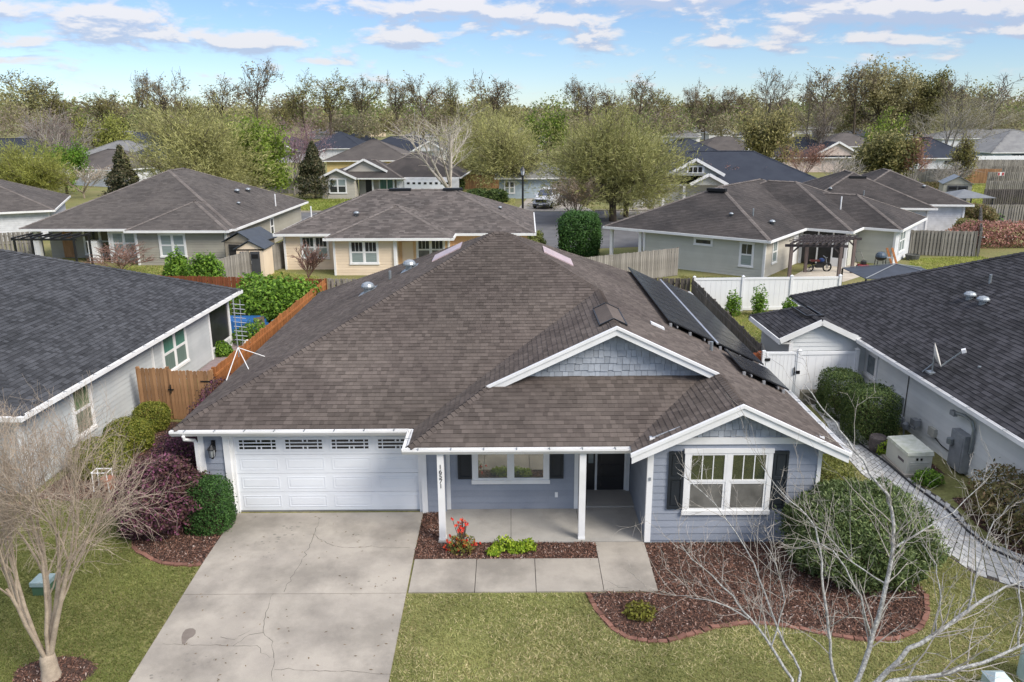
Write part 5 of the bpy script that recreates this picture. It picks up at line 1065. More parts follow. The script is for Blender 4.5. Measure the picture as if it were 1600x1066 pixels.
# gate panels between the left neighbour and the side fence
def board_gate(name, label, A, B, h, m, hw=True, seed=1, gate=True):
    rng = random.Random(seed); A, B = Vector((*A, 0)), Vector((*B, 0)); d = B - A; L = d.length; r = thing(name, label, 'gate' if gate else 'fence', (A + B) / 2, math.atan2(d.y, d.x)); n = int(L / .125); bm_ = board_mesh('gate_board', L / n - .01, h, .02); bm_.materials.append(m)
    for i in range(n): o = link('board', bm_, m, r); o.location = (-L / 2 + (i + .5) * L / n, -.03, .03 + rng.uniform(-.015, .015)); o.rotation_euler = (0, rng.uniform(-.006, .006), rng.uniform(-.02, .02))
    for z in (.3, 1.0, h - .2): part(r, 'rail', MB().box(-L / 2, L / 2, -.005, .035, z - .045, z + .045), m, local=True)
    for x in (-L / 2, L / 2): part(r, 'post', MB().box(x - .05, x + .05, -.01, .09, 0, h + .05), m, local=True)
    if hw:
        for z in (.4, 1.45): part(r, 'hinge', MB().box(L / 2 - .38, L / 2 + .02, -.055, -.04, z - .02, z + .02).box(L / 2 - .03, L / 2 + .06, -.055, -.03, z - .06, z + .06), BLACKM, local=True)
        part(r, 'latch', MB().box(-L / 2 + .02, -L / 2 + .05, -.07, -.04, 1.0, 1.32).box(-L / 2 - .06, -L / 2 + .14, -.07, -.05, 1.12, 1.16), BLACKM, local=True)
    return r
board_gate('cedar_gate', 'stained cedar board gate with black hinges and latch between house and side fence', (-11.92, 26.40), (-10.42, 26.32), 1.80, CEDAR_L, seed=2)
board_gate('cedar_fence', 'short darker cedar fence panel against the grey house wall, left of the gate', (-13.02, 26.46), (-11.98, 26.42), 1.88, CEDAR_L, False, 3, False)
fence('red_fence', 'red-brown board fence at the back of the left garden behind the green shrubs', (-19.5, 43.4), (-10.0, 42.15), 1.83, REDWOOD, single=True, seed=54)
fence('orange_side_fence', 'short red-brown fence return inside the side yard beside the cedar pickets', (-9.9, 31.6), (-8.3, 31.6), 1.5, REDWOOD, seed=55)
fence('grey_fence', 'weathered grey shadowbox fence behind the blue house, below the cream house', (-9.85, 42.3), (-4.0, 42.2), 1.80, GREYWOOD, style='shadow', seed=56)
fence('grey_fence', 'weathered grey board fence running back between the khaki and cream houses', (-18.6, 46.2), (-15.9, 55.6), 1.83, GREYWOOD, seed=57)
fence('grey_fence', 'dull grey fence left of the khaki house patio', (-42, 60), (-36.2, 61.5), 1.83, GREYWOOD, single=False, style='shadow', seed=58)
fence('grey_fence', 'weathered grey picket fence with tall posts in front of the sage grey house', (3.6, 47.8), (10.9, 51.8), 1.83, GREYWOOD, seed=59, postm=DARKWOOD)
fence('dark_fence', 'dark weathered board fence running forward along the right side yard', (9.55, 41.75), (9.35, 29.2), 1.83, DARKWOOD, seed=60, side=-1)
fence('dark_fence', 'dark shadowbox fence piece behind the solar panels', (5.5, 42.0), (9.45, 41.8), 1.80, DARKWOOD, style='shadow', seed=61)
fence('rust_fence_end', 'short rust-red fence piece next to the white vinyl gate', (8.1, 28.3), (9.18, 28.3), 1.75, mat('rust_fence', (.30, .09, .035), (.22, .065, .028), rough=.85, rnd=.2), seed=62)
fence('grey_fence', 'grey shadowbox fence behind the bright lawn beside the sage grey house', (29.6, 59.0), (33.9, 58.1), 1.85, GREYWOOD, style='shadow', bw=.15, gap=-.03, seed=63)
fence('side_fence', 'grey fence line seen end-on dividing the two right-hand back gardens', (34.2, 58.0), (43.9, 75.2), 1.85, GREYWOOD, single=False, seed=64)
fence('tiered_fence', 'nearest weathered fence in the row of stepped fences at the right edge', (44.1, 75.4), (53, 75.0), 1.85, GREYWOOD, style='shadow', bw=.15, gap=-.03, seed=65)
fence('tiered_fence', 'dark stained second fence in the row of stepped fences at the right edge', (52.9, 90.4), (64.5, 89.8), 1.9, DARKWOOD, single=False, style='shadow', bw=.15, gap=-.03, seed=66)
fence('tiered_fence', 'third grey fence in the row of stepped fences, right edge', (59.4, 101.4), (73, 100.8), 1.9, GREYWOOD, single=False, style='shadow', bw=.15, gap=-.03, seed=67)
fence('tiered_fence', 'fourth grey fence of the stepped row, with a small red and white sign', (68.2, 116.4), (84, 115.8), 1.9, GREYWOOD, single=False, style='shadow', bw=.16, gap=-.03, seed=68)
fence('tiered_fence', 'farthest grey fence of the stepped row below the light blue house', (75.9, 129.4), (94, 128.8), 1.9, GREYWOOD, single=False, style='shadow', bw=.16, gap=-.03, seed=69)
fence('grey_fence', 'old grey fence in front of the white house with the dark pyramid roof', (53, 121.3), (66.0, 120.8), 2.1, GREYWOOD, single=False, seed=70)
fence('new_fence', 'short new honey coloured fence panel right of the old grey fence', (66.1, 120.6), (72.3, 120.2), 2.1, CEDAR_L, single=False, seed=71)
fence('grey_fence', 'long grey fence behind the dark magnolia across the back street', (-36, 112), (-22.5, 109), 2.1, GREYWOOD, single=False, seed=72)
fence('new_fence', 'honey coloured fence across the street right of the pale birch', (-7.2, 116), (.4, 117), 2.0, CEDAR_L, single=False, seed=73)
fence('side_fence', 'grey fence at the far right behind the small lawns', (78, 142), (96, 140), 2.2, GREYWOOD, single=False, seed=74)
fence('white_fence', 'white vinyl fence at the far right behind the grey garden fences', (84, 150), (100, 150), 2.4, VINYL, single=False, seed=75)
q = at(1564, 272, 115.7); sg = MB().box(q[0] - .45, q[0] + .45, 115.65, 115.7, q[2] - .25, q[2] + .25); s_ = solo('small_sign', sg, WHITE, 'small red and white sign hung on the fourth stepped fence', 'sign')
part(s_, 'sign_mark', MB().box(q[0] - .45, q[0] - .2, 115.61, 115.655, q[2] - .2, q[2] + .2).box(q[0] + .1, q[0] + .4, 115.61, 115.655, q[2] - .2, q[2] + .2), mat('sign_red', (.40, .08, .08)))
# white vinyl
def vinyl_run(name, label, P, h=1.83, cat='fence'):
    r = thing(name, label, cat, (*((np.array(P[0]) + np.array(P[-1])) / 2), 0))
    for a, b in zip(P[:-1], P[1:]):
        L = math.dist(a, b); n = max(1, round(L / 2.3)); a, b = np.array(a), np.array(b)
        for i in range(n):
            p, q = a + (b - a) * i / n, a + (b - a) * (i + 1) / n; pl = wallplane((*p, 0), (*q, 0)); w = math.dist(p, q); m = MB()
            k = int(w / .28)
            for j in range(k): u0, u1 = .06 + (w - .12) * j / k + .004, .06 + (w - .12) * (j + 1) / k - .004; m.prism([pl.to3(u0, .08), pl.to3(u1, .08), pl.to3(u1, h - .1), pl.to3(u0, h - .1)], pl.N * -.03)
            part(r, 'panel', m, VINYL); part(r, 'rail', MB().beam((*p, h - .06), (*q, h - .06), .05, .12), VINYL); part(r, 'rail', MB().beam((*p, .12), (*q, .12), .05, .16), VINYL)
        for i in range(n + 1):
            p = a + (b - a) * i / n; po = MB(); po.box(p[0] - .065, p[0] + .065, p[1] - .065, p[1] + .065, 0, h + .06); o = part(r, 'post', po, VINYL)
            part(o, 'post_cap', MB().add([(p[0] - .085, p[1] - .085, h + .06), (p[0] + .085, p[1] - .085, h + .06), (p[0] + .085, p[1] + .085, h + .06), (p[0] - .085, p[1] + .085, h + .06), (p[0], p[1], h + .13)], [(3, 2, 1, 0), (0, 1, 4), (1, 2, 4), (2, 3, 4), (3, 0, 4)]), VINYL)
    return r
vinyl_run('white_fence', 'long white vinyl privacy fence behind the right side yard', [(9.75, 41.9), (17.6, 42.1)])
vinyl_run('white_fence', 'white vinyl fence panel sloping up to the right of the white gate', [(10.56, 28.15), (12.72, 28.22)])
vg = thing('white_gate', 'white vinyl gate with black hinges and latch closing the paver path', 'gate', (9.9, 28.15, 0)); g = MB()
for j in range(7): g.box(9.38 + .05 + j * .145, 9.38 + .05 + (j + 1) * .145 - .006, 28.13, 28.17, .1, 1.78)
part(vg, 'panel', g, VINYL); fr = MB(); fr.box(9.35, 9.43, 28.11, 28.19, .05, 1.83).box(10.44, 10.52, 28.11, 28.19, .05, 1.83).box(9.43, 10.44, 28.11, 28.19, 1.74, 1.83).box(9.43, 10.44, 28.11, 28.19, .05, .16); part(vg, 'gate_frame', fr, VINYL)
part(vg, 'post', MB().box(9.20, 9.32, 28.09, 28.21, 0, 1.88), VINYL)
for z in (.4, 1.55): part(vg, 'hinge', MB().box(9.29, 9.49, 28.08, 28.11, z - .05, z + .05), BLACKM)
part(vg, 'latch', MB().box(10.48, 10.62, 28.07, 28.11, 1.0, 1.12).box(10.40, 10.43, 28.07, 28.11, .95, 1.25), BLACKM)
# ------------------------------------------------------------------ on the roof of the blue house
def rpt(x, y, h=0.0): n = Vector((SL, 0, 1)).normalized(); return Vector((x, y, zr(x))) + n * h
def solar_array(label, x0, x1, y0, k):
    r = thing('solar_array', label, 'solar array', rpt((x0 + x1) / 2, y0 + k / 2, .0)); h = .13; n = Vector((SL, 0, 1)).normalized()
    for i in range(k):
        ya, yb = y0 + i * .985, y0 + i * .985 + .965; q = [rpt(x0, ya, h), rpt(x1, ya, h), rpt(x1, yb, h), rpt(x0, yb, h)]; u = (q[1] - q[0]).normalized()
        po = part(r, 'solar_panel', MB().prism(q, n * .035), BLACKM); g = MB(); W, Hh = (q[1] - q[0]).length - .06, (yb - ya) - .06
        for ci in range(6):
            for cj in range(6): s0 = q[0] + n * .036 + u * (.03 + W * ci / 6 + .004) + Vector((0, .03 + Hh * cj / 6 + .004, 0)); e1 = u * (W / 6 - .008); e2 = Vector((0, Hh / 6 - .008, 0)); g.prism([s0, s0 + e1, s0 + e1 + e2, s0 + e2], n * .004)
        part(po, 'cell_glass', g, SOLAR, kind='stuff')
    for x in (x0 + .3, x1 - .3): part(r, 'mounting_rail', MB().beam(rpt(x, y0 - .08, .08), rpt(x, y0 + k * .985 + .05, .08), .04, .05), ALU)
    for x in np.linspace(x0 + .12, x1 - .12, 3): part(r, 'rail_foot', MB().box(x - .04, x + .04, y0 - .09, y0 - .01, zr(x), zr(x) + .11), ALU)
    return r
A1 = solar_array('upper long strip of black solar panels on the right roof slope', 4.74, 6.20, 23.75, 9)
part(A1, 'edge_rail', MB().beam(rpt(6.25, 23.6, .16), rpt(6.25, 33.4, .16), .06, .05), ALU)
solar_array('lower long strip of black solar panels along the right eave', 6.30, 7.76, 23.72, 10)
solar_array('small separate pair of black solar panels in front of the lower strip', 6.36, 7.74, 21.3, 2)
# antenna mast with tripod on the left eave
am = thing('antenna_mast', 'white tripod mast with silver antenna on the left roof slope', 'antenna', (-8.45, 24.0, 2.7)); tx, ty, tz = -8.42, 23.6, zl(-8.42) + .75
part(am, 'mast', MB().tube([(tx, ty, tz - .3), (tx, ty, 5.0)], .018, 6), ALU)
for p in ((-8.62, 22.9), (-7.75, 24.0), (-7.95, 23.0)): part(am, 'tripod_leg', MB().tube([(tx, ty, tz), (p[0], p[1], zl(p[0]) + .02)], .014, 6), WHITE).name
e = MB()
for i in range(9): z = 3.7 + i * .14; e.tube([(tx - .05, ty, z), (tx + .34, ty - .03, z - .03)], .012, 4)
e.tube([(tx + .16, ty, 3.5), (tx + .2, ty, 4.95)], .016, 5); part(am, 'antenna_element', e, ALU)
# satellite dish on the right neighbour's roof
Lm = ROOTM[RH.name]
def rh(x, y, z): return Lm @ Vector((x, y, z))
dz = 2.55 + SL * .3; dt = thing('satellite_dish', 'white satellite dish with arm near the eave of the right roof', 'satellite dish', rh(.3, -4.7, dz)); dc = Vector(rh(.3, -4.7, dz + .55))
part(dt, 'mount', MB().tube([rh(.3, -4.7, dz - .02), rh(.3, -4.7, dz + .2), dc], .025, 6).box(*(lambda c: (c.x - .14, c.x + .14, c.y - .14, c.y + .14, c.z - .03, c.z + .03))(rh(.3, -4.7, dz))).tube([rh(.1, -4.5, dz - .05), rh(.3, -4.7, dz + .3)], .018, 5), GALV)
ax = Vector((.86, -.45, .35)).normalized(); ux = ax.cross(Vector((0, 0, 1))).normalized(); uz = ux.cross(ax).normalized(); dm = MB(); vs = [dc - ax * .02]; fs = []; nn = 20
for k in range(1, 4):
    for j in range(nn): t = 2 * math.pi * j / nn; rr = k / 3; vs.append(dc + ax * (.10 * rr * rr) + ux * (.27 * rr * math.cos(t)) + uz * (.40 * rr * math.sin(t)))
for j in range(nn):
    fs.append((0, 1 + j, 1 + (j + 1) % nn))
    for k in range(2): a, b = 1 + k * nn + j, 1 + k * nn + (j + 1) % nn; fs.append((a, a + nn, b + nn, b))
dm.add(vs, fs); part(dt, 'reflector', dm, mat('dish_white', (.66, .64, .60), rough=.45), smooth=True); tip = dc + ax * .78 - uz * .02
part(dt, 'feed_arm', MB().beam(dc - uz * .38 + ax * .08, tip, .035, .035), GALV); part(dt, 'receiver', MB().obox(tip + ax * .03, ax * .06, ux * .1, uz * .05), WHITE)
# generator
gn = thing('generator', 'beige standby generator cabinet on a pad beside the paver path', 'generator', (11.9, 22.0, 0)); gx0, gx1, gy0, gy1 = 11.50, 12.22, 21.45, 22.75
GENC = mat('generator_beige', (.52, .52, .47), (.46, .46, .42), rough=.45, nscale=2); b = MB(); b.box(gx0, gx1, gy0, gy1, .1, .66); part(gn, 'cabinet', b, GENC)
l = MB(); l.add([(gx0 - .03, gy0 - .03, .66), (gx1 + .03, gy0 - .03, .66), (gx1 + .03, gy1 + .03, .66), (gx0 - .03, gy1 + .03, .66), (gx0 - .01, gy0, .74), (gx1 + .02, gy0, .79), (gx1 + .02, gy1, .79), (gx0 - .01, gy1, .74)], [(3, 2, 1, 0), (4, 5, 6, 7), (0, 1, 5, 4), (1, 2, 6, 5), (2, 3, 7, 6), (3, 0, 4, 7)]); part(gn, 'lid', l, mat('generator_lid', (.52, .53, .47), (.40, .42, .33), rough=.5, nscale=5))
for z in np.arange(.18, .46, .05): part(gn, 'louvre', MB().box(gx0 + .08, gx1 - .06, gy0 - .018, gy0 - .001, z, z + .03), GENC)
for x in (.28, .40): part(gn, 'port', MB().lathe((gx0 + x, gy0 - .01, .55), [(.03, -.03), (.03, .03)], 8), DARK)
part(gn, 'warning_plate', MB().box(gx0 - .008, gx0 - .001, 21.65, 22.0, .36, .44), mat('plate_grey', (.12, .10, .11))); part(gn, 'corner_vent', MB().box(gx1 - .03, gx1 + .012, gy0 + .02, gy0 + .2, .48, .64), BLACKM); part(gn, 'pad', MB().box(gx0 - .08, gx1 + .08, gy0 - .1, gy1 + .1, -.02, .1), CONC)
cn = thing('planter_pot', 'dark stone pot behind the generator', 'pot', (11.45, 23.25, 0)); part(cn, 'pot', MB().lathe((11.45, 23.25, 0), [(.2, 0), (.27, .2), (.26, .5), (.22, .55), (.18, .5)], 10), mat('dark_stone', (.10, .085, .08), (.06, .05, .05), nscale=9))
st = thing('stone_stack', 'stack of weathered stone blocks in front of the white gate', 'stone stack', (10.95, 27.7, 0))
for i in range(3):
    for j in range(3): part(st, 'stone_block', MB().box(10.6 + j * .25, 10.6 + j * .25 + .235, 27.5 + (i % 2) * .03, 27.85, i * .16, i * .16 + .15), mat('mossy_stone', (.22, .20, .15), (.12, .11, .08), rnd=.25, nscale=8))
# utility pedestals near the street
tp = thing('utility_box', 'pale green utility pedestal half hidden behind the bare tree on the left lawn', 'utility box', (-10.6, 15.9, gz(15.9))); z = gz(15.9)
part(tp, 'cabinet', MB().box(-10.8, -10.45, 15.75, 16.1, z, z + .24), mat('pedestal_green', (.06, .12, .07), rough=.5)); part(tp, 'lid', MB().prism([(-10.82, 15.72, z + .24), (-10.43, 15.72, z + .24), (-10.43, 16.13, z + .24), (-10.82, 16.13, z + .24)], (0, 0, .10)), mat('pedestal_lid', (.25, .33, .33), rough=.5))
ub = thing('utility_pedestal', 'round pale blue-green utility pedestal with a white cap at the right bottom corner', 'utility pedestal', (9.95, 13.0, gz(13))); z = gz(13)
PG = mat('pedestal_pale', (.40, .50, .47), (.34, .43, .41), rough=.5, nscale=4); part(ub, 'body', MB().lathe((9.95, 13.0, z), [(.26, 0), (.26, .5), (.24, .62), (.21, .7)], 16), PG, smooth=False); part(ub, 'cap', MB().lathe((9.95, 13.0, z + .7), [(.2, 0), (.2, .06), (.13, .12), (.02, .14)], 14), WHITE)
part(ub, 'marking', MB().box(9.78, 9.82, 12.75, 12.77, z + .18, z + .52).box(9.70, 9.77, 12.77, 12.79, z + .2, z + .5), mat('marking_dark', (.10, .13, .13)))
uc = thing('meter_cover', 'small pale blue wedge shaped utility cover at the bottom edge beside the round pedestal', 'utility box', (9.05, 12.65, gz(12.6))); z = gz(12.6)
part(uc, 'body', MB().box(8.87, 9.25, 12.45, 12.85, z, z + .32), PG); part(uc, 'lid', MB().add([(8.85, 12.43, z + .32), (9.27, 12.43, z + .32), (9.27, 12.87, z + .32), (8.85, 12.87, z + .32), (8.98, 12.65, z + .46), (9.14, 12.65, z + .46)], [(3, 2, 1, 0), (0, 1, 5, 4), (1, 2, 5), (2, 3, 4, 5), (3, 0, 4)]), mat('cover_blue', (.50, .60, .62), rough=.4))
for i, (x, y) in enumerate(((-61.2, 84.5), (-58.0, 85.5))):
    t = thing('utility_box', ['green utility cabinet beyond the khaki house roof at the left', 'small white utility marker beside the green cabinet at the left'][i], 'utility box', (*at(143 + i * 27, 300, 78)[:2], 0)); q = ROOTM[t.name].translation; w, h = ((.5, 1.5), (.3, 1.4))[i]
    part(t, 'cabinet', MB().box(q.x - w, q.x + w, q.y - w, q.y + w, 0, h), (mat('cabinet_green', (.25, .42, .27), rough=.5), WHITE)[i]); part(t, 'lid', MB().box(q.x - w - .05, q.x + w + .05, q.y - w - .05, q.y + w + .05, h, h + .12), (mat('cabinet_green', (.25, .42, .27)), WHITE)[i])
# ------------------------------------------------------------------ street lamp, car
lp = thing('street_lamp', 'black street lamp with lantern head between the two olive trees', 'street lamp', (1.1, 76.5, 0)); m = MB(); m.lathe((1.1, 76.5, 0), [(.24, 0), (.24, .25), (.15, .5), (.11, .9), (.085, 4.6), (.12, 4.62), (.12, 4.7), (.06, 4.75)], 10); part(lp, 'pole', m, BLACKM)
part(lp, 'lantern_glass', MB().lathe((1.1, 76.5, 4.78), [(.12, 0), (.22, .42)], 8), mat('lamp_glass', (.62, .64, .66), rough=.25)); part(lp, 'lantern_cap', MB().lathe((1.1, 76.5, 5.2), [(.28, 0), (.25, .06), (.08, .3), (.03, .34), (.03, .45)], 8), BLACKM)
for k in range(4): part(lp, 'lantern_bar', MB().beam((1.1 + .13 * math.cos(k * 1.57), 76.5 + .13 * math.sin(k * 1.57), 4.78), (1.1 + .23 * math.cos(k * 1.57), 76.5 + .23 * math.sin(k * 1.57), 5.2), .025, .025), BLACKM)
car = thing('parked_car', 'white van with dark grille parked nose-out on the driveway across the street', 'van', (4.1, 92.6, .03), rad(-17)); car.scale = (1.1, 1.1, 1.12); CARP = mat('car_white', (.78, .79, .81), rough=.25, spec=.5)
def loft(secs):
    mb = MB(); n = len(secs[0]); vs = [p for s_ in secs for p in s_]; fs = [tuple(range(n))[::-1], tuple(range((len(secs) - 1) * n, len(secs) * n))]
    for i in range(len(secs) - 1):
        for k in range(n): a, b = i * n + k, i * n + (k + 1) % n; fs.append((a, b, b + n, a + n))
    return mb.add(vs, fs)
def csec(y, hw, z0, z1, top): return [(-hw * .93, y, z0), (hw * .93, y, z0), (hw, y, z0 + .25), (hw, y, z1 - .25), (top, y, z1), (-top, y, z1), (-hw, y, z1 - .25), (-hw, y, z0 + .25)]
part(car, 'body', loft([csec(-2.42, .78, .38, .92, .66), csec(-2.3, .92, .30, 1.04, .74), csec(-1.2, .96, .28, 1.18, .80), csec(-.9, .97, .28, 1.22, .82), csec(2.2, .97, .28, 1.24, .84), csec(2.42, .90, .36, 1.2, .8)]), CARP, local=True)
part(car, 'cabin', loft([[(-.86, -1.1, 1.16), (.86, -1.1, 1.16), (.84, -1.0, 1.22), (-.84, -1.0, 1.22)], [(-.72, -.2, 1.18), (.72, -.2, 1.18), (.70, -.15, 1.80), (-.70, -.15, 1.80)], [(-.78, 1.9, 1.2), (.78, 1.9, 1.2), (.70, 1.8, 1.86), (-.70, 1.8, 1.86)], [(-.80, 2.35, 1.2), (.80, 2.35, 1.2), (.66, 2.25, 1.74), (-.66, 2.25, 1.74)]]), CARP, local=True)
part(car, 'windscreen', MB().add([(-.74, -1.02, 1.25), (.74, -1.02, 1.25), (.62, -.25, 1.74), (-.62, -.25, 1.74)], [(0, 1, 2, 3)]).prism([(-.74, -1.03, 1.26), (.74, -1.03, 1.26), (.62, -.26, 1.75), (-.62, -.26, 1.75)], (0, -.02, .02)), glassmat('car_glass', (.02, .04, .09)), local=True)
for sx in (-1, 1):
    for y0, y1 in ((-.5, .55), (.65, 1.8)): part(car, 'side_window', MB().prism([(sx * .80, y0, 1.3), (sx * .80, y1, 1.3), (sx * .73, y1 - .05, 1.68), (sx * .73, y0 + .15, 1.68)], (sx * .03, 0, 0)), GLASS_D, local=True)
    part(car, 'headlight', MB().obox((sx * .72, -2.36, .86), (.17, 0, 0), (0, .07, 0), (0, 0, .085)), mat('headlight', (.45, .47, .5), rough=.1), local=True); part(car, 'mirror', MB().obox((sx * 1.04, -.75, 1.3), (.1, 0, 0), (0, .05, 0), (0, 0, .08)), CARP, local=True)
    for y in (-1.5, 1.5):
        c = Vector((sx * .88, y, .36)); w = MB(); k = 14; vs = [c + Vector((sx * o, .36 * math.cos(6.283 * i / k), .36 * math.sin(6.283 * i / k))) for o in (-.12, .12) for i in range(k)]; w.add(vs, [tuple(range(k)), tuple(range(2 * k - 1, k - 1, -1))] + [(i, i + k, (i + 1) % k + k, (i + 1) % k) for i in range(k)]); wo = part(car, 'wheel', w, mat('tyre', (.02, .02, .02)), local=True)
        h = MB(); vs = [c + Vector((sx * .125, .22 * math.cos(6.283 * i / k), .22 * math.sin(6.283 * i / k))) for i in range(k)]; h.prism(vs, (sx * .012, 0, 0)); part(wo, 'rim', h, ALU, local=True)
part(car, 'grille', MB().box(-.55, .55, -2.47, -2.36, .66, .94), BLACKM, local=True); part(car, 'bumper', MB().box(-.86, .86, -2.50, -2.3, .32, .5), mat('bumper_grey', (.06, .06, .065)), local=True); part(car, 'number_plate', MB().box(-.2, .2, -2.515, -2.5, .42, .54), WHITE, local=True); part(car, 'bonnet_line', MB().box(-.7, .7, -2.44, -2.38, .95, .98), CARP, local=True)
# ------------------------------------------------------------------ sheds
def shed(name, label, loc, rz, w, d, h, wallm, roofm, doorm, s=.55):
    r = thing(name, label, 'shed', (*loc, 0), rad(rz)); x0, x1 = -w / 2, w / 2; part(r, 'wall', MB().box(x0, x1, 0, d, 0, h), wallm, local=True); gable_wall(r, x0, x1, .0, h, s, wallm); k = MB()
    for side, poly in gable_planes(x0 - .15, x1 + .15, -.15, d + .15, h - .02, s)[0]: k.prism(poly, (0, 0, .06))
    part(r, 'roof', k, roofm, local=True)
    for sx in (-1, 1):
        dd = part(r, 'door', MB().box(min(sx * .03, sx * w * .36), max(sx * .03, sx * w * .36), -.05, -.005, .1, h - .15), doorm, local=True); part(dd, 'pane', MB().box(min(sx * .12, sx * w * .3), max(sx * .12, sx * w * .3), -.07, -.045, h - .6, h - .32), DARK, local=True); part(dd, 'handle', MB().box(sx * .07 - .015, sx * .07 + .015, -.09, -.05, 1.0, 1.2), ALU, local=True)
    return r
SHEDR = mat('shed_roof_blue', (.055, .065, .08), rough=.6); SHEDD = mat('shed_door_grey', (.065, .068, .075), rough=.6)
shed('garden_shed', 'beige resin shed with dark grey double doors beside the cream house', (-17.0, 51.6), 0, 1.75, 2.0, 1.95, PEACH_S, SHEDR, SHEDD); shed('garden_shed', 'beige shed with blue-grey roof and dark open doorway behind the grey fence', (-18.6, 54.5), -14, 2.3, 2.6, 1.95, mat('shed_tan', (.36, .31, .24)), SHEDR, mat('shed_doorway_shade', (.03, .028, .027)))  # second shed's open doorway: doors coloured near-black for the shade inside
p = atz(1480, 315, 0); shed('garden_shed', 'blue-grey roofed plastic shed in the far right garden', (p[0] + 1.0, p[1]), -20, 3.0, 3.6, 2.0, mat('shed_sand', (.42, .40, .34)), mat('shed_roof_slate', (.20, .23, .26), rough=.5), SHEDD)
# gazebo with barbecue, patio set
p = atz(1500, 345, 0); gzx, gzy = p[0], p[1]; gb = thing('gazebo', 'grey hard-top gazebo over a dark grill in the right back garden', 'gazebo', (gzx, gzy, 0)); k = MB(); e, ap = 2.0, Vector((gzx, gzy, 3.0)); cs = [(gzx - e, gzy - e, 2.35), (gzx + e, gzy - e, 2.35), (gzx + e, gzy + e, 2.35), (gzx - e, gzy + e, 2.35)]
for i in range(4): k.prism([cs[i], cs[(i + 1) % 4], ap], (0, 0, .04))
part(gb, 'canopy', k, mat('gazebo_grey', (.17, .18, .19), rough=.5)); [part(gb, 'post', MB().box(gzx + sx * 1.8 - .05, gzx + sx * 1.8 + .05, gzy + sy * 1.8 - .05, gzy + sy * 1.8 + .05, 0, 2.38), BLACKM) for sx in (-1, 1) for sy in (-1, 1)]
bq = thing('outdoor_grill', 'long black outdoor grill cart under the grey gazebo', 'grill', (gzx - .2, gzy - .6, 0)); part(bq, 'cart', MB().box(gzx - 1.5, gzx + 1.1, gzy - 1.0, gzy - .3, .1, .95), BLACKM); part(bq, 'hood', MB().tube([(gzx - .9, gzy - .65, 1.0), (gzx + .6, gzy - .65, 1.0)], .32, 10), BLACKM); part(bq, 'shelf', MB().box(gzx - 1.6, gzx - .95, gzy - 1.05, gzy - .25, .95, 1.0), GREYBOX)
struct('garden_patio', MB().poly([(*atz(x, y, 0)[:2], .02) for x, y in [(1432, 392), (1500, 396), (1508, 352), (1470, 345), (1440, 352)]]), CONC)
def chair(p, rz, label, group=None, src=None):
    if src is not None: return copy_thing(src, (p[0], p[1], .02), rad(rz), label=label)
    r = thing('patio_chair', label, 'chair', (p[0], p[1], .02), rad(rz), group); c = mat('chair_brown', (.12, .085, .065), rough=.7); part(r, 'seat', MB().box(-.26, .26, -.26, .26, .40, .46), c, local=True); part(r, 'backrest', MB().prism([(-.26, .24, .46), (.26, .24, .46), (.26, .34, 1.0), (-.26, .34, 1.0)], (0, .03, 0)), c, local=True)
    for sx in (-.23, .23):
        for sy in (-.23, .23): part(r, 'leg', MB().box(sx - .02, sx + .02, sy - .02, sy + .02, 0, .40), c, local=True)
    return r
p1 = atz(1450, 388, 0); c1 = chair(p1, 60, 'brown patio chair left of the garden table by the grey fence', 'chairs round the garden table'); chair(atz(1480, 386, 0), -70, 'brown patio chair right of the garden table by the grey fence', src=c1); chair(atz(1466, 392, 0), 170, 'brown patio chair in front of the garden table by the grey fence', src=c1)
p = atz(1466, 380, 0); t = thing('garden_table', 'square light brown garden table behind the grey shadowbox fence', 'table', (p[0], p[1], .02)); part(t, 'tabletop', MB().box(p[0] - .6, p[0] + .6, p[1] - .5, p[1] + .5, .72, .78), CEDAR_L); [part(t, 'leg', MB().box(p[0] + sx * .5 - .04, p[0] + sx * .5 + .04, p[1] + sy * .4 - .04, p[1] + sy * .4 + .04, 0, .72), CEDAR_L) for sx in (-1, 1) for sy in (-1, 1)]
# pergola, motorcycle, mower, grill in front of the sage grey house
struct('back_patio', MB().poly([(*atz(x, y, 0)[:2], .02) for x, y in [(1222, 441), (1318, 441), (1372, 424), (1330, 408), (1268, 416)]]), mat('patio_sand', (.50, .45, .37), (.42, .37, .30), rough=.9))
pg = thing('pergola', 'dark wooden pergola on four posts beside the screened porch', 'pergola', (20.6, 50.3, 0)); pc = [at(1233, 430, 49.6), at(1310, 430, 49.2), at(1257, 430, 52.6), at(1330, 430, 52.2)]; pp = [Vector((c[0], c[1], 0)) for c in pc]
for c in pp:
    o = part(pg, 'post', MB().box(c.x - .09, c.x + .09, c.y - .09, c.y + .09, 0, 2.25), PERGPOST); br = MB(); br.beam((c.x, c.y, 1.8), (c.x + (.45 if c in (pp[0], pp[2]) else -.45), c.y, 2.22), .07, .09); part(o, 'brace', br, PERG)
for a, b in ((pp[0], pp[1]), (pp[2], pp[3])): d = (b - a).normalized() * .4; part(pg, 'beam', MB().beam(a - d + Vector((0, 0, 2.3)), b + d + Vector((0, 0, 2.3)), .09, .17), PERG)
for i in range(9): f = i / 8; a, b = pp[0].lerp(pp[1], f), pp[2].lerp(pp[3], f); d = (b - a).normalized() * .35; part(pg, 'rafter', MB().beam(a - d + Vector((0, 0, 2.45)), b + d + Vector((0, 0, 2.45)), .05, .13), PERG)
for i in range(5): f = (i + .5) / 5; a, b = pp[0].lerp(pp[2], f), pp[1].lerp(pp[3], f); part(pg, 'slat', MB().beam(a + Vector((-.3, 0, 2.54)), b + Vector((.3, 0, 2.54)), .05, .05), PERG)
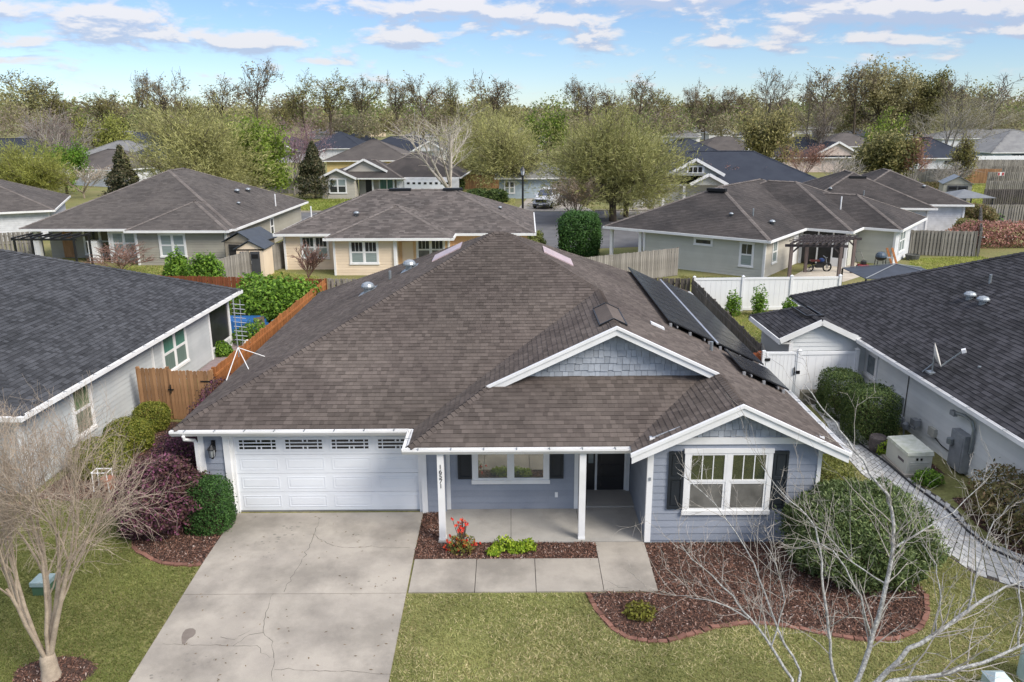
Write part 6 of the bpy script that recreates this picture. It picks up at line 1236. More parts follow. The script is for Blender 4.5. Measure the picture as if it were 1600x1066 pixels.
def wheel_at(parent, c, r_, ax, m, n=14, w=.05):
    c, ax = Vector(c), Vector(ax).normalized(); a = ax.orthogonal().normalized(); b = ax.cross(a); mb = MB(); pts = [c + (a * math.cos(6.283 * i / n) + b * math.sin(6.283 * i / n)) * r_ for i in range(n)]; mb.tube(pts + [pts[0]], w, 6, cap=False)
    for i in range(0, n, 2): mb.tube([c, pts[i]], .012, 4)
    return part(parent, 'wheel', mb, m)
p = atz(1278, 425, 0); mc = thing('motorcycle', 'small motorcycle with blue and red bodywork parked under the pergola', 'motorcycle', (p[0], p[1], 0)); x, y = p[0], p[1]; TY = MATS['tyre']; wheel_at(mc, (x - .62, y, .3), .28, (0, 1, 0), TY); wheel_at(mc, (x + .62, y + .1, .3), .28, (-.15, 1, 0), TY)
part(mc, 'frame', MB().tube([(x - .62, y, .3), (x - .1, y, .45), (x + .3, y + .05, .4), (x + .45, y + .08, .85)], .05, 6).box(x - .2, x + .25, y - .12, y + .14, .3, .58), BLACKM); part(mc, 'seat', MB().box(x - .6, x + .02, y - .13, y + .13, .72, .82), mat('bike_red', (.13, .03, .03), rough=.35)); part(mc, 'tank', MB().lathe((x + .18, y + .03, .66), [(.1, 0), (.2, .08), (.18, .2), (.05, .28)], 10), mat('bike_blue', (.025, .05, .15), rough=.3)); part(mc, 'handlebar', MB().tube([(x + .42, y - .3, 1.02), (x + .46, y + .08, .95), (x + .42, y + .42, 1.02)], .025, 5).tube([(x + .46, y + .08, .95), (x + .62, y + .1, .3)], .03, 5), GREYBOX)
p = atz(1348, 420, 0); mw = thing('lawn_mower', 'red push mower beside the beige wall of the sage grey house', 'lawn mower', (p[0], p[1], 0)); x, y = p[0], p[1]; part(mw, 'deck', MB().box(x - .3, x + .3, y - .25, y + .3, .12, .3), mat('mower_red', (.30, .03, .035), rough=.4)); part(mw, 'engine', MB().lathe((x, y, .3), [(.2, 0), (.2, .2), (.12, .26)], 10), BLACKM); part(mw, 'handle', MB().tube([(x - .28, y + .2, .25), (x - .5, y + .5, 1.05), (x + .05, y + .75, 1.05), (x + .25, y + .25, .25)], .018, 5), BLACKM)
for sx in (-.32, .32):
    for sy in (-.2, .25): wheel_at(mw, (x + sx, y + sy, .11), .09, (1, 0, 0), TY, 10, .025)
p = atz(1374, 421, 0); gr = thing('kettle_grill', 'blue-grey barbecue grill on legs by the house corner', 'grill', (p[0], p[1], 0)); x, y = p[0], p[1]; part(gr, 'lid', MB().lathe((x, y, .86), [(.36, 0), (.34, .14), (.24, .28), (.06, .34)], 14), mat('grill_blue', (.07, .10, .14), rough=.4)); part(gr, 'firebox', MB().lathe((x, y, .62), [(.2, 0), (.34, .1), (.36, .22)], 14), BLACKM)
for sx in (-.26, .26):
    for sy in (-.2, .2): part(gr, 'leg', MB().beam((x + sx * 1.2, y + sy, 0), (x + sx, y + sy, .66), .04, .04), BLACKM)
part(gr, 'side_shelf', MB().box(x + .36, x + .7, y - .2, y + .2, .78, .82), GREYBOX)
p = atz(1403, 418, 0); pl_ = thing('plank', 'pair of brown planks leaning on the white wall beside the grill', 'plank', (p[0], p[1], 0)); [part(pl_, 'plank', MB().beam((p[0] + i * .35 - .5, p[1] - .3, 0), (p[0] + i * .35 - .75, p[1] + .35, 1.3), .14, .04, (0, 1, 0)), CEDAR) for i in range(2)]
p = atz(1425, 406, 0); tb = thing('planter_tub', 'round weathered tub on the bright lawn corner', 'planter', (p[0], p[1], 0)); part(tb, 'tub', MB().lathe((p[0], p[1], 0), [(.42, 0), (.5, .38), (.46, .4), (.4, .3)], 12), mat('tub_grey', (.10, .10, .09)))
p = at(1352, 440, 44.5); cx_, cy_ = p[0] + 1.6, p[1]; cnp = thing('canopy', 'low dark navy fabric canopy with pale ribs behind the right roof', 'canopy', (cx_, cy_, 0)); k = MB(); ap = Vector((cx_, cy_, 2.0)); e = 2.3; cs = [(cx_ - e, cy_ - 1.6, 1.5), (cx_ + e, cy_ - 1.6, 1.5), (cx_ + e, cy_ + 1.6, 1.5), (cx_ - e, cy_ + 1.6, 1.5)]
for i in range(4): k.prism([cs[i], cs[(i + 1) % 4], ap], (0, 0, .03))
part(cnp, 'canopy_cloth', k, mat('canopy_navy', (.05, .06, .08), rough=.7)); [part(cnp, 'rib', MB().beam(Vector(c) + Vector((0, 0, .06)), ap + Vector((0, 0, .06)), .05, .03), GREYBOX) for c in cs]; [part(cnp, 'pole', MB().box(c[0] - .04, c[0] + .04, c[1] - .04, c[1] + .04, 0, 1.5), BLACKM) for c in cs]
# left garden: patio, tarp-covered table, pots, chairs
struct('garden_paving', MB().poly([(x, y, .012) for x, y in [(-13.2, 31.4), (-10.5, 31.4), (-10.3, 40.5), (-17, 40.5), (-17, 36.6), (-13.0, 36.6)]]), mat('pinkish_paving', (.30, .24, .24), (.24, .19, .19), rough=.9, nscale=3))
TARP = mat('blue_tarp', (.03, .13, .36), (.02, .09, .25), rough=.5, nscale=4); tt = thing('covered_table', 'garden table under a bright blue cover on the left patio', 'table', (-13.4, 37.6, 0)); k = MB(); k.add([(-14.5, 37.0, .85), (-12.2, 37.0, .85), (-12.2, 38.2, .85), (-14.5, 38.2, .85), (-14.7, 36.85, .3), (-12.05, 36.85, .22), (-12.0, 38.4, .3), (-14.7, 38.4, .25), (-13.4, 37.6, .95)], [(0, 1, 8), (1, 2, 8), (2, 3, 8), (3, 0, 8), (4, 5, 1, 0), (5, 6, 2, 1), (6, 7, 3, 2), (7, 4, 0, 3)]); part(tt, 'cover', k, TARP); [part(tt, 'leg', MB().box(x - .04, x + .04, y - .04, y + .04, 0, .84), BLACKM) for x in (-14.3, -12.4) for y in (37.15, 38.05)]
tq = thing('glazed_pot', 'round turquoise glazed pot beside the blue covered table', 'pot', (-11.35, 38.0, 0)); part(tq, 'pot', MB().lathe((-11.35, 38, 0), [(.28, 0), (.40, .35), (.38, .6), (.42, .64), (.34, .62), (.3, .4)], 14), mat('turquoise', (.10, .28, .28), rough=.3))
c2 = chair((-11.9, 36.5), 40, 'dark metal chair on the pink patio by the blue covered table'); c2.location = (-11.9, 36.9, .01)
bl = solo('globe_ornament', MB().lathe((-10.62, 30.9, 1.5), [(.02, -.16), (.11, -.11), (.16, 0), (.11, .11), (.02, .16)], 12).tube([(-10.62, 30.9, 0), (-10.62, 30.9, 1.36)], .025, 5), mat('cream_globe', (.70, .66, .52)), 'cream globe on a post above the cedar side fence', 'ornament', smooth=False)
# dark pergola and patio things behind the left roof (khaki house)
KM = ROOTM[KH.name]
kp = thing('pergola', 'black metal pergola in front of the khaki house patio at the left', 'pergola', KM @ Vector((3.2, -1.4, 0)), rad(-2)); k = MB(); [k.beam((-2.3, y, 2.15), (2.3, y, 2.15), .08, .14) for y in (-1, .9)]; part(kp, 'beam', k, BLACKM, local=True)
for i in range(7): part(kp, 'rafter', MB().beam((-2.1 + i * .7, -1.3, 2.27), (-2.1 + i * .7, 1.2, 2.27), .05, .1), BLACKM, local=True)
for x in (-2.1, 2.1):
    for y in (-1, .9): part(kp, 'post', MB().box(x - .06, x + .06, y - .06, y + .06, 0, 2.1), BLACKM, local=True)
wc = thing('tall_cabinet', 'tall white cabinet on the khaki house patio', 'cabinet', KM @ Vector((4.9, .8, 0)), rad(-2)); part(wc, 'body', MB().box(-.35, .35, -.3, .3, 0, 1.6), WHITE, local=True); part(wc, 'door', MB().box(-.3, .3, -.33, -.3, .1, 1.5), WHITE, local=True)
lw = thing('white_pillar', 'white porch pillar and curtain at the left of the khaki house patio', 'pillar', KM @ Vector((.8, .7, 0)), rad(-2)); part(lw, 'pillar', MB().box(-.15, .15, -.15, .15, 0, 2.4), WHITE, local=True)
# mailbox-like bright things at the back gardens
for i, (px, py, lab) in enumerate(((1502, 385, 'a'),)): pass
p = atz(1536, 378, 0); wp = thing('white_pot', 'small white pot beside the rocky bed at the right edge', 'pot', (p[0], p[1], 0)); part(wp, 'pot', MB().lathe((p[0], p[1], 0), [(.2, 0), (.3, .4), (.26, .42), (.2, .3)], 10), WHITE)
p = atz(1575, 378, 0); wp = thing('white_pot', 'larger white pot below the pink hedge at the right edge', 'pot', (p[0], p[1], 0)); part(wp, 'pot', MB().lathe((p[0], p[1], 0), [(.25, 0), (.4, .5), (.34, .52), (.28, .4)], 10), WHITE)
p = atz(1563, 256, 0); tk = thing('garden_cover', 'teal blue covered heap behind the farthest stepped fence', 'cover', (p[0], p[1], 0)); part(tk, 'cover', MB().lathe((p[0], p[1], 0), [(1.6, 0), (1.7, 1.4), (1.0, 2.2), (.1, 2.4)], 10), mat('teal_cover', (.03, .16, .24), rough=.6)); part(tk, 'rim', MB().lathe((p[0], p[1], 1.35), [(1.75, 0), (1.75, .1)], 10), GREYBOX)
ps = thing('plant_stand', 'white metal plant stand with a terracotta pot between the bare tree and the boxwoods', 'plant stand', (-11.7, 20.9, 0)); k = MB()
for sx in (-.22, .22):
    for sy in (-.15, .15): k.tube([(-11.7 + sx, 20.9 + sy, 0), (-11.7 + sx * .9, 20.9 + sy, .62)], .016, 5)
k.tube([(-11.92, 20.75, .6), (-11.48, 20.75, .6), (-11.48, 21.05, .6), (-11.92, 21.05, .6), (-11.92, 20.75, .6)], .018, 5); part(ps, 'frame', k, WHITE); part(ps, 'pot', MB().lathe((-11.55, 20.9, .05), [(.12, 0), (.18, .28), (.2, .29), (.2, .34), (.15, .33)], 10), mat('terracotta', (.36, .15, .09), rough=.8))
print('objects ok')
# ------------------------------------------------------------------ foliage materials
LEAF_GAIN = 1.75
def lm(n, *cs, **k): return leafmat(n, [(i / (len(cs) - 1), tuple(min(.8, v * LEAF_GAIN) for v in c)) for i, c in enumerate(cs)], trans=.35, **k)
L_PURP = lm('loropetalum_leaf', (.022, .014, .014), (.045, .024, .026), (.060, .040, .024), (.085, .045, .040), (.095, .04, .055), (.16, .05, .10))
L_PURPD = lm('dark_plum_leaf', (.018, .012, .013), (.04, .022, .024), (.075, .032, .045), (.13, .035, .08))
L_CLIP = lm('clipped_green_leaf', (.016, .040, .010), (.032, .075, .018), (.055, .11, .028))
L_BOX = lm('boxwood_leaf', (.035, .050, .008), (.085, .105, .016), (.15, .155, .026), (.20, .19, .04))
L_PITT = lm('pittosporum_leaf', (0.019, 0.033, 0.009), (0.045, 0.068, 0.020), (0.086, 0.119, 0.040), (0.158, 0.187, 0.079), spec=.35)
L_HEDGE = lm('dark_hedge_leaf', (.012, .024, .008), (.028, .050, .013), (.055, .082, .022), (.10, .125, .04))
L_OLVSH = lm('olive_shrub_leaf', (.05, .045, .018), (.09, .085, .03), (.13, .11, .045), (.16, .10, .06))
L_LIME = lm('lime_leaf', (.09, .15, .012), (.17, .24, .02), (.28, .33, .035))
L_GARD = lm('garden_green_leaf', (.035, .075, .010), (.08, .15, .018), (.15, .24, .032))
L_ELM = lm('elm_olive_leaf', (0.097, 0.097, 0.034), (0.166, 0.166, 0.058), (0.229, 0.224, 0.080), (0.298, 0.285, 0.122), nscale=.25)
L_ELM2 = lm('elm_yellow_leaf', (0.078, 0.090, 0.024), (0.155, 0.168, 0.040), (0.228, 0.230, 0.060), nscale=.25)
L_OAK = lm('oak_leaf', (0.049, 0.055, 0.023), (0.106, 0.106, 0.038), (0.186, 0.170, 0.068), (0.259, 0.227, 0.097), nscale=.3)
L_MAG = lm('magnolia_leaf', (.016, .022, .011), (.036, .044, .020), (.075, .07, .035), (.12, .10, .06), nscale=.5)
L_BRT = lm('bright_tree_leaf', (0.048, 0.078, 0.012), (0.104, 0.148, 0.022), (0.180, 0.222, 0.040), nscale=.4)
L_SKY = lm('skyline_leaf', (0.106, 0.077, 0.056), (0.150, 0.119, 0.073), (0.156, 0.144, 0.069), (0.200, 0.163, 0.106), nscale=.15)
L_SKYG = lm('skyline_green_leaf', (0.094, 0.090, 0.035), (0.150, 0.140, 0.050), (0.213, 0.188, 0.075), nscale=.15)
L_WOOD = leafmat('woodland_leaf', [(0, (0.235, 0.187, 0.152)), (.2, (0.270, 0.227, 0.159)), (.4, (0.246, 0.227, 0.122)), (.6, (0.281, 0.267, 0.122)), (.78, (0.326, 0.306, 0.134)), (.9, (0.168, 0.193, 0.079)), (1, (0.246, 0.317, 0.098))], nscale=.02, trans=.35)
L_PINK = lm('pink_hedge_leaf', (.12, .07, .05), (.22, .11, .09), (.30, .15, .13), (.16, .13, .06))
L_RED = lm('red_flower', (.40, .02, .02), (.55, .05, .03), (.5, .09, .03)); L_BLOS = lm('white_blossom', (.5, .48, .44), (.7, .68, .64))
L_REDBUD = lm('copper_bud', (.20, .10, .07), (.28, .15, .11), nscale=.3)
rngP = random.Random(77)
TWIG_O = mat('olive_twig', (.20, .175, .11), (.14, .12, .075), rough=.9, nscale=3)
# ------------------------------------------------------------------ shrubs round the front house
G3 = lambda x, y: (x, y, gz(y))
shrub('loropetalum_shrub', 'large purple loropetalum shrub with magenta flowers left of the garage corner', G3(-9.0, 18.75), (1.25, 1.15, 1.12), 15000, .045, L_PURP, 1, 2.0, .35, .16)
shrub('loropetalum_shrub', 'dark plum shrub tucked under the gutter behind the purple shrub', G3(-9.1, 20.8), (.9, 1.0, 1.15), 9000, .045, L_PURPD, 2, 2.0, .35, .16)
shrub('loropetalum_shrub', 'low reddish purple shrub along the side wall in front of the cedar gate', G3(-9.25, 23.6), (.75, 1.6, 1.3), 10000, .045, L_PURP, 3, 2.0, .35, .18)
shrub('clipped_shrub', 'upright clipped green shrub at the left corner of the garage door', G3(-7.86, 18.72), (.60, .55, .80), 13000, .030, L_CLIP, 4, 3.6, .22, .025)
shrub('boxwood_shrub', 'round yellow-green boxwood nearest the cedar gate', G3(-12.3, 25.55), (.60, .58, .55), 9000, .032, L_BOX, 5, 2.3, .22, .03)
shrub('boxwood_shrub', 'middle yellow-green boxwood of the row beside the grey house', G3(-12.3, 23.85), (.76, .66, .60), 10000, .032, L_BOX, 6, 2.3, .22, .035)
shrub('boxwood_shrub', 'nearest yellow-green boxwood of the row, partly behind bare twigs', G3(-12.35, 22.1), (.85, .72, .62), 11000, .032, L_BOX, 7, 2.3, .22, .035)
shrub('pittosporum_shrub', 'large rounded green shrub beside the right window and the mulch bed', G3(8.1, 16.75), (1.68, 1.45, 1.14), 36000, .052, L_PITT, 8, 2.2, .32, .075, asp=.34, tuft=.9)
shrub('clipped_hedge', 'tall dark clipped hedge block beside the utility meters', G3(11.65, 24.4), (.74, .74, 1.0), 20000, .032, L_HEDGE, 9, 6.5, .2, .022)
shrub('clipped_hedge', 'rear dark clipped hedge block below the small wall window', G3(11.55, 26.6), (.62, .78, .90), 17000, .032, L_HEDGE, 10, 6.0, .2, .022)
shrub('low_hedge', 'low olive hedge hugging the right wall of the blue house behind the big shrub', G3(8.55, 20.9), (.95, 1.7, .62), 11000, .038, lm('olive_hedge_leaf', (.045, .055, .014), (.085, .095, .022), (.14, .14, .035)), 11, 2.6, .3, .08)
shrub('olive_shrub', 'twiggy olive and red leaved shrub at the right edge beyond the paver path', G3(13.0, 18.35), (1.25, 1.45, .86), 7000, .05, L_OLVSH, 12, 2.2, .45, .15)
shrub('small_plant', 'small green plant in front of the generator', G3(11.9, 20.95), (.42, .3, .26), 900, .045, L_GARD, 13, 2, .5)
shrub('small_plant', 'yellowish small shrub between dark hedge and generator', G3(11.6, 23.1), (.3, .3, .30), 900, .04, L_LIME, 14, 2, .5)
shrub('small_plant', 'small brownish green plant in the mulch left of the big bed centre', G3(2.72, 14.95), (.34, .30, .15), 700, .04, lm('brown_green_leaf', (.06, .05, .012), (.11, .11, .02), (.17, .17, .03)), 15, 2, .5)
for i, (x, y, s, lab) in enumerate(((-.47, 17.28, .17, 'leftmost and lowest of the four lime green plants in the narrow mulch bed'), (-.22, 17.50, .27, 'second lime green plant from the left in the narrow mulch bed'), (.08, 17.40, .22, 'third lime green plant from the left in the narrow mulch bed'), (.34, 17.50, .22, 'rightmost lime green plant in the narrow mulch bed'))): shrub('lime_plant', lab, G3(x, y), (s, s * .85, s * .75), 380, .045, L_LIME, 20 + i, 2, .6, group='lime green plants in the porch bed')
rs = shrub('rose_bush', 'small rose bush with red and orange flowers in front of the left porch column', G3(-1.25, 17.40), (.36, .28, .28), 500, .04, lm('rose_leaf', (.05, .07, .015), (.12, .13, .03), (.2, .12, .03)), 30, 2, .7)
rq = np.random.default_rng(4); pts = np.column_stack([rq.normal(0, .2, 34), rq.normal(0, .13, 34), rq.uniform(.1, .45, 34)]); pts = np.vstack([pts, np.column_stack([rq.normal(-.05, .13, 16), rq.normal(0, .08, 16), rq.uniform(.6, .82, 16)])])
P8 = np.repeat(pts, 5, axis=0) + rq.normal(0, .018, (len(pts) * 5, 3)); V, Fq = leaves(P8, .034, rq, .8); put_mesh(rs, 'flower', V, Fq, rq.random(len(Fq)), L_RED)
mb = MB(); [mb.tube([(.0, 0, 0), (x * .5, y, .4), (x, y, z)], .008, 4) for x, y, z in pts[-16:]]; part(rs, 'flower_stalk', mb, BARK_D, local=True)
# left back garden
for i, (px, py, Y, R, lab) in enumerate(((415, 480, 39.5, (1.7, 1.5, 1.5), 'large rounded bright green shrub behind the cedar side fence'), (462, 480, 39.8, (1.25, 1.2, 1.3), 'smaller bright green shrub in the corner of the cedar fence'), (325, 470, 44.6, (1.0, .9, 1.6), 'bushy green shrub beyond the red fence, right of the pair'), (283, 470, 45.5, (.7, .7, 1.55), 'narrow green shrub beyond the red fence, left of the pair'), (392, 500, 36.2, (.9, .8, .6), 'low green plants beside the blue covered table'), (347, 560, 34.2, (.45, .4, .38), 'small leafy plant at the base of the porch screen'))):
    p = at(px, py, Y); shrub('garden_shrub', lab, (p[0], p[1], 0), R, 6500 if i < 4 else 1500, .10 if i < 4 else .07, L_GARD, 40 + i, 2.0, .4, .2)
for i, (x, y, h, lab) in enumerate(((11.6, 40.9, .75, 'young green shrub left of the pair in front of the white fence'), (13.0, 40.9, .9, 'young green shrub right of the pair in front of the white fence'), (14.6, 40.8, .55, 'low green plant at the white fence behind the right roof'))): shrub('young_shrub', lab, (x, y, 0), (.42, .4, h), 900, .075, L_GARD, 50 + i, 2, .8, .2)
p = atz(905, 397, 0); shrub('clipped_column', 'tall square dark green hedge column behind the roof, left of the grey house', (p[0], p[1], 0), (1.55, 1.4, 1.85), 16000, .09, L_CLIP, 55, 3.6, .25, .03)
p = at(828, 380, 62); shrub('round_shrub', 'pale green round shrub just above the roof peak', (p[0], p[1], 0), (1.2, 1.1, .95), 5000, .08, lm('pale_green_leaf', (.06, .08, .02), (.13, .15, .04), (.22, .24, .09)), 56, 2.2, .3, .1)
for i, (px, lab) in enumerate(((745, 'dark round shrub left of the pair across the street under the olive tree'), (775, 'dark round shrub right of the pair across the street under the olive tree'))): p = atz(px, 317, 0); shrub('round_shrub', lab, (p[0], p[1], 0), (1.5, 1.3, .95), 2500, .14, L_HEDGE, 57 + i, 2.3, .3)
for i, (px, py, R, lab) in enumerate(((815, 295, (1.9, 1.2, .85), 'dark shrub bed under the cottage window left of the white van'), (845, 300, (2.4, 1.2, .6), 'low dark hedge beside the white van driveway'), (838, 290, (1.6, 1.3, 1.7), 'bright green bush against the cottage porch'), (712, 298, (1.2, 1.1, 1.2), 'dark evergreen shrub at the foot of the pale birch'), (1500, 260, (1.6, 1.4, 1.9), 'green bush right of the white pyramid roofed house'))): p = atz(px, py, 0); shrub('border_shrub', lab, (p[0], p[1], 0), R, 2200, .16, L_BRT if 'bright' in lab or 'green bush' in lab else L_HEDGE, 60 + i, 2.2, .35)
for i, (px, py, R, lab, m) in enumerate(((1565, 385, (4.0, 1.2, 1.15), 'wide pink and brown leafed hedge at the right edge', L_PINK), (1520, 350, (1.3, 2.6, 1.1), 'grey-green shrubs along the garden fence line at the right', L_OLVSH), (1455, 303, (3.6, 1.6, .9), 'olive bushes behind the brown roofed house', L_OLVSH), (1512, 372, (1.0, 1.6, .9), 'small grey shrub beside the garden patio', L_OAK))): p = atz(px, py, 0); shrub('garden_hedge', lab, (p[0], p[1], 0), R, 5000, .12, m, 70 + i, 2.3, .35, .12)
# sago palm
p = atz(1548, 350, 0); sg_ = thing('sago_palm', 'dark green sago palm in front of the nearest stepped fence', 'palm', (p[0], p[1], 0)); mb = MB(); mb2 = MB().lathe((0, 0, 0), [(.2, 0), (.25, .3), (.15, .5)], 8)
for i in range(26):
    a = i * 2.4; t = .25 + .6 * (i / 26); pts = [Vector((0, 0, .5))]
    for k in range(1, 5): s_ = k / 4 * 1.5; pts.append(Vector((math.cos(a) * s_ * (1.1 - t * .5), math.sin(a) * s_ * (1.1 - t * .5), .5 + t * 1.3 * s_ - .45 * s_ * s_)))
    for q, r_ in zip(pts[:-1], pts[1:]): d = (r_ - q); sd = d.cross(Vector((0, 0, 1))).normalized() * .13; mb.add([q - sd, q + sd, r_ + sd * .7, r_ - sd * .7], [(0, 1, 2, 3)])
part(sg_, 'frond', mb, L_CLIP, local=True); part(sg_, 'trunk', mb2, BARK_D, local=True)
# ------------------------------------------------------------------ trees
def fit(out, w, h, z0=0.0):
    pts = np.array([p[:] for o in out for p in o[0]]); mx_ = np.percentile(np.abs(pts[:, :2]), 98); mz = np.percentile(pts[:, 2], 99.5)
    sx, sz = (w / 2) / mx_, h / mz
    return [([Vector((p.x * sx, p.y * sx, p.z * sz)) for p in o[0]], o[1], o[2]) for o in out]
P_ELM = dict(seg=[4, 4, 4, 3], wig=[.04, .10, .13, .15], trop=[.05, .07, .05, .03], tap=.5, max=3, kids=[16, 8, 8], start=[.22, .25, .2], ang=[(.35, 1.55), (.3, .8), (.3, .9)], lr=[(.75, 1.15), (.4, .62), (.4, .65)], rr=[.5, .5, .5], rmin=.02)
P_VASE = dict(seg=[2, 5, 4, 3], wig=[.03, .07, .10, .12], trop=[.1, .05, .06, .04], tap=.4, max=3, kids=[9, 7, 7], start=[.6, .35, .3], ang=[(.2, .6), (.25, .6), (.3, .7)], lr=[(2.2, 3.2), (.4, .6), (.4, .6)], rr=[.6, .45, .5], rmin=.02)
P_TALL = dict(seg=[6, 4, 3, 3], wig=[.05, .15, .18, .2], trop=[.05, .12, .06, .03], tap=.4, max=3, kids=[10, 6, 4], start=[.42, .35, .3], ang=[(.3, .95), (.4, .9), (.4, 1.0)], lr=[(.34, .55), (.4, .6), (.4, .6)], rr=[.5, .55, .6], rmin=.05)
def tree(name, label, loc, h, w, P, seed, bark, leaf=None, n=0, lsz=.2, levs=(2, 3), r0=.25, asp=.4, spread=.25, group=None, along=True, clump=0, twig_m=None, up=.3, dome=0):
    rng = random.Random(seed); out = []; grow(rng, Vector((0, 0, -.05)), Vector((0, 0, 1)), h * .45, r0, 0, P, out); out = fit(out, w, h); r = thing(name, label, 'tree', loc, rng.uniform(0, 6), group)
    part(r, 'trunk', limbs_mesh(out, levs=(0, 1)), bark, local=True); part(r, 'branches', limbs_mesh(out, levs=(2, 3)), twig_m or bark, local=True)
    if leaf:
        nr = np.random.default_rng(seed); T, D = tips_of(out, levs, .25, rng); k = nr.integers(0, len(T), n)
        if clump: tipk = nr.integers(0, len(T), max(1, n // clump)); k = np.repeat(tipk, clump)
        q = T[k] + nr.normal(0, spread, (len(k), 3)); Dk = D[k] + np.array([0, 0, .25])
        if dome:
            sp_, sd_ = shrub_points(dome // 9, (w * .47, w * .47, h * .47), nr, seed, 2.1, .8, .24, 1.6); sp_[:, 2] += h * .12; sp_ = np.repeat(sp_, 9, axis=0); sd_ = np.repeat(sd_, 9, axis=0); tt = nr.uniform(-.8, .8, (len(sp_), 1)); wv = sd_ + np.repeat(nr.normal(0, .45, (len(sp_) // 9, 3)), 9, axis=0) + np.array([0, 0, .35]); sp_ = sp_ + wv * tt + nr.normal(0, .07, sp_.shape); q = np.vstack([q, sp_]); Dk = np.vstack([Dk, wv])
        V, Fq = leaves(q, lsz, nr, asp, up, None, Dk if along else None); put_mesh(r, 'crown', V, Fq, np.clip(nr.random(len(Fq)) * .6 + .4 * (.5 + .5 * lump(q * .6, seed)), 0, .999), leaf)
    return r
def gp(px, py): p = atz(px, py, 0); return (p[0], p[1], 0)
def yp(px, Y): p = at(px, 200, Y); return (p[0], Y, 0)
tree('elm_tree', 'big feathery olive tree beside the grey house, right of the street lamp', gp(957, 346), 10.6, 14.5, P_ELM, 101, BARK_D, L_ELM, 22000, .22, (2, 3), .42, .13, .38, twig_m=TWIG_O, dome=32000)
tree('elm_tree', 'second trunk with thinner olive crown just behind the big olive tree', gp(978, 339), 8.5, 9, P_ELM, 102, BARK_D, L_ELM, 6050, .22, (2, 3), .28, .13, .35, twig_m=TWIG_O, dome=8800)
tree('elm_tree', 'large feathery olive tree behind the khaki house roof at the left', yp(312, 88), 11.2, 13.5, P_ELM, 103, BARK_D, L_ELM, 19800, .22, (2, 3), .42, .13, .38, twig_m=TWIG_O, dome=28800)
tree('elm_tree', 'wide olive tree behind the pale birch above the honey coloured fence', yp(772, 118), 10.6, 12.5, P_ELM, 104, BARK_D, L_ELM, 14300, .22, (2, 3), .4, .13, .4, twig_m=TWIG_O, dome=20800)
tree('elm_tree', 'olive tree between the wide olive tree and the street lamp, farther back', yp(792, 104), 9.6, 9, P_ELM, 105, BARK_D, L_ELM, 8250, .22, (2, 3), .35, .13, .4, twig_m=TWIG_O, dome=12000)
tree('elm_tree', 'yellow-green rounded tree at the left edge above the khaki house fence', gp(55, 314), 6.8, 8.5, P_ELM, 106, BARK_W, L_ELM2, 13200, .22, (2, 3), .25, .13, .3, twig_m=TWIG_O, dome=19200)
tree('evergreen_tree', 'dark green bushy tree right of the yellow-green tree at the left', gp(105, 303), 6.4, 5.0, P_ELM, 107, BARK_D, L_GARD, 9000, .16, (2, 3), .2, .5, .35, along=False)
def cone_tree(name, label, loc, h, w, n, leaf, sz, seed):
    nr = np.random.default_rng(seed); r = thing(name, label, 'tree', loc); t = nr.random(n) ** .8; z = h * (.06 + .94 * t); rad_ = w / 2 * np.minimum(1, (1 - t) * 1.25 + .03) * (.62 + .38 * nr.random(n)) * (1 + .18 * np.sin(z * 3.1 + 1)); a = nr.uniform(0, 6.283, n); rad_ *= 1 + .16 * np.sin(a * 3 + z)
    q = np.column_stack([np.cos(a) * rad_, np.sin(a) * rad_, z]); q += nr.normal(0, .08, q.shape); V, Fq = leaves(q, sz, nr, .45, .3, np.column_stack([np.cos(a), np.sin(a), np.zeros(n)]) * .7); put_mesh(r, 'crown', V, Fq, nr.random(n), leaf); part(r, 'trunk', MB().tube([(0, 0, -.05), (0, 0, h * .85)], [.16, .03], 8), BARK_D, local=True); return r
cone_tree('magnolia_tree', 'dark conical magnolia standing in front of the beige house', gp(493, 311), 7.0, 4.9, 9000, L_MAG, .17, 111)
cone_tree('magnolia_tree', 'dark conical magnolia behind the khaki house roof at the left', yp(182, 84), 7.3, 4.4, 9000, L_MAG, .16, 112)
tree('green_tree', 'bright green leafy tree between the olive tree and the magnolia', yp(396, 98), 9.6, 7.6, P_ELM, 113, BARK_D, L_BRT, 14000, .2, (2, 3), .25, .5, .45, along=False)
tree('bare_tree', 'bare mauve tree with grey trunk left of the magnolia', yp(452, 108), 9.8, 9.5, P_VASE, 114, BARK_W, lm('mauve_bud', (.16, .10, .105), (.22, .14, .15), nscale=.3), 4500, .12, (3,), .16, .25, .3, twig_m=TWIG_P)
tree('pale_birch', 'pale bare birch with several leaning white limbs behind the cream house', yp(700, 96), 11.8, 12.5, dict(P_VASE, kids=[7, 7, 7], ang=[(.25, .7), (.3, .7), (.3, .8)]), 115, mat('birch_bark', (.46, .42, .36), (.33, .29, .24), rough=.85, nscale=4), L_ELM, 1000, .12, (3,), .42, .25, .3)
tree('bare_tree', 'bare vase-shaped tree with white limbs at the left beyond the dark roofs', yp(74, 128), 11.5, 10.5, dict(P_VASE, rmin=.035), 116, BARK_W, lm('grey_mauve_bud', (.13, .10, .09), (.18, .14, .125), nscale=.3), 5000, .14, (3,), .22, .25, .4, twig_m=BARK_W)
tree('bare_tree', 'smaller bare white-limbed tree right beside the vase-shaped one at the left', yp(91, 127), 9.5, 6.5, dict(P_VASE, rmin=.035), 117, BARK_W, MATS['grey_mauve_bud'], 1800, .14, (3,), .18, .25, .4)
tree('flowering_tree', 'low bare tree with pale blossom beside the khaki roof', gp(132, 310), 4.4, 7.5, P_VASE, 118, TWIG_T, L_BLOS, 500, .08, (3,), .12, .6, .15)
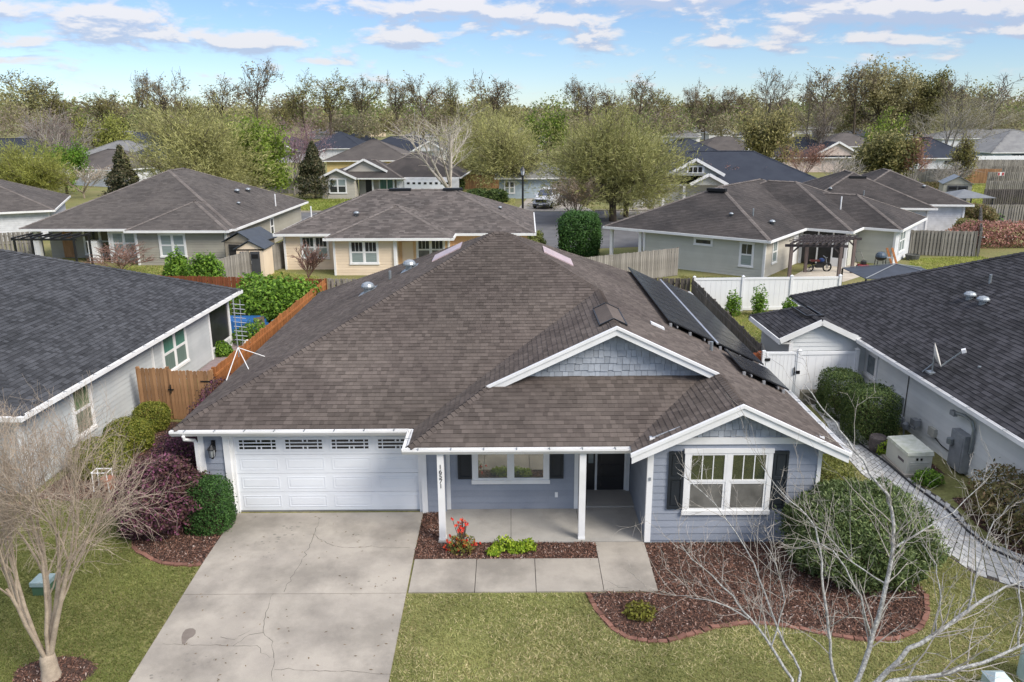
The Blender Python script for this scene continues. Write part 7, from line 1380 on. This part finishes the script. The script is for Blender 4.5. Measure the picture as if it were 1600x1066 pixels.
tree('bare_bush', 'tan bare many-stemmed bush behind the green hedge column', gp(900, 352), 4.8, 5.0, dict(P_VASE, kids=[12, 8, 7]), 119, TWIG_R, lm('tan_bud', (.17, .125, .085), (.24, .18, .12), nscale=.3), 3500, .09, (2, 3), .1, .3, .2, twig_m=TWIG_T)
tree('bare_bush', 'pinkish bare shrub in front of the two small gables', yp(1135, 97), 4.6, 9, P_VASE, 120, TWIG_R, L_REDBUD, 3000, .1, (3,), .1, .3, .25, twig_m=TWIG_R)
tree('bare_bush', 'pinkish bare tree in front of the pale walled house', yp(1262, 118), 6.0, 6.5, P_VASE, 121, TWIG_R, L_REDBUD, 2200, .1, (3,), .12, .3, .25, twig_m=TWIG_R)
tree('bare_bush', 'grey bare shrub right of the pale walled house', yp(1318, 108), 5.0, 7.5, P_VASE, 122, BARK_W, None, 0, r0=.12)
tree('copper_tree', 'coppery bare tree in front of the white pyramid roofed house', gp(1424, 296), 7.2, 4.6, P_VASE, 123, BARK_W, L_REDBUD, 3200, .12, (3,), .14, .3, .25, twig_m=TWIG_R)
tree('bare_bush', 'pale bare shrub in the lawn behind the brown roofed house', gp(1478, 303), 4.2, 6.0, P_VASE, 124, BARK_W, None, 0, r0=.1)
tree('oak_tree', 'dense olive shrub-like tree beside the white pyramid roofed house', yp(1385, 112), 7.2, 7.6, P_ELM, 125, BARK_D, L_OAK, 14000, .24, (2, 3), .3, .45, .5, along=False)
tree('oak_tree', 'olive tree behind the two gabled roof with dark lower crown', yp(1202, 132), 10.5, 9.5, P_ELM, 126, BARK_D, L_OAK, 10000, .24, (2, 3), .3, .35, .5)
tree('crepe_myrtle', 'pale many-trunked bare crepe myrtle above the navy roof at the right', yp(1275, 150), 12, 12.5, P_VASE, 127, BARK_W, lm('grey_brown_bud', (.10, .085, .07), (.15, .125, .10), nscale=.3), 4500, .16, (3,), .26, .25, .5, twig_m=BARK_D)
tree('bare_tree', 'wide grey bare tree spreading behind the white pyramid roofed house', yp(1482, 150), 13, 19, P_VASE, 128, BARK_W, lm('grey_green_bud', (.11, .10, .065), (.16, .145, .09), nscale=.3), 7000, .16, (3,), .32, .25, .5, twig_m=BARK_W)
tree('green_tree', 'small fresh green tree above the dense olive tree', yp(1384, 150), 10.5, 5.5, P_ELM, 129, BARK_D, L_BRT, 3000, .25, (2, 3), .2, .4, .4, along=False)
tree('green_tree', 'leafy green sapling right of the white pyramid roofed house', yp(1512, 118), 7.0, 3.0, P_ELM, 130, BARK_D, L_SKYG, 2500, .18, (2, 3), .15, .4, .4, along=False)
tree('bare_bush', 'leafless bronze bush in the cedar fence corner', gp(508 - 90, 492), 1.9, 2.4, P_VASE, 131, TWIG_T, None, 0, r0=.03)
tree('bare_bush', 'small bare sapling in front of the cream house window', gp(482, 446), 2.6, 1.8, P_VASE, 132, TWIG_R, L_REDBUD, 80, .06, (3,), .03, .4, .1)
tree('bare_bush', 'bare brown shrub below the khaki house window', gp(192, 428), 1.9, 4.0, P_VASE, 133, TWIG_R, L_REDBUD, 300, .05, (3,), .04, .4, .1, twig_m=TWIG_R)
# ------------------------------------------------------------------ bare crepe myrtle in the left foreground
rc = random.Random(5); bx_, by_ = -9.0, 13.2; out = []; PC = dict(seg=[4, 4, 4, 3, 3], wig=[.06, .10, .14, .16, .18], trop=[.05, .07, .04, .02, .02], tap=.62, max=4, kids=[4, 5, 6, 6], start=[.5, .35, .22, .15], ang=[(.15, .45), (.2, .6), (.3, .75), (.35, .9)], lr=[(.75, 1.0), (.55, .75), (.5, .7), (.45, .7)], rr=[.55, .5, .5, .55], rmin=.0027)
for i in range(7):
    a = i * 6.283 / 7 + rc.uniform(-.3, .3); tilt = rc.uniform(.18, .62); grow(rc, Vector((.07 * math.cos(a), .07 * math.sin(a), .42)), Vector((math.cos(a) * tilt, math.sin(a) * tilt, 1)).normalized(), rc.uniform(1.5, 2.0), rc.uniform(.038, .060), 0, PC, out)
out = fit(out, 3.5, 5.9); cm = thing('crepe_myrtle', 'bare many-stemmed crepe myrtle on the left lawn in the foreground', 'tree', (bx_, by_, gz(by_)))
for o in [o for o in out if o[2] == 0]: part(cm, 'trunk', limbs_mesh([o], (9,)), BARK_T, local=True, smooth=True)
part(cm, 'trunk_base', MB().lathe((0, 0, -.1), [(.25, 0), (.185, .12), (.155, .30), (.15, .48), (.13, .62), (.05, .70)], 10), BARK_T, local=True, smooth=True)
part(cm, 'branches', limbs_mesh(out, (8, 5, 4, 3, 3), levs=(1, 2)), BARK_T, local=True); part(cm, 'twigs', limbs_mesh(out, (8, 5, 4, 3, 3), levs=(3, 4)), TWIG_T, local=True)
T, D = tips_of(out, (4,), .3, rc); nr = np.random.default_rng(9); k = nr.integers(0, len(T), 900); V, Fq = leaves(T[k] + nr.normal(0, .02, (900, 3)), .014, nr, .6); put_mesh(cm, 'seed_capsules', V, Fq, nr.random(900), lm('seed_capsule', (.16, .09, .06), (.24, .15, .10)))
# ------------------------------------------------------------------ bare tree in the right foreground
ft = thing('bare_foreground_tree', 'leafless pale lichen-barked tree reaching up from the bottom right edge', 'tree', (3.9, 9.6, gz(9.6))); base = Vector((3.9, 9.6, gz(9.6))); crotch = base + Vector((.1, .15, 1.5)); rf = random.Random(3)
limbs = [([(1340, 1066, 11.2), (1364, 988, 11.5), (1386, 914, 11.7), (1396, 857, 11.9), (1393, 800, 12.1), (1388, 775, 12.2), (1349, 720, 12.5), (1312, 672, 12.8), (1287, 641, 13), (1259, 604, 13.2)], .055),
         ([(1305, 1066, 11.0), (1296, 1005, 11.2), (1287, 931, 11.4), (1284, 879, 11.6), (1276, 826, 11.8), (1250, 795, 12), (1223, 773, 12.1), (1189, 727, 12.4)], .034),
         ([(1237, 1062, 10.8), (1206, 1010, 11), (1171, 966, 11.3), (1145, 931, 11.5), (1092, 883, 11.8), (1062, 852, 12.0)], .034),
         ([(1250, 1050, 10.9), (1215, 985, 11.2), (1196, 930, 11.5), (1167, 856, 11.9), (1116, 785, 12.3), (1058, 739, 12.6)], .028),
         ([(1368, 1066, 11.0), (1420, 1014, 11.1), (1473, 984, 11.2), (1512, 953, 11.4), (1555, 925, 11.6), (1600, 905, 11.8), (1660, 880, 12)], .058),
         ([(1394, 1066, 10.2), (1469, 1054, 10.2), (1534, 1036, 10.3), (1600, 1008, 10.4), (1680, 960, 10.6)], .06),
         ([(1360, 1000, 11.5), (1350, 950, 11.3), (1330, 900, 11.4), (1300, 860, 11.6), (1270, 845, 11.8), (1225, 870, 12)], .022),
         ([(1512, 953, 11.4), (1530, 880, 11.6), (1545, 830, 11.8), (1575, 790, 12)], .022), ([(1396, 857, 11.9), (1440, 830, 12), (1490, 800, 12.3), (1545, 745, 12.6)], .022),
         ([(1590, 1010, 10.4), (1596, 960, 10.6), (1592, 915, 10.8), (1575, 880, 11), (1570, 835, 11.2)], .02), ([(1462, 990, 11.2), (1470, 930, 11.3), (1462, 880, 11.5), (1440, 850, 11.7)], .02),
         ([(1171, 966, 11.3), (1120, 940, 11.4), (1080, 935, 11.6), (1045, 925, 11.8)], .015), ([(1206, 1010, 11), (1225, 940, 11.3), (1215, 880, 11.5), (1185, 840, 11.8)], .016), ([(1386, 914, 11.7), (1330, 880, 12), (1290, 830, 12.3), (1262, 815, 12.4)], .018)]
outs = []; PF = dict(seg=[3, 4, 3, 3], wig=[.1, .13, .16, .16], trop=[.0, .08, .05, .03], tap=.4, max=3, kids=[0, 2, 3], start=[.2, .25, .25], ang=[(.4, .9), (.4, .95), (.4, 1.0)], lr=[(.4, .6), (.4, .65), (.4, .65)], rr=[.5, .5, .5], rmin=.0035)
for pts, r0 in limbs:
    r0 *= .85
    P_ = [Vector(at(x, y, Y)) for x, y, Y in pts]; fine = []
    for a, b in zip(P_[:-1], P_[1:]):
        for t in (0, .33, .66): q = a.lerp(b, t); fine.append(q + Vector((rf.gauss(0, .012), rf.gauss(0, .012), rf.gauss(0, .012))))
    fine.append(P_[-1])
    if pts[0][1] > 1040: fine = [base + Vector((rf.uniform(-.05, .05), 0, -.1)), crotch.lerp(fine[0], .12), crotch.lerp(fine[0], .55)] + fine
    n = len(fine); rs_ = [r0 * (1 - .86 * i / n) for i in range(n)]
    if pts[0][1] > 1040: rs_[0] = .13; rs_[1] = .10; rs_[2] = r0 * 1.25
    part(ft, 'limb', MB().tube(fine, rs_, 8, cap=False), BARK_L, smooth=True)
    st_ = 4 if pts[0][1] > 1040 else 1
    for j in range(int(n * .9)):
        i = rf.randint(st_, n - 2); d = (fine[i + 1] - fine[i]).normalized(); ax = Matrix.Rotation(rf.uniform(0, 6.28), 3, d) @ d.orthogonal().normalized(); nd = (Matrix.Rotation(rf.uniform(.4, .95), 3, ax) @ d); nd.z += .15; nd.normalize(); grow(rf, fine[i], nd, rf.uniform(.35, 1.1), max(rs_[i] * .4, .005), 1, PF, outs)
part(ft, 'twigs', limbs_mesh(outs, (8, 4, 3, 3)), BARK_W)
# ------------------------------------------------------------------ the wood behind: tall thin trees one can tell apart, and the mass below them
SKYT = [(20, 112, 310, 20, 'g', 'tall olive tree at the far left edge of the skyline'), (62, 124, 303, 18, 'g', 'olive skyline tree second from the left edge'), (152, 142, 297, 15, 'g', 'low olive skyline tree above the pale grey roof'), (212, 112, 283, 9, 's', 'thin leaning skyline tree left of the bushy one, above the left olive tree'), (247, 110, 277, 14, 's', 'brown bushy-topped skyline tree above the left olive tree'),
        (345, 124, 264, 16, 's', 'broad bare skyline tree left of the tallest tree'), (392, 95, 257, 12, 's', 'tallest dense-topped brown skyline tree, left of centre'), (472, 112, 283, 11, 'g', 'olive skyline tree above the magnolia'), (512, 118, 277, 15, 'g', 'wide olive skyline tree right of the one above the magnolia'), (563, 122, 279, 16, 's', 'spreading brown skyline tree above the yellow house'), (620, 116, 283, 11, 's', 'upright brown skyline tree above the slate roofs'),
        (658, 118, 279, 14, 's', 'leaning bare skyline tree left of the birch top'), (706, 124, 290, 10, 'g', 'small yellowish skyline tree directly above the birch'), (775, 113, 270, 15, 's', 'forked brown skyline tree right of the birch'), (898, 122, 297, 9, 's', 'narrow bare skyline tree left of the olive crown'), (922, 128, 297, 11, 's', 'second bare skyline tree above the olive crown'), (948, 132, 303, 15, 's', 'wide low brown skyline tree above the olive crown'),
        (1000, 120, 277, 14, 's', 'umbrella-topped skyline tree right of centre'), (1032, 140, 270, 9, 'g', 'leaning greenish skyline tree beside the umbrella-topped one'), (1082, 125, 283, 8, 's', 'thin wispy skyline tree above the navy roof'), (1105, 142, 290, 8, 's', 'short wispy skyline tree between two thin ones'), (1131, 136, 283, 10, 's', 'reddish brown skyline tree above the two gabled roof'), (1162, 136, 290, 9, 's', 'low thin skyline tree left of the high bare pair'),
        (1205, 107, 257, 11, 'b', 'high bare skyline tree, left one of a pair'), (1228, 118, 261, 10, 'b', 'leaning bare skyline tree, right one of a pair'), (1268, 115, 264, 8, 'b', 'slim bare skyline tree left of the oaks'), (1295, 108, 250, 15, 's', 'fan-shaped dark skyline tree left of the oaks'), (1345, 103, 257, 15, 's', 'tall bare tree rising behind the oak grove'), (1440, 126, 264, 15, 'g', 'dark rounded skyline tree right of the oak grove'),
        (1488, 118, 257, 8, 'b', 'slender bare skyline tree right of the dark rounded one'), (1512, 120, 257, 11, 'b', 'bare upright skyline tree above the grey spreading tree'), (1562, 116, 250, 18, 'b', 'leaning skyline tree with flat twiggy top at the right'), (290, 146, 290, 12, 'g', 'low olive skyline tree right of the bushy brown one'), (430, 150, 297, 12, 'g', 'low green tree right of the tallest skyline tree'), (840, 158, 343, 15, 'g', 'distant low tree in the skyline gap left of centre')]
protos = {}
for kind in ('s', 'g', 'b'):
    for v in range(3):
        r = tree('skyline_tree', 'x', (0, 0, 0), 20.0, 10.0, dict(P_TALL, start=[.5 if kind != 'g' else .4, .35, .3], kids=[9 if kind == 'b' else 12, 6, 4]), 200 + v * 7 + ord(kind), BARK_D if kind != 'b' else mat('grey_bark', (.13, .11, .095), (.09, .075, .065)), {'s': L_SKY, 'g': L_SKYG, 'b': L_SKY}[kind], {'s': 1000, 'g': 1900, 'b': 350}[kind], .24, (2, 3), .28, .55, .5, along=False, clump=8); protos[(kind, v)] = r
used = set()
for i, (px, py, Y, w, kind, lab) in enumerate(SKYT):
    top = at(px, py, Y); key = (kind, i % 3); src = protos[key]; sc = (w / 10, w / 10, top[2] / 20.0); rz = (i * 1.7) % 6.28
    if key in used: copy_thing(src, (top[0], Y, 0), rz, sc, lab)
    else: used.add(key); src.location = (top[0], Y, 0); src.rotation_euler = (0, 0, rz); src.scale = sc; src['label'] = lab
    # every one of them can be told apart by its label
for k, r in list(protos.items()):
    if k not in used:
        for ch in list(r.children): bpy.data.objects.remove(ch)
        bpy.data.objects.remove(r)
for (px, py, Y, h, w, s_, lab) in ((1375, 118, 265, 25, 24, 301, 'big spreading oak with pale mossy crown above the dense olive tree'), (1436, 140, 270, 22, 19, 302, 'dark rounded oak right of the big mossy oak')): tree('oak_tree', lab, yp(px, Y), h, w, dict(P_ELM, kids=[12, 8, 6]), s_, BARK_D, L_OAK if s_ == 302 else lm('mossy_oak_leaf', (.10, .093, .045), (.18, .165, .08), (.27, .245, .14), nscale=.2), 13000, .40, (2, 3), .7, .5, .9, along=False, clump=8)
tree('green_tree', 'bright yellow-green tree in the wood above the pale grey roof', yp(168, 165), 10.5, 11, P_ELM, 303, BARK_D, L_ELM2, 7000, .28, (2, 3), .3, .45, .5, along=False); tree('green_tree', 'fresh green tree in the wood left of the olive crown', yp(855, 190), 11.5, 10, P_ELM, 304, BARK_D, L_BRT, 4000, .35, (2, 3), .3, .45, .6, along=False)
def wood(name, label, spec, seed, n_leaf, sz):
    """a far wood that reads as one mass: many crowns in one object"""
    nr = np.random.default_rng(seed); Vs, Rs = [], []
    for (px, Y, top, w) in spec:
        c = at(px, 200, Y); hgt = top; q, d = shrub_points(n_leaf, (w / 2, w / 2, hgt * .40), nr, int(px + Y), 2.0, .5, .22, 1.0); q[:, 2] += hgt * .30; q += np.array([c[0], Y, 0]); V, _ = leaves(q, sz * (Y / 200), nr, .55, .25); Vs.append(V); Rs.append(np.clip(nr.normal(nr.choice([.12, .3, .42, .55, .68, .82, .93], p=[.14, .2, .2, .2, .16, .06, .04]), .07, len(q)), 0.01, .99))
    V = np.vstack(Vs); o = link(name, mesh_np(name, V, np.arange(len(V)).reshape(-1, 4), np.concatenate(Rs)), L_WOOD); return tag(o, label, 'wood', kind='stuff')
def toph(px):                       # canopy height profile (metres)
    return np.interp(px, [-300, 0, 120, 200, 300, 450, 700, 900, 1100, 1300, 1450, 1600, 1900], [22, 21.5, 18.5, 17.5, 16.5, 16, 15.5, 14.5, 14.8, 17, 17.5, 16.5, 18])
rw = random.Random(12); spec = []
for i in range(120): px = -150 + 1900 * (i + rw.random()) / 120; Y = rw.uniform(275, 400); spec.append((px, Y, toph(px) * rw.uniform(.62, 1.22) * (1 + (Y - 265) / 1400), rw.uniform(11, 18)))
wood('near_wood', 'mixed olive and brown woodland behind the last houses', spec, 5, 640, .36); spec = []
for i in range(150): px = -300 + 2200 * (i + rw.random()) / 150; Y = rw.uniform(420, 720); spec.append((px, Y, toph(px) * rw.uniform(.85, 1.12), rw.uniform(18, 28)))
wood('far_wood', 'farthest band of woodland along the horizon', spec, 6, 380, .5); spec = []
for px, Y in ((30, 205), (-20, 190), (140, 215), (280, 205), (375, 185), (462, 240), (545, 235), (600, 255), (660, 200), (690, 230), (860, 215), (900, 185), (1040, 200), (1105, 235), (1165, 230), (1240, 240), (1325, 250), (1410, 215), (1455, 240), (1545, 260), (1600, 250), (240, 245), (60, 225), (0, 228), (1000, 205), (960, 195), (790, 205), (110, 250), (720, 250), (1190, 200), (1500, 270), (90, 205), (160, 225), (330, 215), (410, 215), (510, 205), (575, 200), (640, 215), (835, 190), (880, 205), (930, 215), (1075, 215), (1130, 205), (1215, 215), (1285, 215), (1345, 220), (1385, 235), (1440, 215), (1525, 225), (1570, 215), (760, 200), (815, 225), (715, 215)): spec.append((px, Y, rw.uniform(8.0, 11.0) * (1.35 if px < 40 else 1), rw.uniform(8, 13)))
spec = [(px, Y * 1.22, t * 1.1, w_ * 1.1) for k_, (px, Y, t, w_) in enumerate(spec) if k_ % 3 != 2]
wood('middle_wood', 'trees and thickets standing between and just behind the far houses', spec, 7, 900, .30)
print('plants ok')
